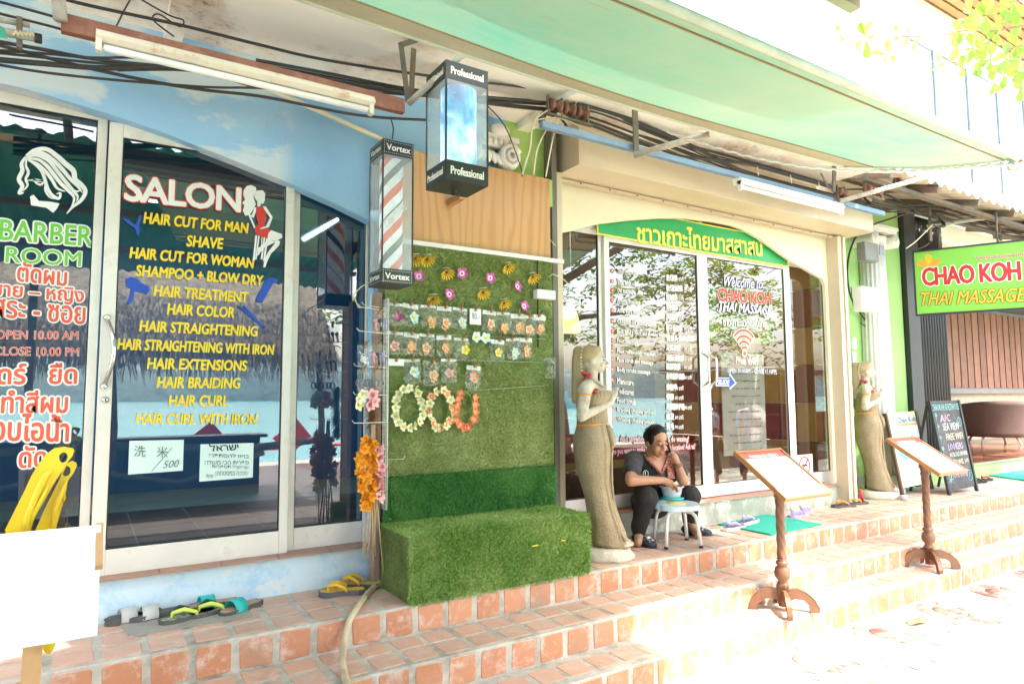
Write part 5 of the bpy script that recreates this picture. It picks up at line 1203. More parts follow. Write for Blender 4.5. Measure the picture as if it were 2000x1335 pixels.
m.ball(pv+Vector((0,.0,-.01)), (.2,.15,.10), 16)
fig('trousers', m, .009, TROU, wm, 4, disp=lambda v: .005*mnoise.noise(v*13)+.003*mnoise.noise(v*34))
m = MB(); m.ball(HP(-.028,0,.042), (.080,.086,.083), 20, rot=Rh); m.ball(HP(-.105,0,-.005), (.046,.042,.046), 14, rot=Rh); m.ball(HP(-.01,.062,.015), (.022,.05,.05), 12, rot=Rh); m.ball(HP(-.01,-.062,.015), (.022,.05,.05), 12, rot=Rh); m.cap(HP(-.07,0,-.02), HP(-.07,0,-.06), .05, .035, 10)
fig('hair', m, .007, HAIRM, wm, 2, disp=lambda v: .002*mnoise.noise(v*60))
m = MB(); r = np.random.RandomState(8)
for k in range(160):
    a, b = r.uniform(-1.3,1.3), r.uniform(-.2,1.0); q0_ = HP(.055*cos(b)*cos(a)*.9-.02, .082*sin(a), .045+.078*sin(b)); q1_ = HP(-.10, .03*sin(a), -.005)
    md = q0_.lerp(q1_, .5)+(q0_.lerp(q1_, .5)-hd).normalized()*.035; m.tube([q0_, q0_.lerp(md,.6)+upf*.006, md, q1_], .0011, 3, caps=False)
m.build('hair_strands', HAIRM, wm, kind='stuff')
m = MB()
for s in (-1,1): m.tube([HP(.073,s*.014,.033), HP(.070,s*.032,.038), HP(.055,s*.050,.030)], .0028, 5); m.tube([HP(.083,s*.018,.006), HP(.080,s*.032,.004), HP(.066,s*.044,.007)], .0026, 5)
m.build('brows', HAIRM, wm)
m = MB(); m.ball(HP(.090,0,-.053), (.022,.008,.006), 10, rot=Rh); m.ball(HP(.086,0,-.067), (.018,.008,.007), 10, rot=Rh); m.build('lips', mat('lip', (.45,.13,.10), .4), wm)
m = MB(); m.tube([HP(-.005,.078,-.045), HP(-.003,.079,-.055)], .004, 6); m.build('earring', CHROME, wm)
wd = (le_-lw_).normalized(); m = MB(); q0 = lw_+wd*.012
sA = wd.cross(Vector((1,0,0))).normalized(); sB = wd.cross(sA).normalized()
m.tube([q0, q0+wd*.028], .034, 16); m.build('watch', mat('brown strap', (.22,.10,.05), .5), wm)
SHOE = mat('navy patterned slip-on', (.03,.035,.06), .7, .2, 20); DOT = mat('white dots', (.7,.68,.66), .6)
for (ank, toe, lab) in ((ra, Vector((ra.x+.0, ra.y-.17, .5)), 'r'), (la, Vector((la.x+.13, la.y-.13, .5)), 'l')):
    d = (toe-ank); d.z = 0; d.normalize(); s = Vector((-d.y, d.x, 0)); Rf = Matrix((s, d, Vector((0,0,1)))).transposed(); c = Vector((ank.x, ank.y, .515))
    m = MB(); m.ball(c-d*.02+Vector((0,0,.012)), (.040,.055,.04), 12, rot=Rf); m.ball(c+d*.06, (.046,.105,.036), 14, rot=Rf); m.ball(c+d*.12-Vector((0,0,.008)), (.048,.055,.028), 12, rot=Rf)
    so1 = fig('shoe', m, .006, SHOE, wm, 2)
    m = MB(); m.ball(c+d*.06-Vector((0,0,.026)), (.051,.122,.010), 16, rot=Rf); m.build('sole', BLACK, so1)
    m = MB()
    for k in range(46):
        a, bq = rnd.uniform(.6,2.6), rnd.uniform(-1.2,1.2); n_ = Vector((sin(bq)*.046*1.02, cos(a)*.1, .036*cos(bq)*1.03)); 
        if abs(cos(a)) > .9: continue
        n_ = Vector((n_.x*sin(a), n_.y, n_.z*sin(a))); m.ball(c+d*.06+Rf@n_, .0042, 6)
    m.ball(c+d*.10+Vector((0,0,.036)), (.022,.012,.010), 8); m.build('dots', DOT, so1, kind='stuff')
ph = thing('phone', 'black mobile phone held to her ear', 'phone', tuple(lh_)); m = MB(); pc = ear-pdir*.016; m.obox(pc+Vector((.005,.01,.03)), pc+Vector((.0,-.035,-.075)), .052, .010, up=tuple(pdir)); m.build('case', BLACK, ph, bevel=.004)
# ------------------------------------------------------------------ stool, bowl
stc = Z(1320,986,.775); stc = Vector((stc.x, stc.y, .48))
st_ = thing('stool', 'low round stool with pale blue flower seat and white tube legs before the woman', 'stool', (stc.x, stc.y, .48))
BLS = mat('pale blue seat pad', (.50,.66,.76), .35, .04, 5); YLS = mat('yellow seat centre', (.80,.62,.12), .4)
pts = []
for k in range(60): a = 2*pi*k/60; r = .170*(1+.10*abs(cos(a*2.5))**.7-.03); pts.append((stc.x+r*cos(a), stc.y+r*sin(a)))
m = MB(); m.prism(pts, .755, .790, 0, 'z'); m.build('seat', BLS, st_, bevel=.016)
m = MB(); m.lathe([(.075,.789),(.07,.7935)], (stc.x,stc.y,0), 24); m.build('seat_centre', YLS, st_)
for a in (.35, .35+pi/2, .35+pi, .35+pi*1.5):
    x, y = cos(a), sin(a); m = MB(); m.tube([(stc.x+x*.06,stc.y+y*.06,.735),(stc.x+x*.125,stc.y+y*.125,.733),(stc.x+x*.152,stc.y+y*.152,.71),(stc.x+x*.165,stc.y+y*.165,.67),(stc.x+x*.19,stc.y+y*.19,.495)], .013, 10)
    l = m.build('leg', WHITE, st_); m = MB(); m.tube([(stc.x+x*.19,stc.y+y*.19,.50),(stc.x+x*.192,stc.y+y*.192,.482)], .016, 10); m.build('rubber_foot', BLACK, l)
bc = Z(1312,972,.80); 
bl = thing('bowl', 'translucent white plastic bowl of rice on the stool', 'bowl', (bc.x, bc.y, .795)); PLS = mat('milky plastic', (.66,.64,.74), .3, .03)
m = MB(); pr = [(.050,.808),(.065,.81),(.076,.84),(.084,.885),(.098,.888),(.098,.895),(.082,.893),(.074,.85),(.05,.82)]; n = 32; vs = [(bc.x+r*cos(2*pi*j/n), bc.y+r*sin(2*pi*j/n), z) for r, z in pr for j in range(n)]
m.add(vs, [(i*n+j, i*n+(j+1)%n, (i+1)*n+(j+1)%n, (i+1)*n+j) for i in range(len(pr)-1) for j in range(n)]+[tuple(range(n)), tuple(range((len(pr)-1)*n, len(pr)*n))], 0, True); m.build('bowl', PLS, bl)
m = MB(); m.lathe([(.07,.86),(.06,.872),(.03,.878)], (bc.x,bc.y,0), 20, fn=lambda r,z,a: r*(1+.06*sin(a*7))); m.build('rice', mat('rice', (.7,.66,.5), .8, .1, 60, bmp=.8, bscale=200), bl)
t = thing('plastic_saucer', 'teal plastic lid under the bowl', 'lid', (bc.x, bc.y, .793)); m = MB(); m.lathe([(.088,.7945),(.094,.797),(.094,.804),(.088,.807)], (bc.x,bc.y,0), 32); m.build('lid', mat('teal plastic', (.05,.52,.48), .4), t)
# ================================================================== LECTERNS
WALN = mat('varnished brown wood', (.17,.08,.045), .3, .2, 12, dirt=(.14,.06,.03), dpos=(.5,.75), dscale=10); GOLDW = mat('golden frame wood', (.36,.17,.07), .35, .12, 12)
def menu_mat():
    m, N, L, P = nmat('menu card'); P.inputs['Roughness'].default_value = .35
    v = coords(N, L, 'Generated'); sp = N.new('ShaderNodeSeparateXYZ'); L.new(v, sp.inputs[0])
    c = ramp(N, L, sp.outputs[1], [(0,(.82,.80,.76)),(.84,(.82,.78,.72)),(.86,(.55,.12,.10)),(1,(.50,.10,.08))]); L.new(c, P.inputs['Base Color']); return m
MENU = menu_mat()
def lectern(label, x0, x1, y0, y1, z0, z1, base, zb):
    t = thing('menu_lectern', label, 'lectern', (base[0], base[1], zb)); bx, by = base
    up_ = Vector((0, y1-y0, z1-z0)); ln = up_.length; up_.normalize(); nn_ = Vector((0, -up_.z, up_.y)); c = Vector(((x0+x1)/2, (y0+y1)/2, (z0+z1)/2)); w = x1-x0
    def BP(u, v, e): return c+Vector((u,0,0))+up_*v+nn_*e
    def slab(m, u0, u1, v0, v1, e0, e1):
        m.add([BP(u,v,e) for e in (e0,e1) for u, v in ((u0,v0),(u1,v0),(u1,v1),(u0,v1))], [(0,3,2,1),(4,5,6,7),(0,1,5,4),(1,2,6,5),(2,3,7,6),(3,0,4,7)])
    m = MB(); slab(m, -w/2+.01, w/2-.01, -ln/2+.01, ln/2-.01, -.015, .0); 
    tb = m.build('board', WALN, t)
    for a in ((-w/2,w/2,-ln/2,-ln/2+.018),(-w/2,w/2,ln/2-.018,ln/2),(-w/2,-w/2+.018,-ln/2+.018,ln/2-.018),(w/2-.018,w/2,-ln/2+.018,ln/2-.018)):
        m = MB(); slab(m, *a, -.02, .014); m.build('frame', GOLDW, tb, bevel=.004)
    m = MB(); slab(m, -w/2+.019, w/2-.019, -ln/2+.019, ln/2-.019, .0005, .003); 
    me = m.build('menu_card', MENU, tb)
    for k in range(11):
        vv = ln/2-.12-k*.033
        lettering('lettering', ['Thai massage 1 hour','Foot massage 1 hour','Oil massage 1 hour','Aloe vera massage','Pedicure and manicure'][k % 5], BP(-w/2+.06,vv,.003), BP(w/2-.16,vv,.003), .014, [PEN], t, 0, nrm=nn_, up=up_, res=1)
        lettering('lettering', ['300','350','400','450'][k % 4], BP(w/2-.11,vv,.003), BP(w/2-.06,vv,.003), .014, [PEN], t, 0, nrm=nn_, up=up_, res=1)
    lettering('lettering', 'MASSAGE MENU', BP(-w/2+.10,ln/2-.062,.003), BP(w/2-.10,ln/2-.062,.003), .03, [WV], t, .02, nrm=nn_, up=up_, res=1)
    zt = c.z-.03; Hh = zt-zb
    # rope-twist pole
    n = 24; vs = []; zs = np.linspace(zb+.34, zt-.13, 90)
    for i, z in enumerate(zs):
        for j in range(n): a = 2*pi*j/n; r = .032*(1-.16*abs(sin(a*2.5+z*36))); vs.append((bx+r*cos(a), by+r*sin(a), z))
    m = MB(); m.add(vs, [(i*n+j, i*n+(j+1)%n, (i+1)*n+(j+1)%n, (i+1)*n+j) for i in range(len(zs)-1) for j in range(n)], 0, True); m.build('twisted_pole', WALN, t)
    m = MB(); m.lathe([(.028,zt-.14),(.038,zt-.13),(.030,zt-.115),(.034,zt-.09),(.044,zt-.07),(.040,zt-.045),(.030,zt-.03),(.042,zt-.015),(.05,zt+.0)], (bx,by,0), 24, fn=lambda r,z,a: r*(1+.05*sin(a*10))); m.box((bx-.06,by-.05,zt-.004),(bx+.06,by+.06,zt+.02)); m.build('neck', WALN, t)
    m = MB(); m.lathe([(.034,zb+.03),(.036,zb+.16),(.044,zb+.165),(.036,zb+.18),(.030,zb+.195),(.047,zb+.22),(.050,zb+.25),(.044,zb+.28),(.030,zb+.295),(.042,zb+.305),(.038,zb+.325),(.026,zb+.33),(.036,zb+.342)], (bx,by,0), 32, fn=lambda r,z,a: r*(1+(.07*abs(sin(a*7)) if zb+.2 < z < zb+.29 else 0))); m.build('turned_base', WALN, t)
    for k in range(4):
        a = .80+k*pi/2; d = Vector((cos(a), sin(a), 0)); s = Vector((-sin(a), cos(a), 0))*.013
        ol = [(.02,.14),(.09,.145),(.15,.125),(.20,.08),(.225,.03),(.222,.0),(.165,.0),(.16,.045),(.125,.075),(.07,.08),(.03,.06),(.02,.05)]
        tri = tessellate_polygon([[Vector((p[0],p[1],0)) for p in ol]]); nn2 = len(ol)
        vs = [Vector((bx,by,zb))+d*p[0]+Vector((0,0,p[1]))+s for p in ol]+[Vector((bx,by,zb))+d*p[0]+Vector((0,0,p[1]))-s for p in ol]
        m = MB(); m.add(vs, [tuple(x) for x in tri]+[tuple(i+nn2 for i in reversed(x)) for x in tri]+[(i,(i+1)%nn2,(i+1)%nn2+nn2,i+nn2) for i in range(nn2)]); m.build('leg', WALN, t, bevel=.004)
lectern('larger nearer menu lectern on twisted wooden pole in full sun below the doors', 3.75, 4.25, 2.68, 3.07, .94, 1.215, (4.0,2.905), .164)
lectern('farther menu lectern on twisted wooden pole before the leaning signboards', 5.75, 6.22, 2.70, 3.114, .963, 1.225, (5.99,2.93), .164)
# ================================================================== MATS AND FOOTWEAR
MATG = mat('green mat', (.03,.40,.30), .9, .15, 60, bmp=.8, bscale=160)
def floor_mat(label, pts, mt=MATG, th=.012):
    c = sum((Vector(p) for p in pts), Vector())/4; m = MB(); m.prism([(p[0],p[1]) for p in pts], .485, .485+th, 0, 'z'); o = m.build('door_mat', mt); tag(o, label, 'mat'); return o
floor_mat('green door mat lying before the massage shop doors', [Z(1402,1026,.48), Z(1505,1046,.48), Z(1605,1026,.48), Z(1498,1006,.48)])
floor_mat('green door mat at the far right before the lounge step', [Z(1916,927,.48), Z(2030,943,.48), Z(2100,930,.48), Z(2000,917,.48)])
floor_mat('flat grey rubber mat under the row of sandals by the salon', [Z(234,1222,.48), Z(252,1246,.48), Z(495,1205,.48), Z(475,1184,.48)], mat('grey mat', (.33,.31,.27), .8, .12, 12, bmp=.4), .006)
def sole_pts(L_, w):
    return [(x*w/2, y*L_/2) for x, y in [(0,-1),(.55,-.95),(.78,-.7),(.70,-.3),(.78,.1),(1,.45),(.95,.75),(.6,.95),(.1,1),(-.45,.93),(-.85,.65),(-.9,.35),(-.66,0),(-.62,-.35),(-.72,-.7),(-.5,-.95)]]
def sandal(name, label, px, py, ang, c_sole, c_bed, c_strap, kind='thong', L_=.26, w=.10, flip=1, z=.486, grp=None, th=.020):
    p = Z(px, py, z); t = thing(name, label, 'sandal', (p.x, p.y, z), grp, ang)
    pts = [(x*flip, y) for x, y in sole_pts(L_, w)]
    m = MB(); m.prism(pts, 0, th, 0, 'z'); m.build('sole', c_sole, t, world=False, bevel=.004)
    m = MB(); m.prism([(x*.93, y*.95) for x, y in pts], th, th+.003, 0, 'z'); m.build('footbed', c_bed, t, world=False)
    if kind == 'thong':
        for s in (-1,1):
            k = [Vector((.0,L_*.30,th)), Vector((.004*s,L_*.29,th+.028)), Vector((s*w*.30,L_*.12,th+.040)), Vector((s*w*.44,-L_*.06,th+.020)), Vector((s*w*.43,-L_*.10,th))]
            m = MB(); P = []
            for i in range(len(k)-1):
                for q in range(5): P.append(k[i].lerp(k[i+1], q/5))
            m.tube(P+[k[-1]], [.004+.007*sin(pi*i/(len(P))) for i in range(len(P)+1)], 8); m.build('strap', c_strap if not isinstance(c_strap, tuple) else c_strap[(s+1)//2], t, world=False)
    else:
        m = MB(); n = 14; A = np.linspace(0, pi, n); y0, y1 = -L_*.02, L_*.26
        o = [(w*.50*cos(a), y, th*.4+.058*sin(a)**.8) for y in (y0, y1) for a in A]; i_ = [(w*.47*cos(a), y, th*.4+.054*sin(a)**.8) for y in (y0, y1) for a in A]
        vs = o+i_; f = [(i,i+1,n+i+1,n+i) for i in range(n-1)]+[(2*n+i,3*n+i,3*n+i+1,2*n+i+1) for i in range(n-1)]+[(i,2*n+i,2*n+i+1,i+1) for i in range(n-1)]+[(n+i,n+i+1,3*n+i+1,3*n+i) for i in range(n-1)]
        m.add(vs, f, 0, True); m.build('strap', c_strap, t, world=False)
    return t
DKG = mat('dark grey foam', (.10,.095,.09), .7); LG = mat('light grey strap', (.50,.49,.47), .6); NEON = mat('neon yellow strap', (.58,.72,.10), .5); TQ = mat('turquoise strap', (.02,.45,.42), .5); CORK = mat('cork footbed', (.42,.28,.19), .8, .15, 40); YFB = mat('yellow footbed', (.72,.42,.03), .6)
LIL = mat('lilac rubber', (.46,.38,.62), .6); NAVY = mat('navy footbed', (.12,.12,.24), .6); IVO = mat('ivory sole', (.66,.63,.54), .6); OR = mat('orange strap', (.72,.28,.06), .6); REDS = mat('red strap', (.5,.05,.03), .6)
def zig():
    m, N, L, P = nmat('printed footbed'); v = coords(N, L, 'Object'); f = noise(N, L, coords(N, L, 'Object', (1,.35,1)), 55, 3, .6, 1)
    L.new(ramp(N, L, f, [(.44,(.05,.05,.055)),(.5,(.30,.31,.30)),(.56,(.55,.62,.12)),(.6,(.06,.06,.06))]), P.inputs['Base Color']); return m
ZIG = zig()
sandal('slide_sandal', 'left dark grey slide with light grey band beside the white board', 262, 1210, 1.75, DKG, DKG, LG, 'slide', th=.026)
sandal('slide_sandal', 'right dark grey slide with light grey band touching its mate', 305, 1205, 1.65, DKG, DKG, LG, 'slide', flip=-1, th=.026)
sandal('flip_flop', 'front printed flip-flop with one neon and one black strap', 368, 1208, 1.85, DKG, ZIG, (NEON, BLACK), L_=.28, th=.022)
sandal('flip_flop', 'rear printed flip-flop with neon and black straps, toe on the turquoise sandal', 420, 1196, 1.80, DKG, ZIG, (NEON, BLACK), L_=.28, flip=-1, th=.022)
sandal('sandal', 'turquoise strapped cork sandal half hidden behind the printed flip-flops', 415, 1184, 1.7, DKG, CORK, TQ, 'slide')
sandal('sandal', 'turquoise strapped cork sandal at the right end of the grey mat', 470, 1190, 2.1, DKG, CORK, TQ, 'slide', flip=-1)
a_ = sandal('flip_flop', 'yellow and black flip-flop lying nearer the salon, heel towards the street', 668, 1160, 1.25, DKG, YFB, YFB, th=.024)
a_ = sandal('flip_flop', 'yellow and black flip-flop standing behind its mate near the hose', 697, 1146, .95, DKG, YFB, YFB, flip=-1, th=.024)
sandal('flip_flop', 'ivory and navy flip-flop lying left of the green mat', 1434, 1033, 1.6, IVO, NAVY, LIL, th=.024)
sandal('flip_flop', 'ivory and navy flip-flop lying on the green mat', 1462, 1021, 1.7, IVO, NAVY, LIL, z=.498, flip=-1, th=.024)
sandal('flip_flop', 'front lilac rubber flip-flop behind the nearer lectern pole', 1555, 1008, 1.9, LIL, LIL, LIL)
sandal('flip_flop', 'rear lilac rubber flip-flop against the stained step', 1572, 1000, 1.9, LIL, LIL, LIL, flip=-1)
sandal('flip_flop', 'front black flip-flop with orange straps beneath the guide posts', 1648, 989, 1.3, DKG, BLACK, OR, L_=.28)
sandal('flip_flop', 'rear black flip-flop with orange straps beside the red handle', 1672, 984, 1.3, DKG, BLACK, OR, L_=.28, flip=-1)
sandal('flip_flop', 'black flip-flop with red strap right of the chalkboard', 1925, 938, 1.5, BLACK, BLACK, REDS, L_=.28)
sandal('flip_flop', 'black flip-flop half hidden behind the chalkboard leg', 1908, 942, 1.3, BLACK, BLACK, BLACK, L_=.28, flip=-1)
t = thing('pull_rod', 'thin metal rod with red handle leaning at the foot of the farther statue', 'rod', tuple(Y(1680,975,3.98))); m = MB(); m.tube([Y(1682,960,3.98), Y(1676,910,4.0)], .004, 6); m.build('rod', STEEL, t); m = MB(); m.tube([Y(1685,980,3.96), Y(1680,955,3.97)], [.017,.014], 10); m.build('handle', mat('red rubber', (.6,.04,.03), .5), t)
t = thing('glass_cup', 'small clear plastic cup on the tiles behind the farther lectern', 'cup', tuple(Z(1762,972,.485))); q = Z(1765,976,.486); m = MB(); m.lathe([(.035,0),(.04,.04),(.042,.05)], tuple(q), 20); m.build('cup', mat('pale plastic', (.55,.55,.6), .2), t)
# hose
HOSE = mat('beige hose', (.55,.45,.28), .6, .08, 10, dirt=(.3,.22,.14), dpos=(.5,.8), dscale=4)
hpz = [(Z(742,1142,.49)+Vector((0,0,.015))), Z(728,1148,.495), Z(712,1165,.495), Z(700,1182,.50), Y(684,1208,3.40), Y(676,1238,3.38), Y(671,1262,3.30), Y(669,1290,3.14), Z(672,1313,.335), Z(680,1345,.335), Z(690,1375,.335)]
P = []
for i in range(len(hpz)-1):
    p0, a, b, p3 = hpz[max(i-1,0)], hpz[i], hpz[i+1], hpz[min(i+2,len(hpz)-1)]
    for k in range(6): s = k/6; P.append(.5*((2*a)+(b-p0)*s+(2*p0-5*a+4*b-p3)*s*s+(3*a-p0-3*b+p3)*s**3))
m = MB(); m.tube(P, .017, 12); o = m.build('garden_hose', HOSE); tag(o, 'beige garden hose coming from behind the turf bench and trailing down the steps', 'hose')
# ================================================================== WHITE BOARD AND FINS AT LEFT
wb = thing('white_board', 'overexposed white board in a wooden frame standing on legs at lower left', 'board', (-.1,2.7,.2))
WB = mat('white laminate', (.86,.86,.84), .4, .02); LW = mat('light wood', (.62,.36,.16), .5, .12, 8)
cy0, cy1 = 2.70, 2.86
A, B, C_, D = Y(-140,1036,cy1), Y(195,1024,cy1), Y(193,1240,cy0), Y(-140,1270,cy0)
xr = (B.x+C_.x)/2; zt_, zb__ = B.z, C_.z; xl_ = xr-.42
m = MB(); m.add([(xl_,cy0,zb__),(xr,cy0,zb__),(xr,cy1,zt_),(xl_,cy1,zt_),(xl_,cy0+.02,zb__-.004),(xr,cy0+.02,zb__-.004),(xr,cy1+.02,zt_-.004),(xl_,cy1+.02,zt_-.004)], [(0,1,2,3),(4,7,6,5),(0,4,5,1),(1,5,6,2),(2,6,7,3),(3,7,4,0)]); m.build('panel', WB, wb, bevel=.003)
m = MB(); q1 = Y(197,1026,2.90); m.obox((xr-.004,2.895,q1.z+.004),(xr-.004,2.72,zb__+.22),.022,.02); m.build('frame', LW, wb)
xx = Y(60,1290,2.78).x; m = MB(); m.obox((xx,2.80,.165),(xx,2.895,zt_-.03),.056,.022,up=(0,1,0)); m.build('leg', LW, wb)
m = MB(); m.obox((xl_+.06,2.80,.165),(xl_+.06,2.895,zt_-.03),.05,.022,up=(0,1,0)); m.build('leg', LW, wb)
FINY = mat('yellow fin rubber', (.80,.58,.02), .3, .05, 5, dirt=(.75,.42,.03), dpos=(.55,.8), dscale=6)
def fin(label, outer, y0, hole, thick=.012):
    t = thing('swim_fin', label, 'swim fin', tuple(Y(outer[0][0], outer[0][1], y0)), 'yellow swim fins behind the white board')
    pts = [Y(a, b, y0) for a, b in outer]; O = [(p.x, p.z) for p in pts]; m = MB(); hc = Y(hole[0], hole[1], y0)
    H_ = [(hc.x+.014*cos(a), hc.z+.020*sin(a)) for a in np.linspace(0,2*pi,12,endpoint=False)]
    tri = tessellate_polygon([[Vector((a,b,0)) for a,b in O],[Vector((a,b,0)) for a,b in H_]]); al = O+H_; n = len(al)
    yy = lambda z: y0+.05*((z-1.0))**2
    vs = [(a, yy(b), b) for a, b in al]+[(a, yy(b)+thick, b) for a, b in al]
    f = [tuple(x) for x in tri]+[tuple(i+n for i in reversed(x)) for x in tri]+[(i,(i+1)%len(O),(i+1)%len(O)+n,i+n) for i in range(len(O))]+[(len(O)+i,len(O)+(i+1)%12,len(O)+(i+1)%12+n,len(O)+i+n) for i in range(12)]
    m.add(vs, f); m.build('blade', FINY, t, bevel=.003)
    m = MB()
    return t, m
k43 = lambda a, b: (a/4.173, 780+b/4.173)
o1 = [k43(*p) for p in [(40,1060),(120,900),(190,760),(255,620),(310,530),(370,450),(440,400),(520,388),(590,395),(606,415),(590,460),(550,510),(500,590),(430,700),(360,830),(290,950),(250,1060),(200,1500),(150,1500)]]
t, m = fin('largest yellow fin with a round hole, leftmost behind the white board', o1, 3.02, k43(515,472))
for pl, w in ((((420,575),(370,620),(320,720),(270,830),(220,960),(205,1100)),.012),(((395,700),(330,820),(280,920),(240,1020)),.007)):
    m.tube([Y(*k43(*p), 3.015) for p in pl], [w*.5]+[w]*(len(pl)-2)+[w*.7], 8)
m.build('rib', FINY, t)
o2 = [k43(*p) for p in [(290,1060),(360,900),(430,760),(490,640),(540,520),(590,502),(620,515),(628,535),(600,600),(560,650),(535,720),(500,850),(470,960),(450,1060),(430,1500),(330,1500)]]
t, m = fin('second yellow fin with a worn hole, tucked behind the largest one', o2, 3.07, k43(540,583))
m.tube([Y(*k43(*p), 3.065) for p in ((540,660),(500,760),(450,880),(420,1040))], [.004,.009,.010,.006], 8); m.build('rib', FINY, t)
o3 = [k43(*p) for p in [(380,1060),(430,900),(480,780),(530,660),(548,690),(545,720),(510,860),(480,960),(455,1060),(440,1500),(395,1500)]]
t, m = fin('third yellow fin showing only a narrow edge at the right of the stack', o3, 3.11, k43(500,800)); 
m = MB(); c = Y(96,1248,2.95); m.ball(c, (.022,.015,.05), 14); tt_ = m.build('fin_tip', FINY); tag(tt_, 'rounded yellow tip showing below the white board', 'fin tip')
# ================================================================== A-BOARDS
CHALK = mat('chalkboard', (.055,.058,.06), .8, .3, 6, dirt=(.12,.12,.12), dpos=(.45,.75), dscale=5)
def aboard(name, label, bl_, br_, tl_, tr2, mt, framem, leg=.07):
    t = thing(name, label, 'signboard', tuple((bl_+br_)/2)); n_ = (br_-bl_).cross(tl_-bl_).normalized()
    if n_.y > 0: n_ = -n_
    m = MB(); e = n_*(-.018); m.add([bl_, br_, tr2, tl_, bl_+e, br_+e, tr2+e, tl_+e], [(0,1,2,3),(4,7,6,5),(0,4,5,1),(1,5,6,2),(2,6,7,3),(3,7,4,0)]); m.build('panel', mt, t)
    for a, b in ((bl_, tl_), (br_, tr2)):
        d = (a-b).normalized(); m = MB(); m.obox(b-n_*.0, a+d*leg, .035, .03, up=tuple(n_)); m.build('leg', framem, t)
        back = Vector((a.x+.02, a.y+.42, .483)); m = MB(); m.obox(b+e, back, .03, .02, up=tuple(n_)); m.build('leg', framem, t)
    return t, n_
def bil(c, u, v): return c[0].lerp(c[1], u).lerp(c[3].lerp(c[2], u), v)
q = [Y(1853,960,3.74), Y(1906,948,3.74), Y(1871,781,3.90), Y(1815,783,3.90)]
t, n_ = aboard('chalkboard', 'black chalkboard stand listing guest house facilities in coloured chalk', q[0], q[1], q[3], q[2], CHALK, BLACK)
cm_ = {k: mat('chalk '+k, v, .9, .15, 60) for k, v in (('teal',(.25,.55,.55)),('pink',(.62,.35,.55)),('white',(.62,.64,.62)),('cream',(.66,.60,.42)),('lilac',(.50,.42,.62)))}
for s, v, u0, u1, h, c in (('CHAOKOH GUESTHOUSE',.925,.04,.97,.075,'teal'),('A/C',.80,.22,.58,.085,'pink'),('SEA VIEW',.70,.26,.84,.085,'white'),('FREE WIFI',.585,.30,.90,.075,'cream'),('LOOKERS',.475,.30,.82,.075,'lilac'),('HOT&COLD SHOWER',.385,.30,.92,.05,'white'),('TOWEL 100',.30,.40,.92,.055,'cream'),('TOUR OFFICE',.16,.25,.78,.06,'pink')):
    lettering('lettering', s, bil(q,u0,v)+n_*.002, bil(q,u1,v)+n_*.002, h, [cm_[c]], t, -.004, nrm=n_, up=(q[3]-q[0]).normalized(), res=1, shear=.1)
m = MB(); upd = (q[3]-q[0]).normalized(); rd = (q[1]-q[0]).normalized()
for k in range(6):
    c = bil(q, .10, .82-k*.125)+n_*.003
    for j in range(5): a = .4+j*.55; m.tube([c, c+rd*.04*cos(a)+upd*.045*sin(a)], .0028, 4)
    m.tube([c, c-upd*.05], .0028, 4)
for (u, v, r) in ((.88,.745,.05),(.85,.13,.06)):
    c = bil(q, u, v)+n_*.003; m.tube([c+rd*r*cos(a)+upd*r*sin(a) for a in np.linspace(0,2*pi,16,endpoint=False)], .003, 4, closed=True); m.tube([c-rd*r*.4-upd*r*.5, c+upd*r*.6, c+rd*r*.4-upd*r*.5], .003, 4)
for j in range(7): a = j*.9; c = bil(q, .15, .12)+n_*.003; m.tube([c, c+rd*.06*cos(a)+upd*.06*sin(a)], .003, 4)
m.build('chalk_drawing', cm_['teal'], t)
q = [Y(1760,953,3.95), Y(1818,942,3.95), Y(1787,802,4.06), Y(1729,807,4.06)]
A1 = mat('pale green poster', (.50,.62,.34), .5, .08, 2)
t, n_ = aboard('signboard', 'pale green poster signboard with landscape picture, standing right of the farther statue', q[0], q[1], q[3], q[2], A1, mat('dark leg', (.10,.06,.04), .7))
upd = (q[3]-q[0]).normalized()
def patch(mt, nm, u0, u1, v0, v1, e): m = MB(); m.add([bil(q,a,b)+n_*e for a, b in ((u0,v0),(u1,v0),(u1,v1),(u0,v1))], [(0,1,2,3)]); m.build(nm, mt, t)
patch(mat('poster sky', (.50,.62,.62), .5, .1, 3), 'print', .12, .97, .60, .80, .0015); patch(mat('poster sea', (.16,.32,.30), .5, .4, 9, dirt=(.45,.55,.5)), 'print', .12, .97, .36, .60, .0015); patch(mat('poster white', (.72,.74,.70), .5), 'print', .10, .86, .05, .33, .0015)
m = MB(); hl_ = [(.12,.60),(.3,.63),(.42,.66),(.55,.64),(.7,.67),(.85,.64),(.97,.63),(.97,.58),(.12,.58)]; m.poly([bil(q,a,b)+n_*.002 for a, b in hl_]); m.build('print', mat('poster hills', (.12,.20,.20), .6), t)
m = MB(); m.poly([bil(q,.15+.10*cos(a)+.03,.90+.05*sin(a))+n_*.002 for a in np.linspace(0,2*pi,20,endpoint=False)]); m.build('print', mat('poster yellow', (.70,.66,.25), .5), t)
lettering('lettering', 'Chao Koh', bil(q,.33,.895)+n_*.002, bil(q,.95,.895)+n_*.002, .062, [BLV], t, .015, nrm=n_, up=upd, res=1)
lettering('lettering', 'Guesthouse', bil(q,.33,.835)+n_*.002, bil(q,.95,.835)+n_*.002, .04, [REDO], t, .01, nrm=n_, up=upd, res=1)
for k in range(7): lettering('lettering', ['Room with sea view','Air conditioner','Hot water shower','Snorkelling tour','Boat and bus ticket','Taxi to Krabi','Open every day'][k], bil(q,.18,.30-k*.035)+n_*.003, bil(q,.55+.1*(k%3),.30-k*.035)+n_*.003, .018, [PEN], t, 0, nrm=n_, up=upd, res=1)
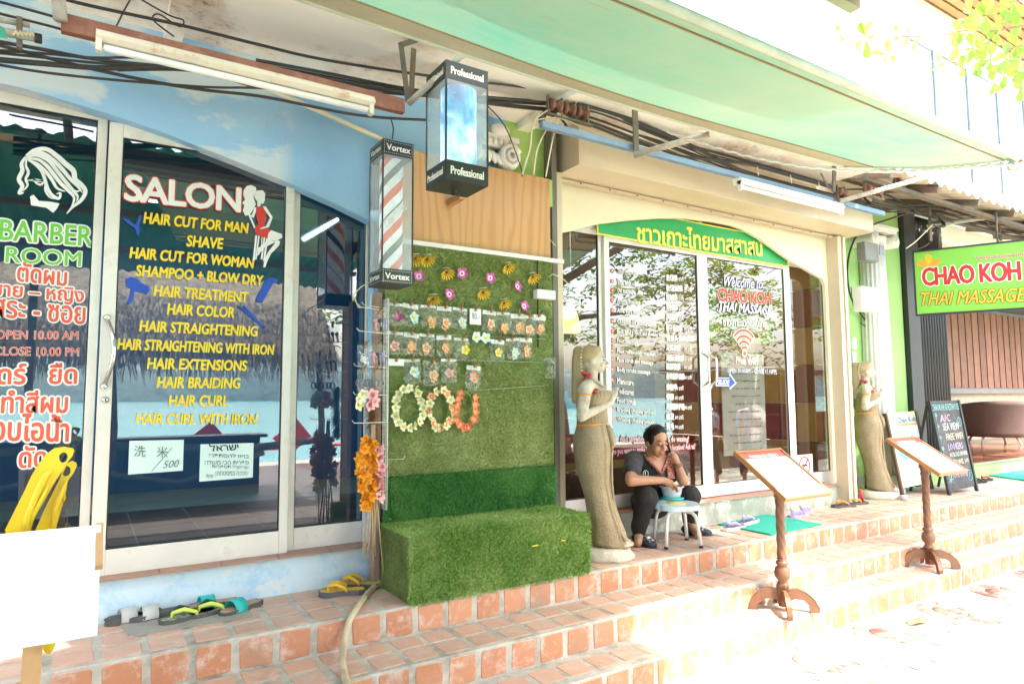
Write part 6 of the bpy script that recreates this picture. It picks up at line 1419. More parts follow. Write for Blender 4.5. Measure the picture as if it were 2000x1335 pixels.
# ================================================================== LOUNGE CHAIRS
WICK = mat('brown wicker', (.085,.05,.04), .6, .3, 60, bmp=.8, bscale=120)
def tub(label, px, py, rz, s=1):
    p = Z(px, py, .684); t = thing('wicker_chair', label, 'chair', (p.x, p.y, .684), 'wicker chairs in the lounge', rz); n = 26; vs = []
    for i, z in enumerate(np.linspace(.14, .80, 9)):
        f_ = (z-.14)/.66
        for j in range(n):
            a = -2.15+4.3*j/(n-1); r = (.34+.10*f_**1.6)*s; hh = .14+(z-.14)*(1-.28*(abs(a)/2.15)**2); vs.append((r*cos(a+pi/2)*1.02, r*sin(a+pi/2), hh))
    vi = [(v[0]*.90, v[1]*.90, v[2]) for v in vs]; N_ = len(vs); f = [(i*n+j,i*n+j+1,(i+1)*n+j+1,(i+1)*n+j) for i in range(8) for j in range(n-1)]; f += [(N_+i*n+j,N_+(i+1)*n+j,N_+(i+1)*n+j+1,N_+i*n+j+1) for i in range(8) for j in range(n-1)]
    f += [(8*n+j,8*n+j+1,N_+8*n+j+1,N_+8*n+j) for j in range(n-1)]+[(j,N_+j,N_+j+1,j+1) for j in range(n-1)]
    m = MB(); m.add(vs+vi, f, 0, True); m.build('backrest', WICK, t, world=False); m = MB(); m.lathe([(.33*s,.14),(.34*s,.36),(.30*s,.40)], (0,0,0), 24); m.build('seat', WICK, t, world=False)
    for a in (.8,2.35,3.95,5.5): m = MB(); m.tube([(.27*s*cos(a),.27*s*sin(a),.16),(.33*s*cos(a),.33*s*sin(a),.0)], .022, 8); m.build('leg', WHITE, t, world=False)
tub('large brown wicker tub chair with white feet at the right of the lounge', 1942, 866, 2.3, 1.35)
tub('darker wicker chair behind the chalkboard in the lounge', 1845, 852, -2.4, 1.5)
t = thing('lounge_table', 'dark low table with orange edge between the wicker chairs', 'table', tuple(Z(1880,850,.684))); p = Z(1882,850,.684); m = MB(); m.box((p.x-.5,p.y-.4,1.24),(p.x+.5,p.y+.4,1.28)); m.build('tabletop', mat('orange top', (.6,.12,.02), .5), t); m = MB(); m.box((p.x-.4,p.y-.3,.69),(p.x+.4,p.y+.3,1.24)); m.build('pedestal', BLACK, t)
# ================================================================== HANGING GOODS ON THE GRASS WALL
PET = {}
def petal_mesh(key, n, c1, c2, cc, r=.034, kind='round', cup=.35):
    m = MB()
    for k in range(n):
        a0 = 2*pi*k/n; wd_ = (pi/n)*(1.15 if kind == 'round' else .62); rows = 5; vs = []
        for i in range(rows+1):
            u = i/rows; rr = r*(.12+.88*u); ww = wd_*(sin(pi*min(1,.18+.80*u))**.7) if kind == 'round' else wd_*(.5+.9*u)*(1 if u < .7 else (1-u)/.3+.05)
            for s in (-1,0,1): a = a0+s*ww; vs.append((rr*cos(a), -(cup*r*u*u)+(0 if s else -.003)-.0015*(k%2), rr*sin(a)))
        f = [(3*i+j,3*i+j+1,3*i+4+j,3*i+3+j) for i in range(rows) for j in (0,1)]
        b = len(m.v); m.add(vs, f, 0, True)
        for q_ in range(4): m.m[-1-q_] = 0
        for q_ in range(len(f)): m.m[len(m.m)-len(f)+q_] = 1 if q_ < 4 else 0
    m.ball((0,-.004,0), (r*.16,.006,r*.16), 8, 2)
    PET[key] = m.mesh('flower', [mat(key+' petal', c1, .6, .12, 60, kind='Object'), mat(key+' throat', c2, .6, .1, 60, kind='Object'), mat(key+' centre', cc, .6)]); return PET[key]
petal_mesh('orange', 5, (.86,.38,.10), (.85,.50,.20), (.8,.2,.03)); petal_mesh('peach', 5, (.86,.52,.28), (.8,.2,.08), (.85,.6,.1)); petal_mesh('blue', 5, (.55,.78,.85), (.85,.75,.15), (.8,.6,.05)); petal_mesh('yellow', 5, (.86,.74,.06), (.86,.6,.03), (.8,.45,.02)); petal_mesh('coral', 5, (.80,.26,.14), (.85,.55,.35), (.8,.7,.3))
petal_mesh('magenta', 7, (.45,.06,.22), (.55,.1,.3), (.5,.1,.2)); petal_mesh('rosy', 5, (.84,.42,.36), (.7,.12,.08), (.8,.65,.2)); petal_mesh('orchid', 5, (.62,.10,.42), (.85,.72,.78), (.35,.01,.15), .040); petal_mesh('daisy', 14, (.86,.55,.02), (.80,.42,.01), (.10,.03,.01), .044, 'thin', .6)
petal_mesh('cream', 5, (.82,.80,.55), (.80,.66,.25), (.6,.65,.1), .030); petal_mesh('red_orange', 5, (.80,.20,.08), (.85,.45,.25), (.7,.6,.2), .030); petal_mesh('salmon', 5, (.86,.45,.25), (.80,.25,.10), (.8,.7,.4), .030); petal_mesh('marigold', 6, (.88,.36,.01), (.85,.25,.01), (.8,.4,.02), .034); petal_mesh('pink', 5, (.85,.50,.48), (.75,.25,.28), (.6,.1,.3), .032)
def plastic():
    m, N, L, P = nmat('crinkled clear bag'); N.remove(P); v = coords(N, L, 'Object'); T_ = N.new('ShaderNodeBsdfTransparent'); T_.inputs[0].default_value = (.93,.94,.92,1)
    G = N.new('ShaderNodeBsdfGlossy'); G.inputs['Roughness'].default_value = .18; D_ = N.new('ShaderNodeBsdfDiffuse'); D_.inputs[0].default_value = (.85,.86,.83,1)
    b = N.new('ShaderNodeBump'); b.inputs['Strength'].default_value = 1; b.inputs['Distance'].default_value = .02; n = noise(N, L, v, 28, 4, .6, 2); L.new(n, b.inputs['Height']); L.new(b.outputs[0], G.inputs['Normal'])
    m1 = N.new('ShaderNodeMixShader'); m1.inputs[0].default_value = .5; L.new(D_.outputs[0], m1.inputs[1]); L.new(G.outputs[0], m1.inputs[2])
    r = ramp(N, L, n, [(.42,.10),(.56,.24),(.62,.75),(.66,.16)]); m2 = N.new('ShaderNodeMixShader'); L.new(r, m2.inputs[0]); L.new(T_.outputs[0], m2.inputs[1]); L.new(m1.outputs[0], m2.inputs[2]); L.new(m2.outputs[0], N['Material Output'].inputs[0]); return m
BAG = plastic(); PIN = mat('wooden clothes peg', (.40,.24,.12), .7, .15, 30); CARD = mat('white card', (.80,.80,.76), .7, .03)
def bag_mesh(w, h, seed):
    r = np.random.RandomState(seed); nx, nz = 6, 7; vs = []
    for j in range(nz+1):
        for i in range(nx+1):
            u, v_ = i/nx-.5, j/nz; vs.append((u*w*(1-.10*v_*v_)+r.randn()*.0015, -.004-.014*sin(pi*v_)*cos(u*pi)+r.randn()*.0025, -v_*h+(.006*abs(u)*2 if j == nz else 0)))
    return MB().add(vs, [(j*(nx+1)+i, j*(nx+1)+i+1, (j+1)*(nx+1)+i+1, (j+1)*(nx+1)+i) for j in range(nz) for i in range(nx)], 0, True).mesh('bag', BAG)
bagM = [bag_mesh(.118, .150, s) for s in range(5)]
pinM = MB().box((-.006,-.012,-.018),(.006,-.002,.024)).box((-.006,-.020,-.014),(.006,-.0135,.024)).mesh('clothes_peg', PIN); pinB = MB().obox((-.004,-.022,.0),(.012,-.028,.028),.005,.004).mesh('spring', BLACK); hdM = MB().box((-.055,-.0025,-.028),(.055,-.0005,.0)).mesh('header_card', CARD)
cc = lambda a, b: (670+a/2.902, 560+b/2.902)
rows_ = [('top', [(292,92,310,170,'magenta','purple-red'),(383,97,400,172,'blue','pale blue'),(482,104,500,195,'orange','orange'),(572,112,580,205,'peach','peach'),(662,120,672,200,'blue','pale blue')], 'left'),
 ('top', [(830,135,835,208,'peach','peach'),(907,145,910,230,'orange','orange'),(988,155,1000,225,'orange','deep orange'),(1050,165,1055,240,'peach','peach'),(1112,162,1118,235,'orange','orange')], 'right'),
 ('middle', [(295,255,290,335,'rosy','rosy pink'),(388,262,388,337,'orange','orange'),(475,268,470,345,'peach','peach'),(570,275,577,345,'orange','orange'),(668,290,690,358,'yellow','yellow')], 'left'),
 ('middle', [(875,300,877,373,'yellow','yellow'),(960,292,973,370,'blue','pale blue'),(1034,290,1038,355,'orange','orange')], 'right'),
 ('bottom', [(388,410,402,480,'blue','cream and blue'),(500,422,512,500,'peach','peach'),(598,408,603,490,'rosy','rosy'),(740,447,740,505,'coral','coral')], 'left')]
ordn = ['first','second','third','fourth','fifth']
wy = 3.828; gi = 0
for row, items, side in rows_:
    for i, (bx_, by_, fx, fy, col, cname) in enumerate(items):
        p = Y(*cc(bx_, by_), wy); t = thing('flower_packet', '%s bagged flower clip, %s in the %s half of the %s row' % (cname, ordn[i], side, row), 'packet', tuple(p), 'bagged flower hair clips pegged to the grass wall')
        rz = rnd.uniform(-.09,.09); inst('bag', bagM[gi % 5], t, tuple(p), (0,rz,rnd.uniform(-.1,.1)), (1,1,.95 if row != 'bottom' else 1.05)); 
        if gi % 3 != 1 or row != 'bottom': inst('header_card', hdM, t, tuple(p), (0,rz,0), (.95,1,1 if gi % 2 else .6))
        f = Y(*cc(fx, fy), wy-.006); inst('flower', PET[col], t, tuple(f), (rnd.uniform(-.3,.3), rnd.uniform(0,6), rnd.uniform(-.35,.35)), (1.0,1,1.0))
        if col in ('orange','peach','blue','coral'): f2 = f+Vector((rnd.uniform(-.012,.012),.006,rnd.uniform(-.028,-.018))); inst('flower', PET['peach' if col != 'blue' else 'blue'], t, tuple(f2), (.3, rnd.uniform(0,6), .2), (.75,.75,.75))
        g = inst('clothes_peg', pinM, t, tuple(p+Vector((rnd.uniform(-.01,.015),-.003,.004))), (0,rnd.uniform(-.15,.15),0)); s2 = obj('spring', pinB, g)
        gi += 1
for (a, b, w, h, txt, lab) in ((748,125,.085,.105,'80.-','white price card reading 80 pegged in the top row'),(300,408,.10,.042,'','blank white card strip at the left of the bottom row'),(1108,158,.09,.04,'','tilted white card at the right end of the top row')):
    p = Y(*cc(a, b), wy); t = thing('price_card', lab, 'card', tuple(p)); m = MB(); m.box((p.x-w/2,p.y-.006,p.z-h),(p.x+w/2,p.y-.0045,p.z)); m.build('card', CARD, t)
    if txt: lettering('lettering', txt, (p.x-w*.32,p.y-.006,p.z-h*.45), (p.x+w*.34,p.y-.006,p.z-h*.48), .042, [mat('blue pen', (.12,.16,.4), .7)], t, -.01, res=2)
    g = inst('clothes_peg', pinM, t, tuple(p+Vector((0,-.004,.0))), (0,.1,0)); obj('spring', pinB, g)
for a, b, lab in ((753,283,'left pale blue and yellow flower clip without a bag in the middle row'),(806,290,'right pale blue and yellow flower clip without a bag in the middle row')):
    p = Y(*cc(a, b), wy); t = thing('hair_flower', lab, 'flower', tuple(p)); inst('flower', PET['blue'], t, tuple(p), (.1,a,0), (1.15,1,1.15)); 
t = thing('display_line', 'thin strings stretched across the grass wall holding the pegged packets', 'string', tuple(Y(760,590,3.835)))
for l in (((757,590),(905,603),(1066,618)),((757,646),(900,655),(1066,662)),((757,700),(900,703),(1072,708)),((750,764),(900,764),(1072,752))): m = MB(); m.tube([Y(a,b,3.836) for a,b in l], .0016, 5); m.build('string', mat('grey string', (.42,.44,.38), .6), t)
# loose flowers
for i, (px, py, k, lab) in enumerate(((811,504,'daisy','yellow daisy half hidden behind the barber pole box'),(834,505,'daisy','yellow daisy at upper left of the grass wall'),(872,531,'daisy','yellow daisy right of the first magenta orchid'),(991,520,'daisy','yellow daisy near the white trim at upper right'),(1040,540,'daisy','yellow daisy at the right edge of the grass wall'),(943,570,'daisy','yellow daisy in the middle of the grass wall'),(846,583,'daisy','large drooping yellow daisy above the top left packets'),(984,591,'daisy','yellow daisy just above the right packets'),
    (818,540,'orchid','magenta orchid at far left beside the barber pole box'),(902,534,'orchid','magenta orchid between two daisies'),(957,543,'orchid','magenta orchid at centre right'),(877,575,'orchid','magenta orchid above the second row of daisies'),(1010,560,'orchid','magenta orchid left of the white switch'),(1023,598,'orchid','magenta orchid below the white switch'))):
    p = Y(px, py, 3.832); t = thing('artificial_flower', lab, 'flower', tuple(p), 'artificial flowers pinned on the grass wall')
    d = k == 'daisy'; inst('flower', PET[k], t, tuple(p), (radians(48) if d else rnd.uniform(-.2,.2), 0 if d else rnd.uniform(-.4,.4), rnd.uniform(-.3,.3)), (1.15,1.2,1.15) if d else (1,1,1))
    if d: m = MB(); m.tube([p+Vector((-.028,0,.022)), p+Vector((0,-.004,.028)), p+Vector((.028,0,.030))], .0035, 5); m.build('clip', mat('clip', (.45,.45,.42), .4), t)
p = Y(1040,566,3.85); q_ = Y(1076,587,3.85); t = thing('light_switch', 'white switch box mounted on the right edge of the grass wall', 'switch', tuple(p)); m = MB(); m.box((p.x,3.79,q_.z),(q_.x,3.845,p.z)); m.build('box', WHITE, t, bevel=.006); m = MB(); m.box((p.x+.05,3.786,q_.z+.02),(p.x+.10,3.79,p.z-.02)); m.build('rocker', CARD, t)
# flower wreaths
for j, (cx, cy, rx, ry, cols, skip, lab) in enumerate(((370,685,78,112,['cream'],(), 'left wreath of cream flowers on a green ring'),(545,690,62,108,['salmon','cream'],(), 'middle wreath of salmon flowers on a green ring'),(690,690,55,108,['red_orange'],(2,3,4), 'right wreath of red-orange flowers on a green ring'))):
    c = Y(*cc(cx, cy), 3.825); e = Y(*cc(cx+rx, cy), 3.825); RX = e.x-c.x; RZ = ry/rx*RX*.82
    RZ = (Y(*cc(cx, cy-ry), 3.825)-c).z
    t = thing('flower_wreath', lab, 'wreath', tuple(c), 'flower wreaths hanging on the grass wall')
    m = MB(); m.tube([c+Vector((RX*.86*cos(a), 0, RZ*.86*sin(a))) for a in np.linspace(0,2*pi,40,endpoint=False)], .0035, 6, closed=True); m.build('ring', mat('bright green stem', (.28,.55,.06), .5), t)
    n = 16
    for k in range(n):
        a = 2*pi*k/n+.1*j
        if k in skip: continue
        inst('flower', PET[cols[k % len(cols)]], t, tuple(c+Vector((RX*1.02*cos(a)+rnd.uniform(-.006,.006), -.012, RZ*1.0*sin(a)))), (rnd.uniform(-.5,.5), -a+rnd.uniform(-.5,.5), rnd.uniform(-.8,.8)), (1.0,1.2,1.0))
# wire rack with hooks on the side of the display wall
WR = mat('white coated wire', (.75,.74,.70), .4); rk_ = thing('wire_rack', 'white wire grid rack fixed at the left edge of the grass wall', 'rack', (1.52,3.8,1.4)); xg = 1.515
zt1, zb1 = X(746,587,xg).z, X(742,990,xg).z
for y in (3.775, 3.80, 3.83, 3.85): m = MB(); m.tube([(xg,y,zb1),(xg,y,zt1)], .0022 if y != 3.775 else .0038, 6); m.build('wire', WR, rk_)
wmh = MB().tube([(0,-.036,0),(0,.04,0)], .0016, 6).mesh('wire', WR)
for k in range(44): inst('wire', wmh, rk_, (xg-.004, 3.812, zb1+(zt1-zb1)*k/43))
hooks = [(700,596),(693,600),(690,646),(695,691),(684,714),(683,769),(681,824)]
for px, py in hooks: p = Y(px, py, 3.76); m = MB(); m.tube([(xg,3.775,p.z-.006),(p.x+.012,3.70,p.z-.004),(p.x,3.70,p.z+.012)], .0022, 6); m.build('hook', WR, rk_)
m = MB(); p = Y(790,894,3.70); m.tube([(xg,3.775,p.z-.01),(p.x-.005,3.70,p.z-.004),(p.x,3.70,p.z+.012)], .0025, 6); m.build('hook', WR, rk_)
m = MB(); m.box((1.475,3.87,.5),(1.512,3.95,2.25)); o = m.build('timber_post', mat('rough timber', (.30,.20,.15), .8, .2, 8)); tag(o, 'rough brown timber batten behind the wire rack', 'batten')
def hang(label, px, py, kind, seed):
    p = Y(px, py, 3.69); t = thing('accessory_packet', label, 'packet', tuple(p)); r = np.random.RandomState(seed)
    inst('bag', bagM[seed % 5], t, tuple(p), (0,0,r.rand()-.5), (.8,1,.9)); 
    if kind == 'ring':
        for k in range(3): c = p+Vector((-.025+.026*k,-.012,-.075)); m = MB(); m.tube([c+Vector((.018*cos(a),0,.020*sin(a))) for a in np.linspace(0,2*pi,14,endpoint=False)], .004, 6, closed=True); m.build('hair_band', mat('grey band', (.12,.12,.14), .6), t)
    elif kind == 'white':
        m = MB()
        for k in range(14): m.ball(p+Vector((r.uniform(-.025,.025),-.01,-.06-r.rand()*.05)), .009, 6)
        m.build('beads', CARD, t)
    else:
        for k in range(3): m = MB(); c = p+Vector((-.03+.03*k,-.01,-.06)); m.tube([c, c+Vector((.01,0,-.06))], .006, 6); m.ball(c, .014, 8); m.build('clip', mat(['pink clip','dark clip','lilac clip'][k], [(.7,.3,.35),(.06,.05,.06),(.35,.3,.55)][k], .5), t)
    g = inst('clothes_peg', pinM, t, tuple(p+Vector((0,-.004,0)))); obj('spring', pinB, g)
hang('pink and dark hair clips hanging highest on the wire rack', 741, 607, 'clip', 1); hang('bag of white beads on the second hook of the wire rack', 713, 674, 'white', 2); hang('pink bag next to the white bead bag', 737, 672, 'clip', 3); hang('bag of grey hair bands on the left of the third hook', 708, 722, 'ring', 4); hang('bag of grey hair bands on the right of the third hook', 733, 722, 'ring', 5)
for lab, spots in (('pale cream and yellow blossom cluster on the fourth hook',[(703,778,'cream'),(708,770,'cream'),(700,790,'cream')]),('pink blossom cluster beside the cream cluster',[(727,770,'pink'),(731,784,'pink'),(722,790,'pink')])):
    t = thing('blossom_clip', lab, 'flower', tuple(Y(spots[0][0], spots[0][1], 3.69)))
    for px, py, k in spots: inst('flower', PET[k], t, tuple(Y(px, py, 3.69)), (rnd.uniform(-.4,.4), px, rnd.uniform(-.5,.5)), (1.2,1.2,1.2))
m = MB(); r = np.random.RandomState(4)
for k in range(900): a = Y(726+r.randn()*2.5, 750+r.rand()*110, 3.80); m.tube([a, a+Vector((r.randn()*.02, r.randn()*.012-.01, -.02-r.rand()*.02))], .0012, 3, caps=False)
o = m.build('feather', mat('brown feather', (.25,.10,.035), .7), kind='stuff'); tag(o, 'tuft of brown feathers hanging behind the blossoms on the rack', 'feathers')
for lab, col, cx0, w_, y0_, y1_, n in (('long bunch of bright orange flower garlands with straw cords','marigold',719,22,858,990,66),('pink and cream flower garland hanging right of the orange bunch','pink',739,7,872,975,20)):
    t = thing('flower_garland', lab, 'garland', tuple(Y(cx0, y0_, 3.68)), 'flower garlands hanging from the lowest hook')
    for k in range(n):
        v = (k+.5)/n; px = cx0+rnd.uniform(-1,1)*w_*(.35+.65*sin(pi*min(1,v*1.1+.05)))*.8+(3 if col == 'pink' else -2*v); py = y0_+(y1_-y0_)*v
        inst('flower', PET[col], t, tuple(Y(px, py, 3.68+rnd.uniform(-.03,.03))), (rnd.uniform(-.9,.9), rnd.uniform(0,6), rnd.uniform(-1,1)), (.95,1.3,.95))
    for k in range(7 if col == 'marigold' else 4):
        a, b = Y(728+rnd.uniform(-4,6), 828, 3.70), Y(cx0+rnd.uniform(-12,12), 1065+rnd.uniform(0,55), 3.69); mid_ = a.lerp(b, .5)+Vector((rnd.uniform(-.03,.03),0,0)); m = MB(); m.tube([a, a.lerp(mid_,.5)+Vector((rnd.uniform(-.01,.01),0,0)), mid_, b.lerp(mid_,.4), b], .0035, 6)
        c_ = m.build('straw_cord', mat('straw cord', (.48,.34,.19), .8, .15, 30), t)
p = Y(1073,640,3.80); t = thing('empty_packet', 'clear plastic packet hanging on the grey post edge', 'packet', tuple(Y(1074,700,3.82))); inst('bag', bagM[2], t, tuple(Y(1075,698,3.82)), (0,0,-.8), (.7,1,1.0))
m = MB(); m.tube([Y(1072,540,3.84),Y(1080,535,3.84),Y(1092,540,3.86),Y(1104,548,3.9),Y(1108,553,3.9)], .0035, 6); m.tube([Y(1070,463,3.84),Y(1085,480,3.86)], .003, 6); o = m.build('loose_wire', CREAMW); tag(o, 'short cream wire sticking out above the switch by the tan post', 'wire')
# fallen leaf
m = MB(); p = Z(1790,1215,.006); m.add([p+Vector((-.10,-.0,0)), p+Vector((-.04,.05,.02)), p+Vector((.05,.05,.005)), p+Vector((.11,0,.03)), p+Vector((.05,-.05,.01)), p+Vector((-.04,-.045,.02)), p+Vector((0,0,.0))], [(0,1,6),(1,2,6),(2,3,6),(3,4,6),(4,5,6),(5,0,6)]); o = m.build('fallen_leaf', mat('dry leaf', (.45,.33,.14), .8)); tag(o, 'dry curled leaf lying on the street below the steps', 'leaf')
# ================================================================== ACROSS THE STREET (seen in the glass, shades the steps)
TEAL = mat('teal corrugated sheet', (.05,.36,.28), .5, .12, 3)
t = thing('canopy', 'teal corrugated canopy standing over the street opposite the salon', 'canopy', (0,.2,0))
xs = np.arange(-4, 3.36, .035); m = MB(); vs = []
for x in xs:
    w_ = .02*sin(x*2*pi/.15); vs += [(x,-2.8,3.45+w_),(x,1.92,3.74+w_)]
m.add(vs, [(2*i,2*i+1,2*i+3,2*i+2) for i in range(len(xs)-1)], 0, True); m.build('sheet', TEAL, t)
for y, z in ((-1.4,3.50),(.2,3.59),(1.85,3.68)): MB().box((-4,y-.03,z-.06),(3.34,y+.03,z)).build('rafter', mat('wood rafter', (.22,.14,.08), .7), t)
for x in (-3.8,-.6,3.2): MB().box((x-.04,-1.44,-.02),(x+.04,-1.36,3.5)).build('post', mat('wood rafter', (.22,.14,.08), .7), t)
t = tubelight('lit white tube light on the rafters of the teal canopy', .17, 1.2, 1.3, 3.52, WHITE)
m = MB(); m.tube([(.2,1.25,3.452),(1.17,1.25,3.452)], .019, 12); m.build('lit_tube', mat('lit tube', (1,1,1), .5, 0, emit=3.0), t)
t = thing('salon_lamp', 'lit white tube lamp on the inner wall behind the salon side window', 'lamp', tuple(Y(625,450,5.2)))
m = MB(); m.tube([Y(592,468,5.2), Y(660,428,5.2)], .012, 12); m.build('lit_tube', mat('lit tube', (1,1,1), .5, 0, emit=1.0), t); m = MB(); m.tube([Y(592,468,5.24)+Vector((0,.02,0)), Y(660,428,5.24)+Vector((0,.02,0))], .03, 8); m.build('housing', WHITE, t)
la = bpy.data.lights.new('salon lamp light', 'AREA'); la.energy = 5; la.size = .8; la.color = (.85,.95,1); lo = bpy.data.objects.new('salon_lamp_light', la); COL.objects.link(lo); lo.location = (.6,5.8,3.4)
THM = mat('dry thatch', (.46,.36,.24), .9, .35, 40, dirt=(.2,.15,.1), dpos=(.45,.6), dscale=12)
t = thing('thatched_stall', 'thatched beach bar with driftwood posts across the street', 'stall', (1,-3.2,0))
m = MB(); m.prism([(-3.1,2.35),(-4.6,3.9),(-6.2,2.5),(-6.1,2.42),(-4.6,3.8),(-3.1,2.25)], -4.5, 3.6, 0, 'x'); m.build('roof', THM, t)
r = np.random.RandomState(5); m = MB()
for i in range(6500):
    x = -4.5+8.1*r.rand(); s = r.rand()**1.6; y = -3.1-.9*s; z = 2.37+.93*s; L_ = .25+.35*r.rand()
    a = Vector((x,y,z+.02)); b = a+Vector((r.randn()*.08, .12+.12*r.rand(), -L_)); w_ = Vector((.008,0,.0))
    m.add([a-w_, a+w_, b+w_*.3, b-w_*.3], [(0,1,2,3)])
m.build('fringe', THM, t, kind='stuff')
DW = mat('driftwood', (.20,.15,.11), .8, .2, 10)
for x in (-4.2,-1.6,.3,2.9,3.4):
    m = MB(); m.tube([(x,-3.3,0),(x+.03,-3.3,1.2),(x-.04,-3.32,2.4)], [.07,.055,.05], 10); m.build('post', DW, t)
m = MB(); m.tube([(-4.4,-3.25,.9),(-2,-3.2,.82),(0,-3.25,.95),(2,-3.2,.8),(3.5,-3.25,.9)], .06, 10); m.tube([(-2,-3.1,.2),(0,-3.0,.6),(1.2,-3.05,.35),(2.4,-3,.75)], .045, 10); m.build('rail', DW, t)
m = MB(); m.box((-4.2,-4.2,0),(2.5,-3.8,.95)); m.box((-4.3,-4.3,.95),(2.6,-3.7,1.0)); m.build('bar_counter', BR, t)
RED = mat('red canvas', (.60,.07,.06), .7)
for i, (x, y, lab) in enumerate(((1.6,-8.5,'red sun lounger nearest the thatched bar'),(3.8,-9.5,'middle red sun lounger on the sand'),(-1.2,-9,'left red sun lounger on the sand'),(6.2,-9.8,'right red sun lounger on the sand'))):
    t = thing('sun_lounger', lab, 'sun lounger', (x,y,0), 'red sun loungers on the beach')
    m = MB(); m.box((x-.9,y-.32,.32),(x+.4,y+.32,.38)); m.obox((x+.4,y,.35),(x+1.0,y,.85),.64,.05,up=(0,1,0)); m.build('seat', RED, t)
    for dx in (-.8,.7):
        for dy in (-.28,.28): MB().tube([(x+dx,y+dy,-.02),(x+dx,y+dy,.36)], .02, 8).build('leg', WHITE, t)
t = thing('backdrop', 'brown wooden kiosk with flat roof, added unseen across the street to darken door reflections', 'backdrop', (18,-6,0))  # added out of view: hides the bright sea from the right door reflection
m = MB(); m.box((15.3,-6.4,-.02),(22,-6.3,2.3)); m.box((15.3,-6.3,-.02),(15.4,-4.9,2.3)); m.build('wall', mat('brown boards', (.14,.07,.04), .8, .3, 6), t); m = MB(); m.box((15.0,-6.6,2.3),(22.3,-4.5,2.42)); m.build('roof', DW, t); m = MB(); m.box((15.4,-5.0,-.02),(21.6,-4.9,1.0)); m.box((15.3,-5.2,1.0),(21.8,-4.7,1.06)); m.build('counter', mat('maroon boards', (.22,.04,.04), .7), t)
for x in (15.35, 18.3, 21.4): MB().box((x-.05,-4.75,-.02),(x+.05,-4.65,2.3)).build('post', DW, t)
t = thing('beach_umbrella', 'blue beach umbrella by the water', 'umbrella', (9.5,-11,0))
m = MB(); m.lathe([(1.3,1.9),(.7,2.2),(.03,2.35)], (9.5,-11,0), 10, sm=False); m.build('canopy', mat('blue canvas', (.1,.3,.6), .7), t); MB().tube([(9.5,-11,-.4),(9.5,-11,2.3)], .02).build('pole', WHITE, t)
t = thing('boat', 'white tour boat moored off the beach', 'boat', (95,-130,-1))
m = MB(); m.prism([(84,-1.2),(108,-1.2),(112,1.2),(83,1.0)], -133, -128, 0, 'y'); m.build('hull', WHITE, t); m = MB(); m.box((87,-132.5,1),(104,-128.5,3.2)); m.box((89,-132,3.4),(99,-129,5)); m.build('cabin', WHITE, t)
# sea almond tree
LEAF = None
def leaf_mat(name, c1, c2, tr=.45):
    m, N, L, P = nmat(name); P.inputs['Roughness'].default_value = .45; g = N.new('ShaderNodeNewGeometry')
    c = ramp(N, L, g.outputs['Random Per Island'], [(0, c1), (1, c2)]); L.new(c, P.inputs['Base Color'])
    Tn = N.new('ShaderNodeBsdfTranslucent'); c2_ = mixc(N, L, .5, c, (.35,.45,.03)); L.new(c2_, Tn.inputs[0]); mx = N.new('ShaderNodeMixShader'); mx.inputs[0].default_value = tr
    L.new(P.outputs[0], mx.inputs[1]); L.new(Tn.outputs[0], mx.inputs[2]); L.new(mx.outputs[0], N['Material Output'].inputs[0]); return m
LEAF = leaf_mat('almond leaf', (.05,.13,.02), (.13,.24,.04)); BARK = mat('grey bark', (.24,.20,.15), .9, .2, 8, bmp=.5, bscale=25)
def leafgeo(c, d, up_, L_, w, V, F):
    d = d.normalized(); s = d.cross(up_); s = s.normalized() if s.length > 1e-3 else Vector((1,0,0)); nn_ = s.cross(d)
    prof = ((0,.04),(.3,.35),(.6,.85),(.82,1.0),(.95,.62),(1.0,.12)); b = len(V)
    for i, (u, k) in enumerate(prof):
        p = c+d*(L_*u)-nn_*(-.12*L_*sin(u*2.6)); V += [p-s*w*k/2+nn_*w*.12*k, p, p+s*w*k/2+nn_*w*.12*k]
    for i in range(5):
        F += [(b+3*i, b+3*i+1, b+3*i+4, b+3*i+3), (b+3*i+1, b+3*i+2, b+3*i+5, b+3*i+4)]
def rosette(c, n, L_, w, rs, V, F, upv=Vector((0,0,1))):
    a0 = rs.rand()*6.28
    for k in range(n):
        a = a0+2*pi*k/n+rs.randn()*.2; el = .15+rs.randn()*.35
        leafgeo(c, Vector((cos(a), sin(a), el-.25)), upv, L_*(.7+.5*rs.rand()), w*(.8+.3*rs.rand()), V, F)
rs = np.random.RandomState(11); V = []; F = []
def blob(cx, cy, cz, rx, ry, rz, n, L_=.2):
    for i in range(n):
        while True:
            q = rs.rand(3)*2-1
            if q.dot(q) < 1: break
        c = Vector((cx+q[0]*rx, cy+q[1]*ry, cz+q[2]*rz))
        if c.y > c.x/2.95-.1 or (c.x < 6.0 and c.y < .1+0 and c.y > -4 and c.z > 4.2 and rs.rand() < .75): continue
        rosette(c, 6, L_, L_*.5, rs, V, F)
blob(8.9,.35,6.3,3.5,1.35,.8,850); blob(6.9,.45,6.3,1.5,1.0,.6,300); blob(11,.2,6.6,2.6,2,1.0,150)
for k in range(16): blob(6.5+rs.rand()*9, -6.5+rs.rand()*4.2, 3.1+rs.rand()*3.6, 1.0,1.0,.45, 42, .2)
blob(5.9,-.2,6.3,1.0,1.0,.6,90); blob(14.5,-5,4.2,4.5,1.8,1.9,420); blob(17.5,-4.5,3.6,3,1.6,1.6,160); blob(4.9,-5.2,3.3,1.3,1,.7,60); blob(8.2,-4.6,2.7,.7,.5,.6,32); 
tr_ = thing('almond_tree', 'sea almond tree with spreading layered branches across the street', 'tree', (9.6,-4.4,0))
m = MB(); m.add(V, F, 0, False); m.build('crown', LEAF, tr_, kind='stuff')
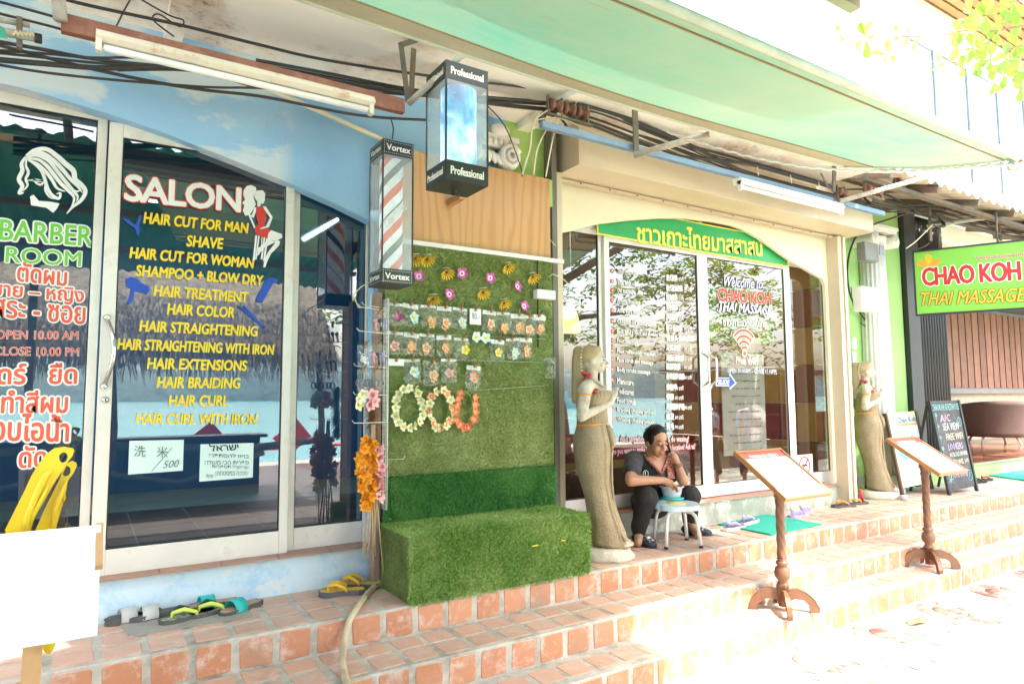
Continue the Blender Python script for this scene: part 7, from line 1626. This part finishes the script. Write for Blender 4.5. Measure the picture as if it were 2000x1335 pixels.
m = MB(); m.tube([(9.6,-4.4,-.3),(9.4,-4.3,1.2),(9.0,-4.2,2.6),(8.8,-4.0,4.2),(8.6,-3.4,6.2)], [.30,.24,.2,.15,.08], 12); m.build('trunk', BARK, tr_)
for pts in ([(8.95,-4.2,3.0),(10.4,-4.6,3.6),(12.5,-5,3.9)],[(9.0,-4.2,2.8),(7.4,-4.8,3.4),(5.2,-5.1,3.6)],[(8.8,-4,4.2),(8.2,-1.8,5.4),(7.6,.5,6.2)],[(8.8,-4,4.0),(10.5,-2,5.4),(11,.3,6.3)],[(9.2,-4.2,2.2),(8.0,-5.4,2.7),(6.4,-6,2.9)]):
    m = MB(); m.tube(pts, [.11,.07,.03], 8); m.build('branch', BARK, tr_)
# leafy branch reaching into the picture at top right
BY = 2.15
bt = thing('overhanging_branch', 'leafy branch with bright yellow-green leaves hanging in front of the upper windows', 'branch', tuple(Y(1960,60,BY)))
LEAF2 = leaf_mat('young almond leaf', (.11,.27,.05), (.33,.44,.09), .5)
tw = MB(); V = []; F = []
def YB_(px, py, d=0): return Y(px, py, BY+d)
for pts, r in (([(2140,20),(2000,50),(1935,62),(1880,60),(1840,68),(1800,72),(1740,70),(1690,72),(1655,68)], .008),([(2060,80),(1990,90),(1930,118),(1880,122),(1820,122)], .006),([(2080,120),(2000,140),(1960,148)], .006),([(1800,72),(1785,90),(1740,110)], .003),([(2050,-20),(1960,10),(1900,25)], .006)):
    P = [YB_(a, b, .1*sin(i)) for i, (a, b) in enumerate(pts)]; k = np.linspace(1,.4,len(P)); tw.tube(P, [r*x for x in k], 6)
tw.build('twig', mat('brown twig', (.30,.17,.10), .8), bt)
leafspec = [(1690,72,6,.15),(1735,108,5,.14),(1788,92,3,.11),(1640,66,4,.09),(1750,66,2,.09),(1770,70,2,.08),(1870,58,6,.15),(1905,62,6,.16),(1895,25,5,.15),(1925,30,6,.17),(1950,62,6,.15),(1965,20,7,.17),(1985,45,6,.16),(1910,120,6,.15),(1935,115,6,.15),(1960,148,7,.16),(1985,90,7,.16),(1860,95,4,.13),(1830,125,3,.12),(1990,140,7,.17),(2010,20,7,.18),(2020,100,7,.18),(1940,160,4,.14),(1980,5,6,.16),(1880,130,5,.13),(1900,95,5,.15),(1930,80,5,.15),(1965,115,6,.15),(1995,165,5,.15),(1870,80,4,.13)]
vd = _ray(1850,80).normalized()
for px, py, n, L_ in leafspec:
    c = YB_(px, py, rs.randn()*.12); a0 = rs.rand()*6.28
    for k in range(n):
        a = a0+2*pi*k/n+rs.randn()*.25; d = Vector((cos(a)*.8, -sin(a)*.35*rs.rand()-.0, sin(a)))+vd*rs.randn()*.3
        leafgeo(c, d, -vd+Vector((rs.randn()*.4, rs.randn()*.4, rs.randn()*.4)), L_*.82*(.7+.45*rs.rand()), L_*.34, V, F)
m = MB(); m.add(V, F, 0, False); m.build('leaves', LEAF2, bt, kind='stuff')
# leaf rosettes that can be picked apart
# ================================================================== PASSERS-BY ON THE STREET (mirrored in the doors)
def walker(label, x, y, rz, top, hair_long, hgt=1.62, bag=False):
    t = thing('person', label, 'person', (x, y, 0), None, rz); k = hgt/1.7; P = lambda a, b, c: Vector((a*k, b*k, c*k))
    m = MB(); m.ball(P(0,-.01,1.57), (.072*k,.088*k,.105*k), 16); m.ball(P(0,-.05,1.52), (.05*k,.05*k,.06*k), 12); m.cap(P(0,-.105,1.56), P(0,-.115,1.53), .010, .014, 8)
    m.cap(P(0,.01,1.4), P(0,0,1.5), .055*k, .05*k); m.cap(P(0,0,1.0), P(0,0,1.33), .13*k, .14*k, 14); m.cap(P(-.14,0,1.38), P(.14,0,1.38), .06*k, .06*k)
    for s, sw in ((-1,.12),(1,-.12)):
        m.cap(P(s*.19,0,1.37), P(s*.23,sw*.4,1.10), .048*k, .04*k); m.cap(P(s*.23,sw*.4,1.10), P(s*.22,sw-.08,.87), .04*k, .028*k); m.ball(P(s*.22,sw-.1,.80), (.03*k,.04*k,.055*k), 10)
        for q in range(4): m.cap(P(s*.22,sw-.125+.018*q,.78), P(s*.215,sw-.13+.018*q,.71), .009, .008, 6)
        m.cap(P(s*.22,sw-.14,.81), P(s*.21,sw-.16,.76), .010, .008, 6)
        m.cap(P(s*.09,0,.95), P(s*.10,-sw*.9,.50), .085*k, .058*k); m.cap(P(s*.10,-sw*.9,.50), P(s*.10,-sw*1.3+.05,.09), .055*k, .035*k); m.ball(P(s*.10,-sw*1.3-.02,.045), (.042*k,.12*k,.035*k), 12)
    fig('body', m, .012, SKIN, t, 3, False)
    m = MB(); m.cap(P(0,0,.98), P(0,0,1.33), .155*k, .160*k, 14); m.cap(P(-.15,0,1.37), P(.15,0,1.37), .075*k, .075*k)
    for s, sw in ((-1,.12),(1,-.12)): m.cap(P(s*.19,0,1.36), P(s*.215,sw*.25,1.17), .07*k, .065*k)
    fig('shirt', m, .014, top, t, 3, False, disp=lambda v: .006*mnoise.noise(v*9))
    m = MB(); m.ball(P(0,0,.95), (.165*k,.12*k,.12*k), 14)
    for s, sw in ((-1,.12),(1,-.12)): m.cap(P(s*.09,0,.93), P(s*.10,-sw*.9,.50), .105*k, .08*k); m.cap(P(s*.10,-sw*.9,.50), P(s*.10,-sw*1.2,.30), .08*k, .07*k)
    fig('trousers', m, .014, mat('dark blue cloth', (.04,.05,.09), .8), t, 3, False)
    m = MB(); m.ball(P(0,.02,1.605), (.084*k,.092*k,.095*k), 16)
    if hair_long: m.cap(P(0,.07,1.58), P(0,.10,1.32), .075*k, .05*k)
    fig('hair', m, .012, HAIRM, t, 2, False)
    if bag: b = MB(); b.box((.26,-.16,.40),(.34,.18,.74)); b.tube([(.30,-.08,.74),(.30,-.05,.86),(.30,.03,.86),(.30,.08,.74)], .008, 6); o = b.build('shopping_bag', mat('striped bag', (.10,.14,.25), .8)); o.location = (x, y, 0); o.rotation_euler = (0,0,rz); tag(o, 'dark striped bag carried by the walking man', 'bag')
def stripes():
    m, N, L, P = nmat('red blue striped jersey'); v = coords(N, L, 'Object'); w = N.new('ShaderNodeTexWave'); w.inputs['Scale'].default_value = 4.5; w.bands_direction = 'X'; L.new(v, w.inputs['Vector'])
    L.new(ramp(N, L, w.outputs['Fac'], [(.45,(.45,.03,.06)),(.55,(.03,.05,.25))]), P.inputs['Base Color']); return m
walker('man walking past in a red and blue jersey with a bag', 9.6, .95, .5, stripes(), False, 1.62, True)
walker('long haired woman walking past in a white patterned top', 9.3, .35, 2.2, mat('white patterned top', (.55,.55,.58), .8, .3, 14), True, 1.55)
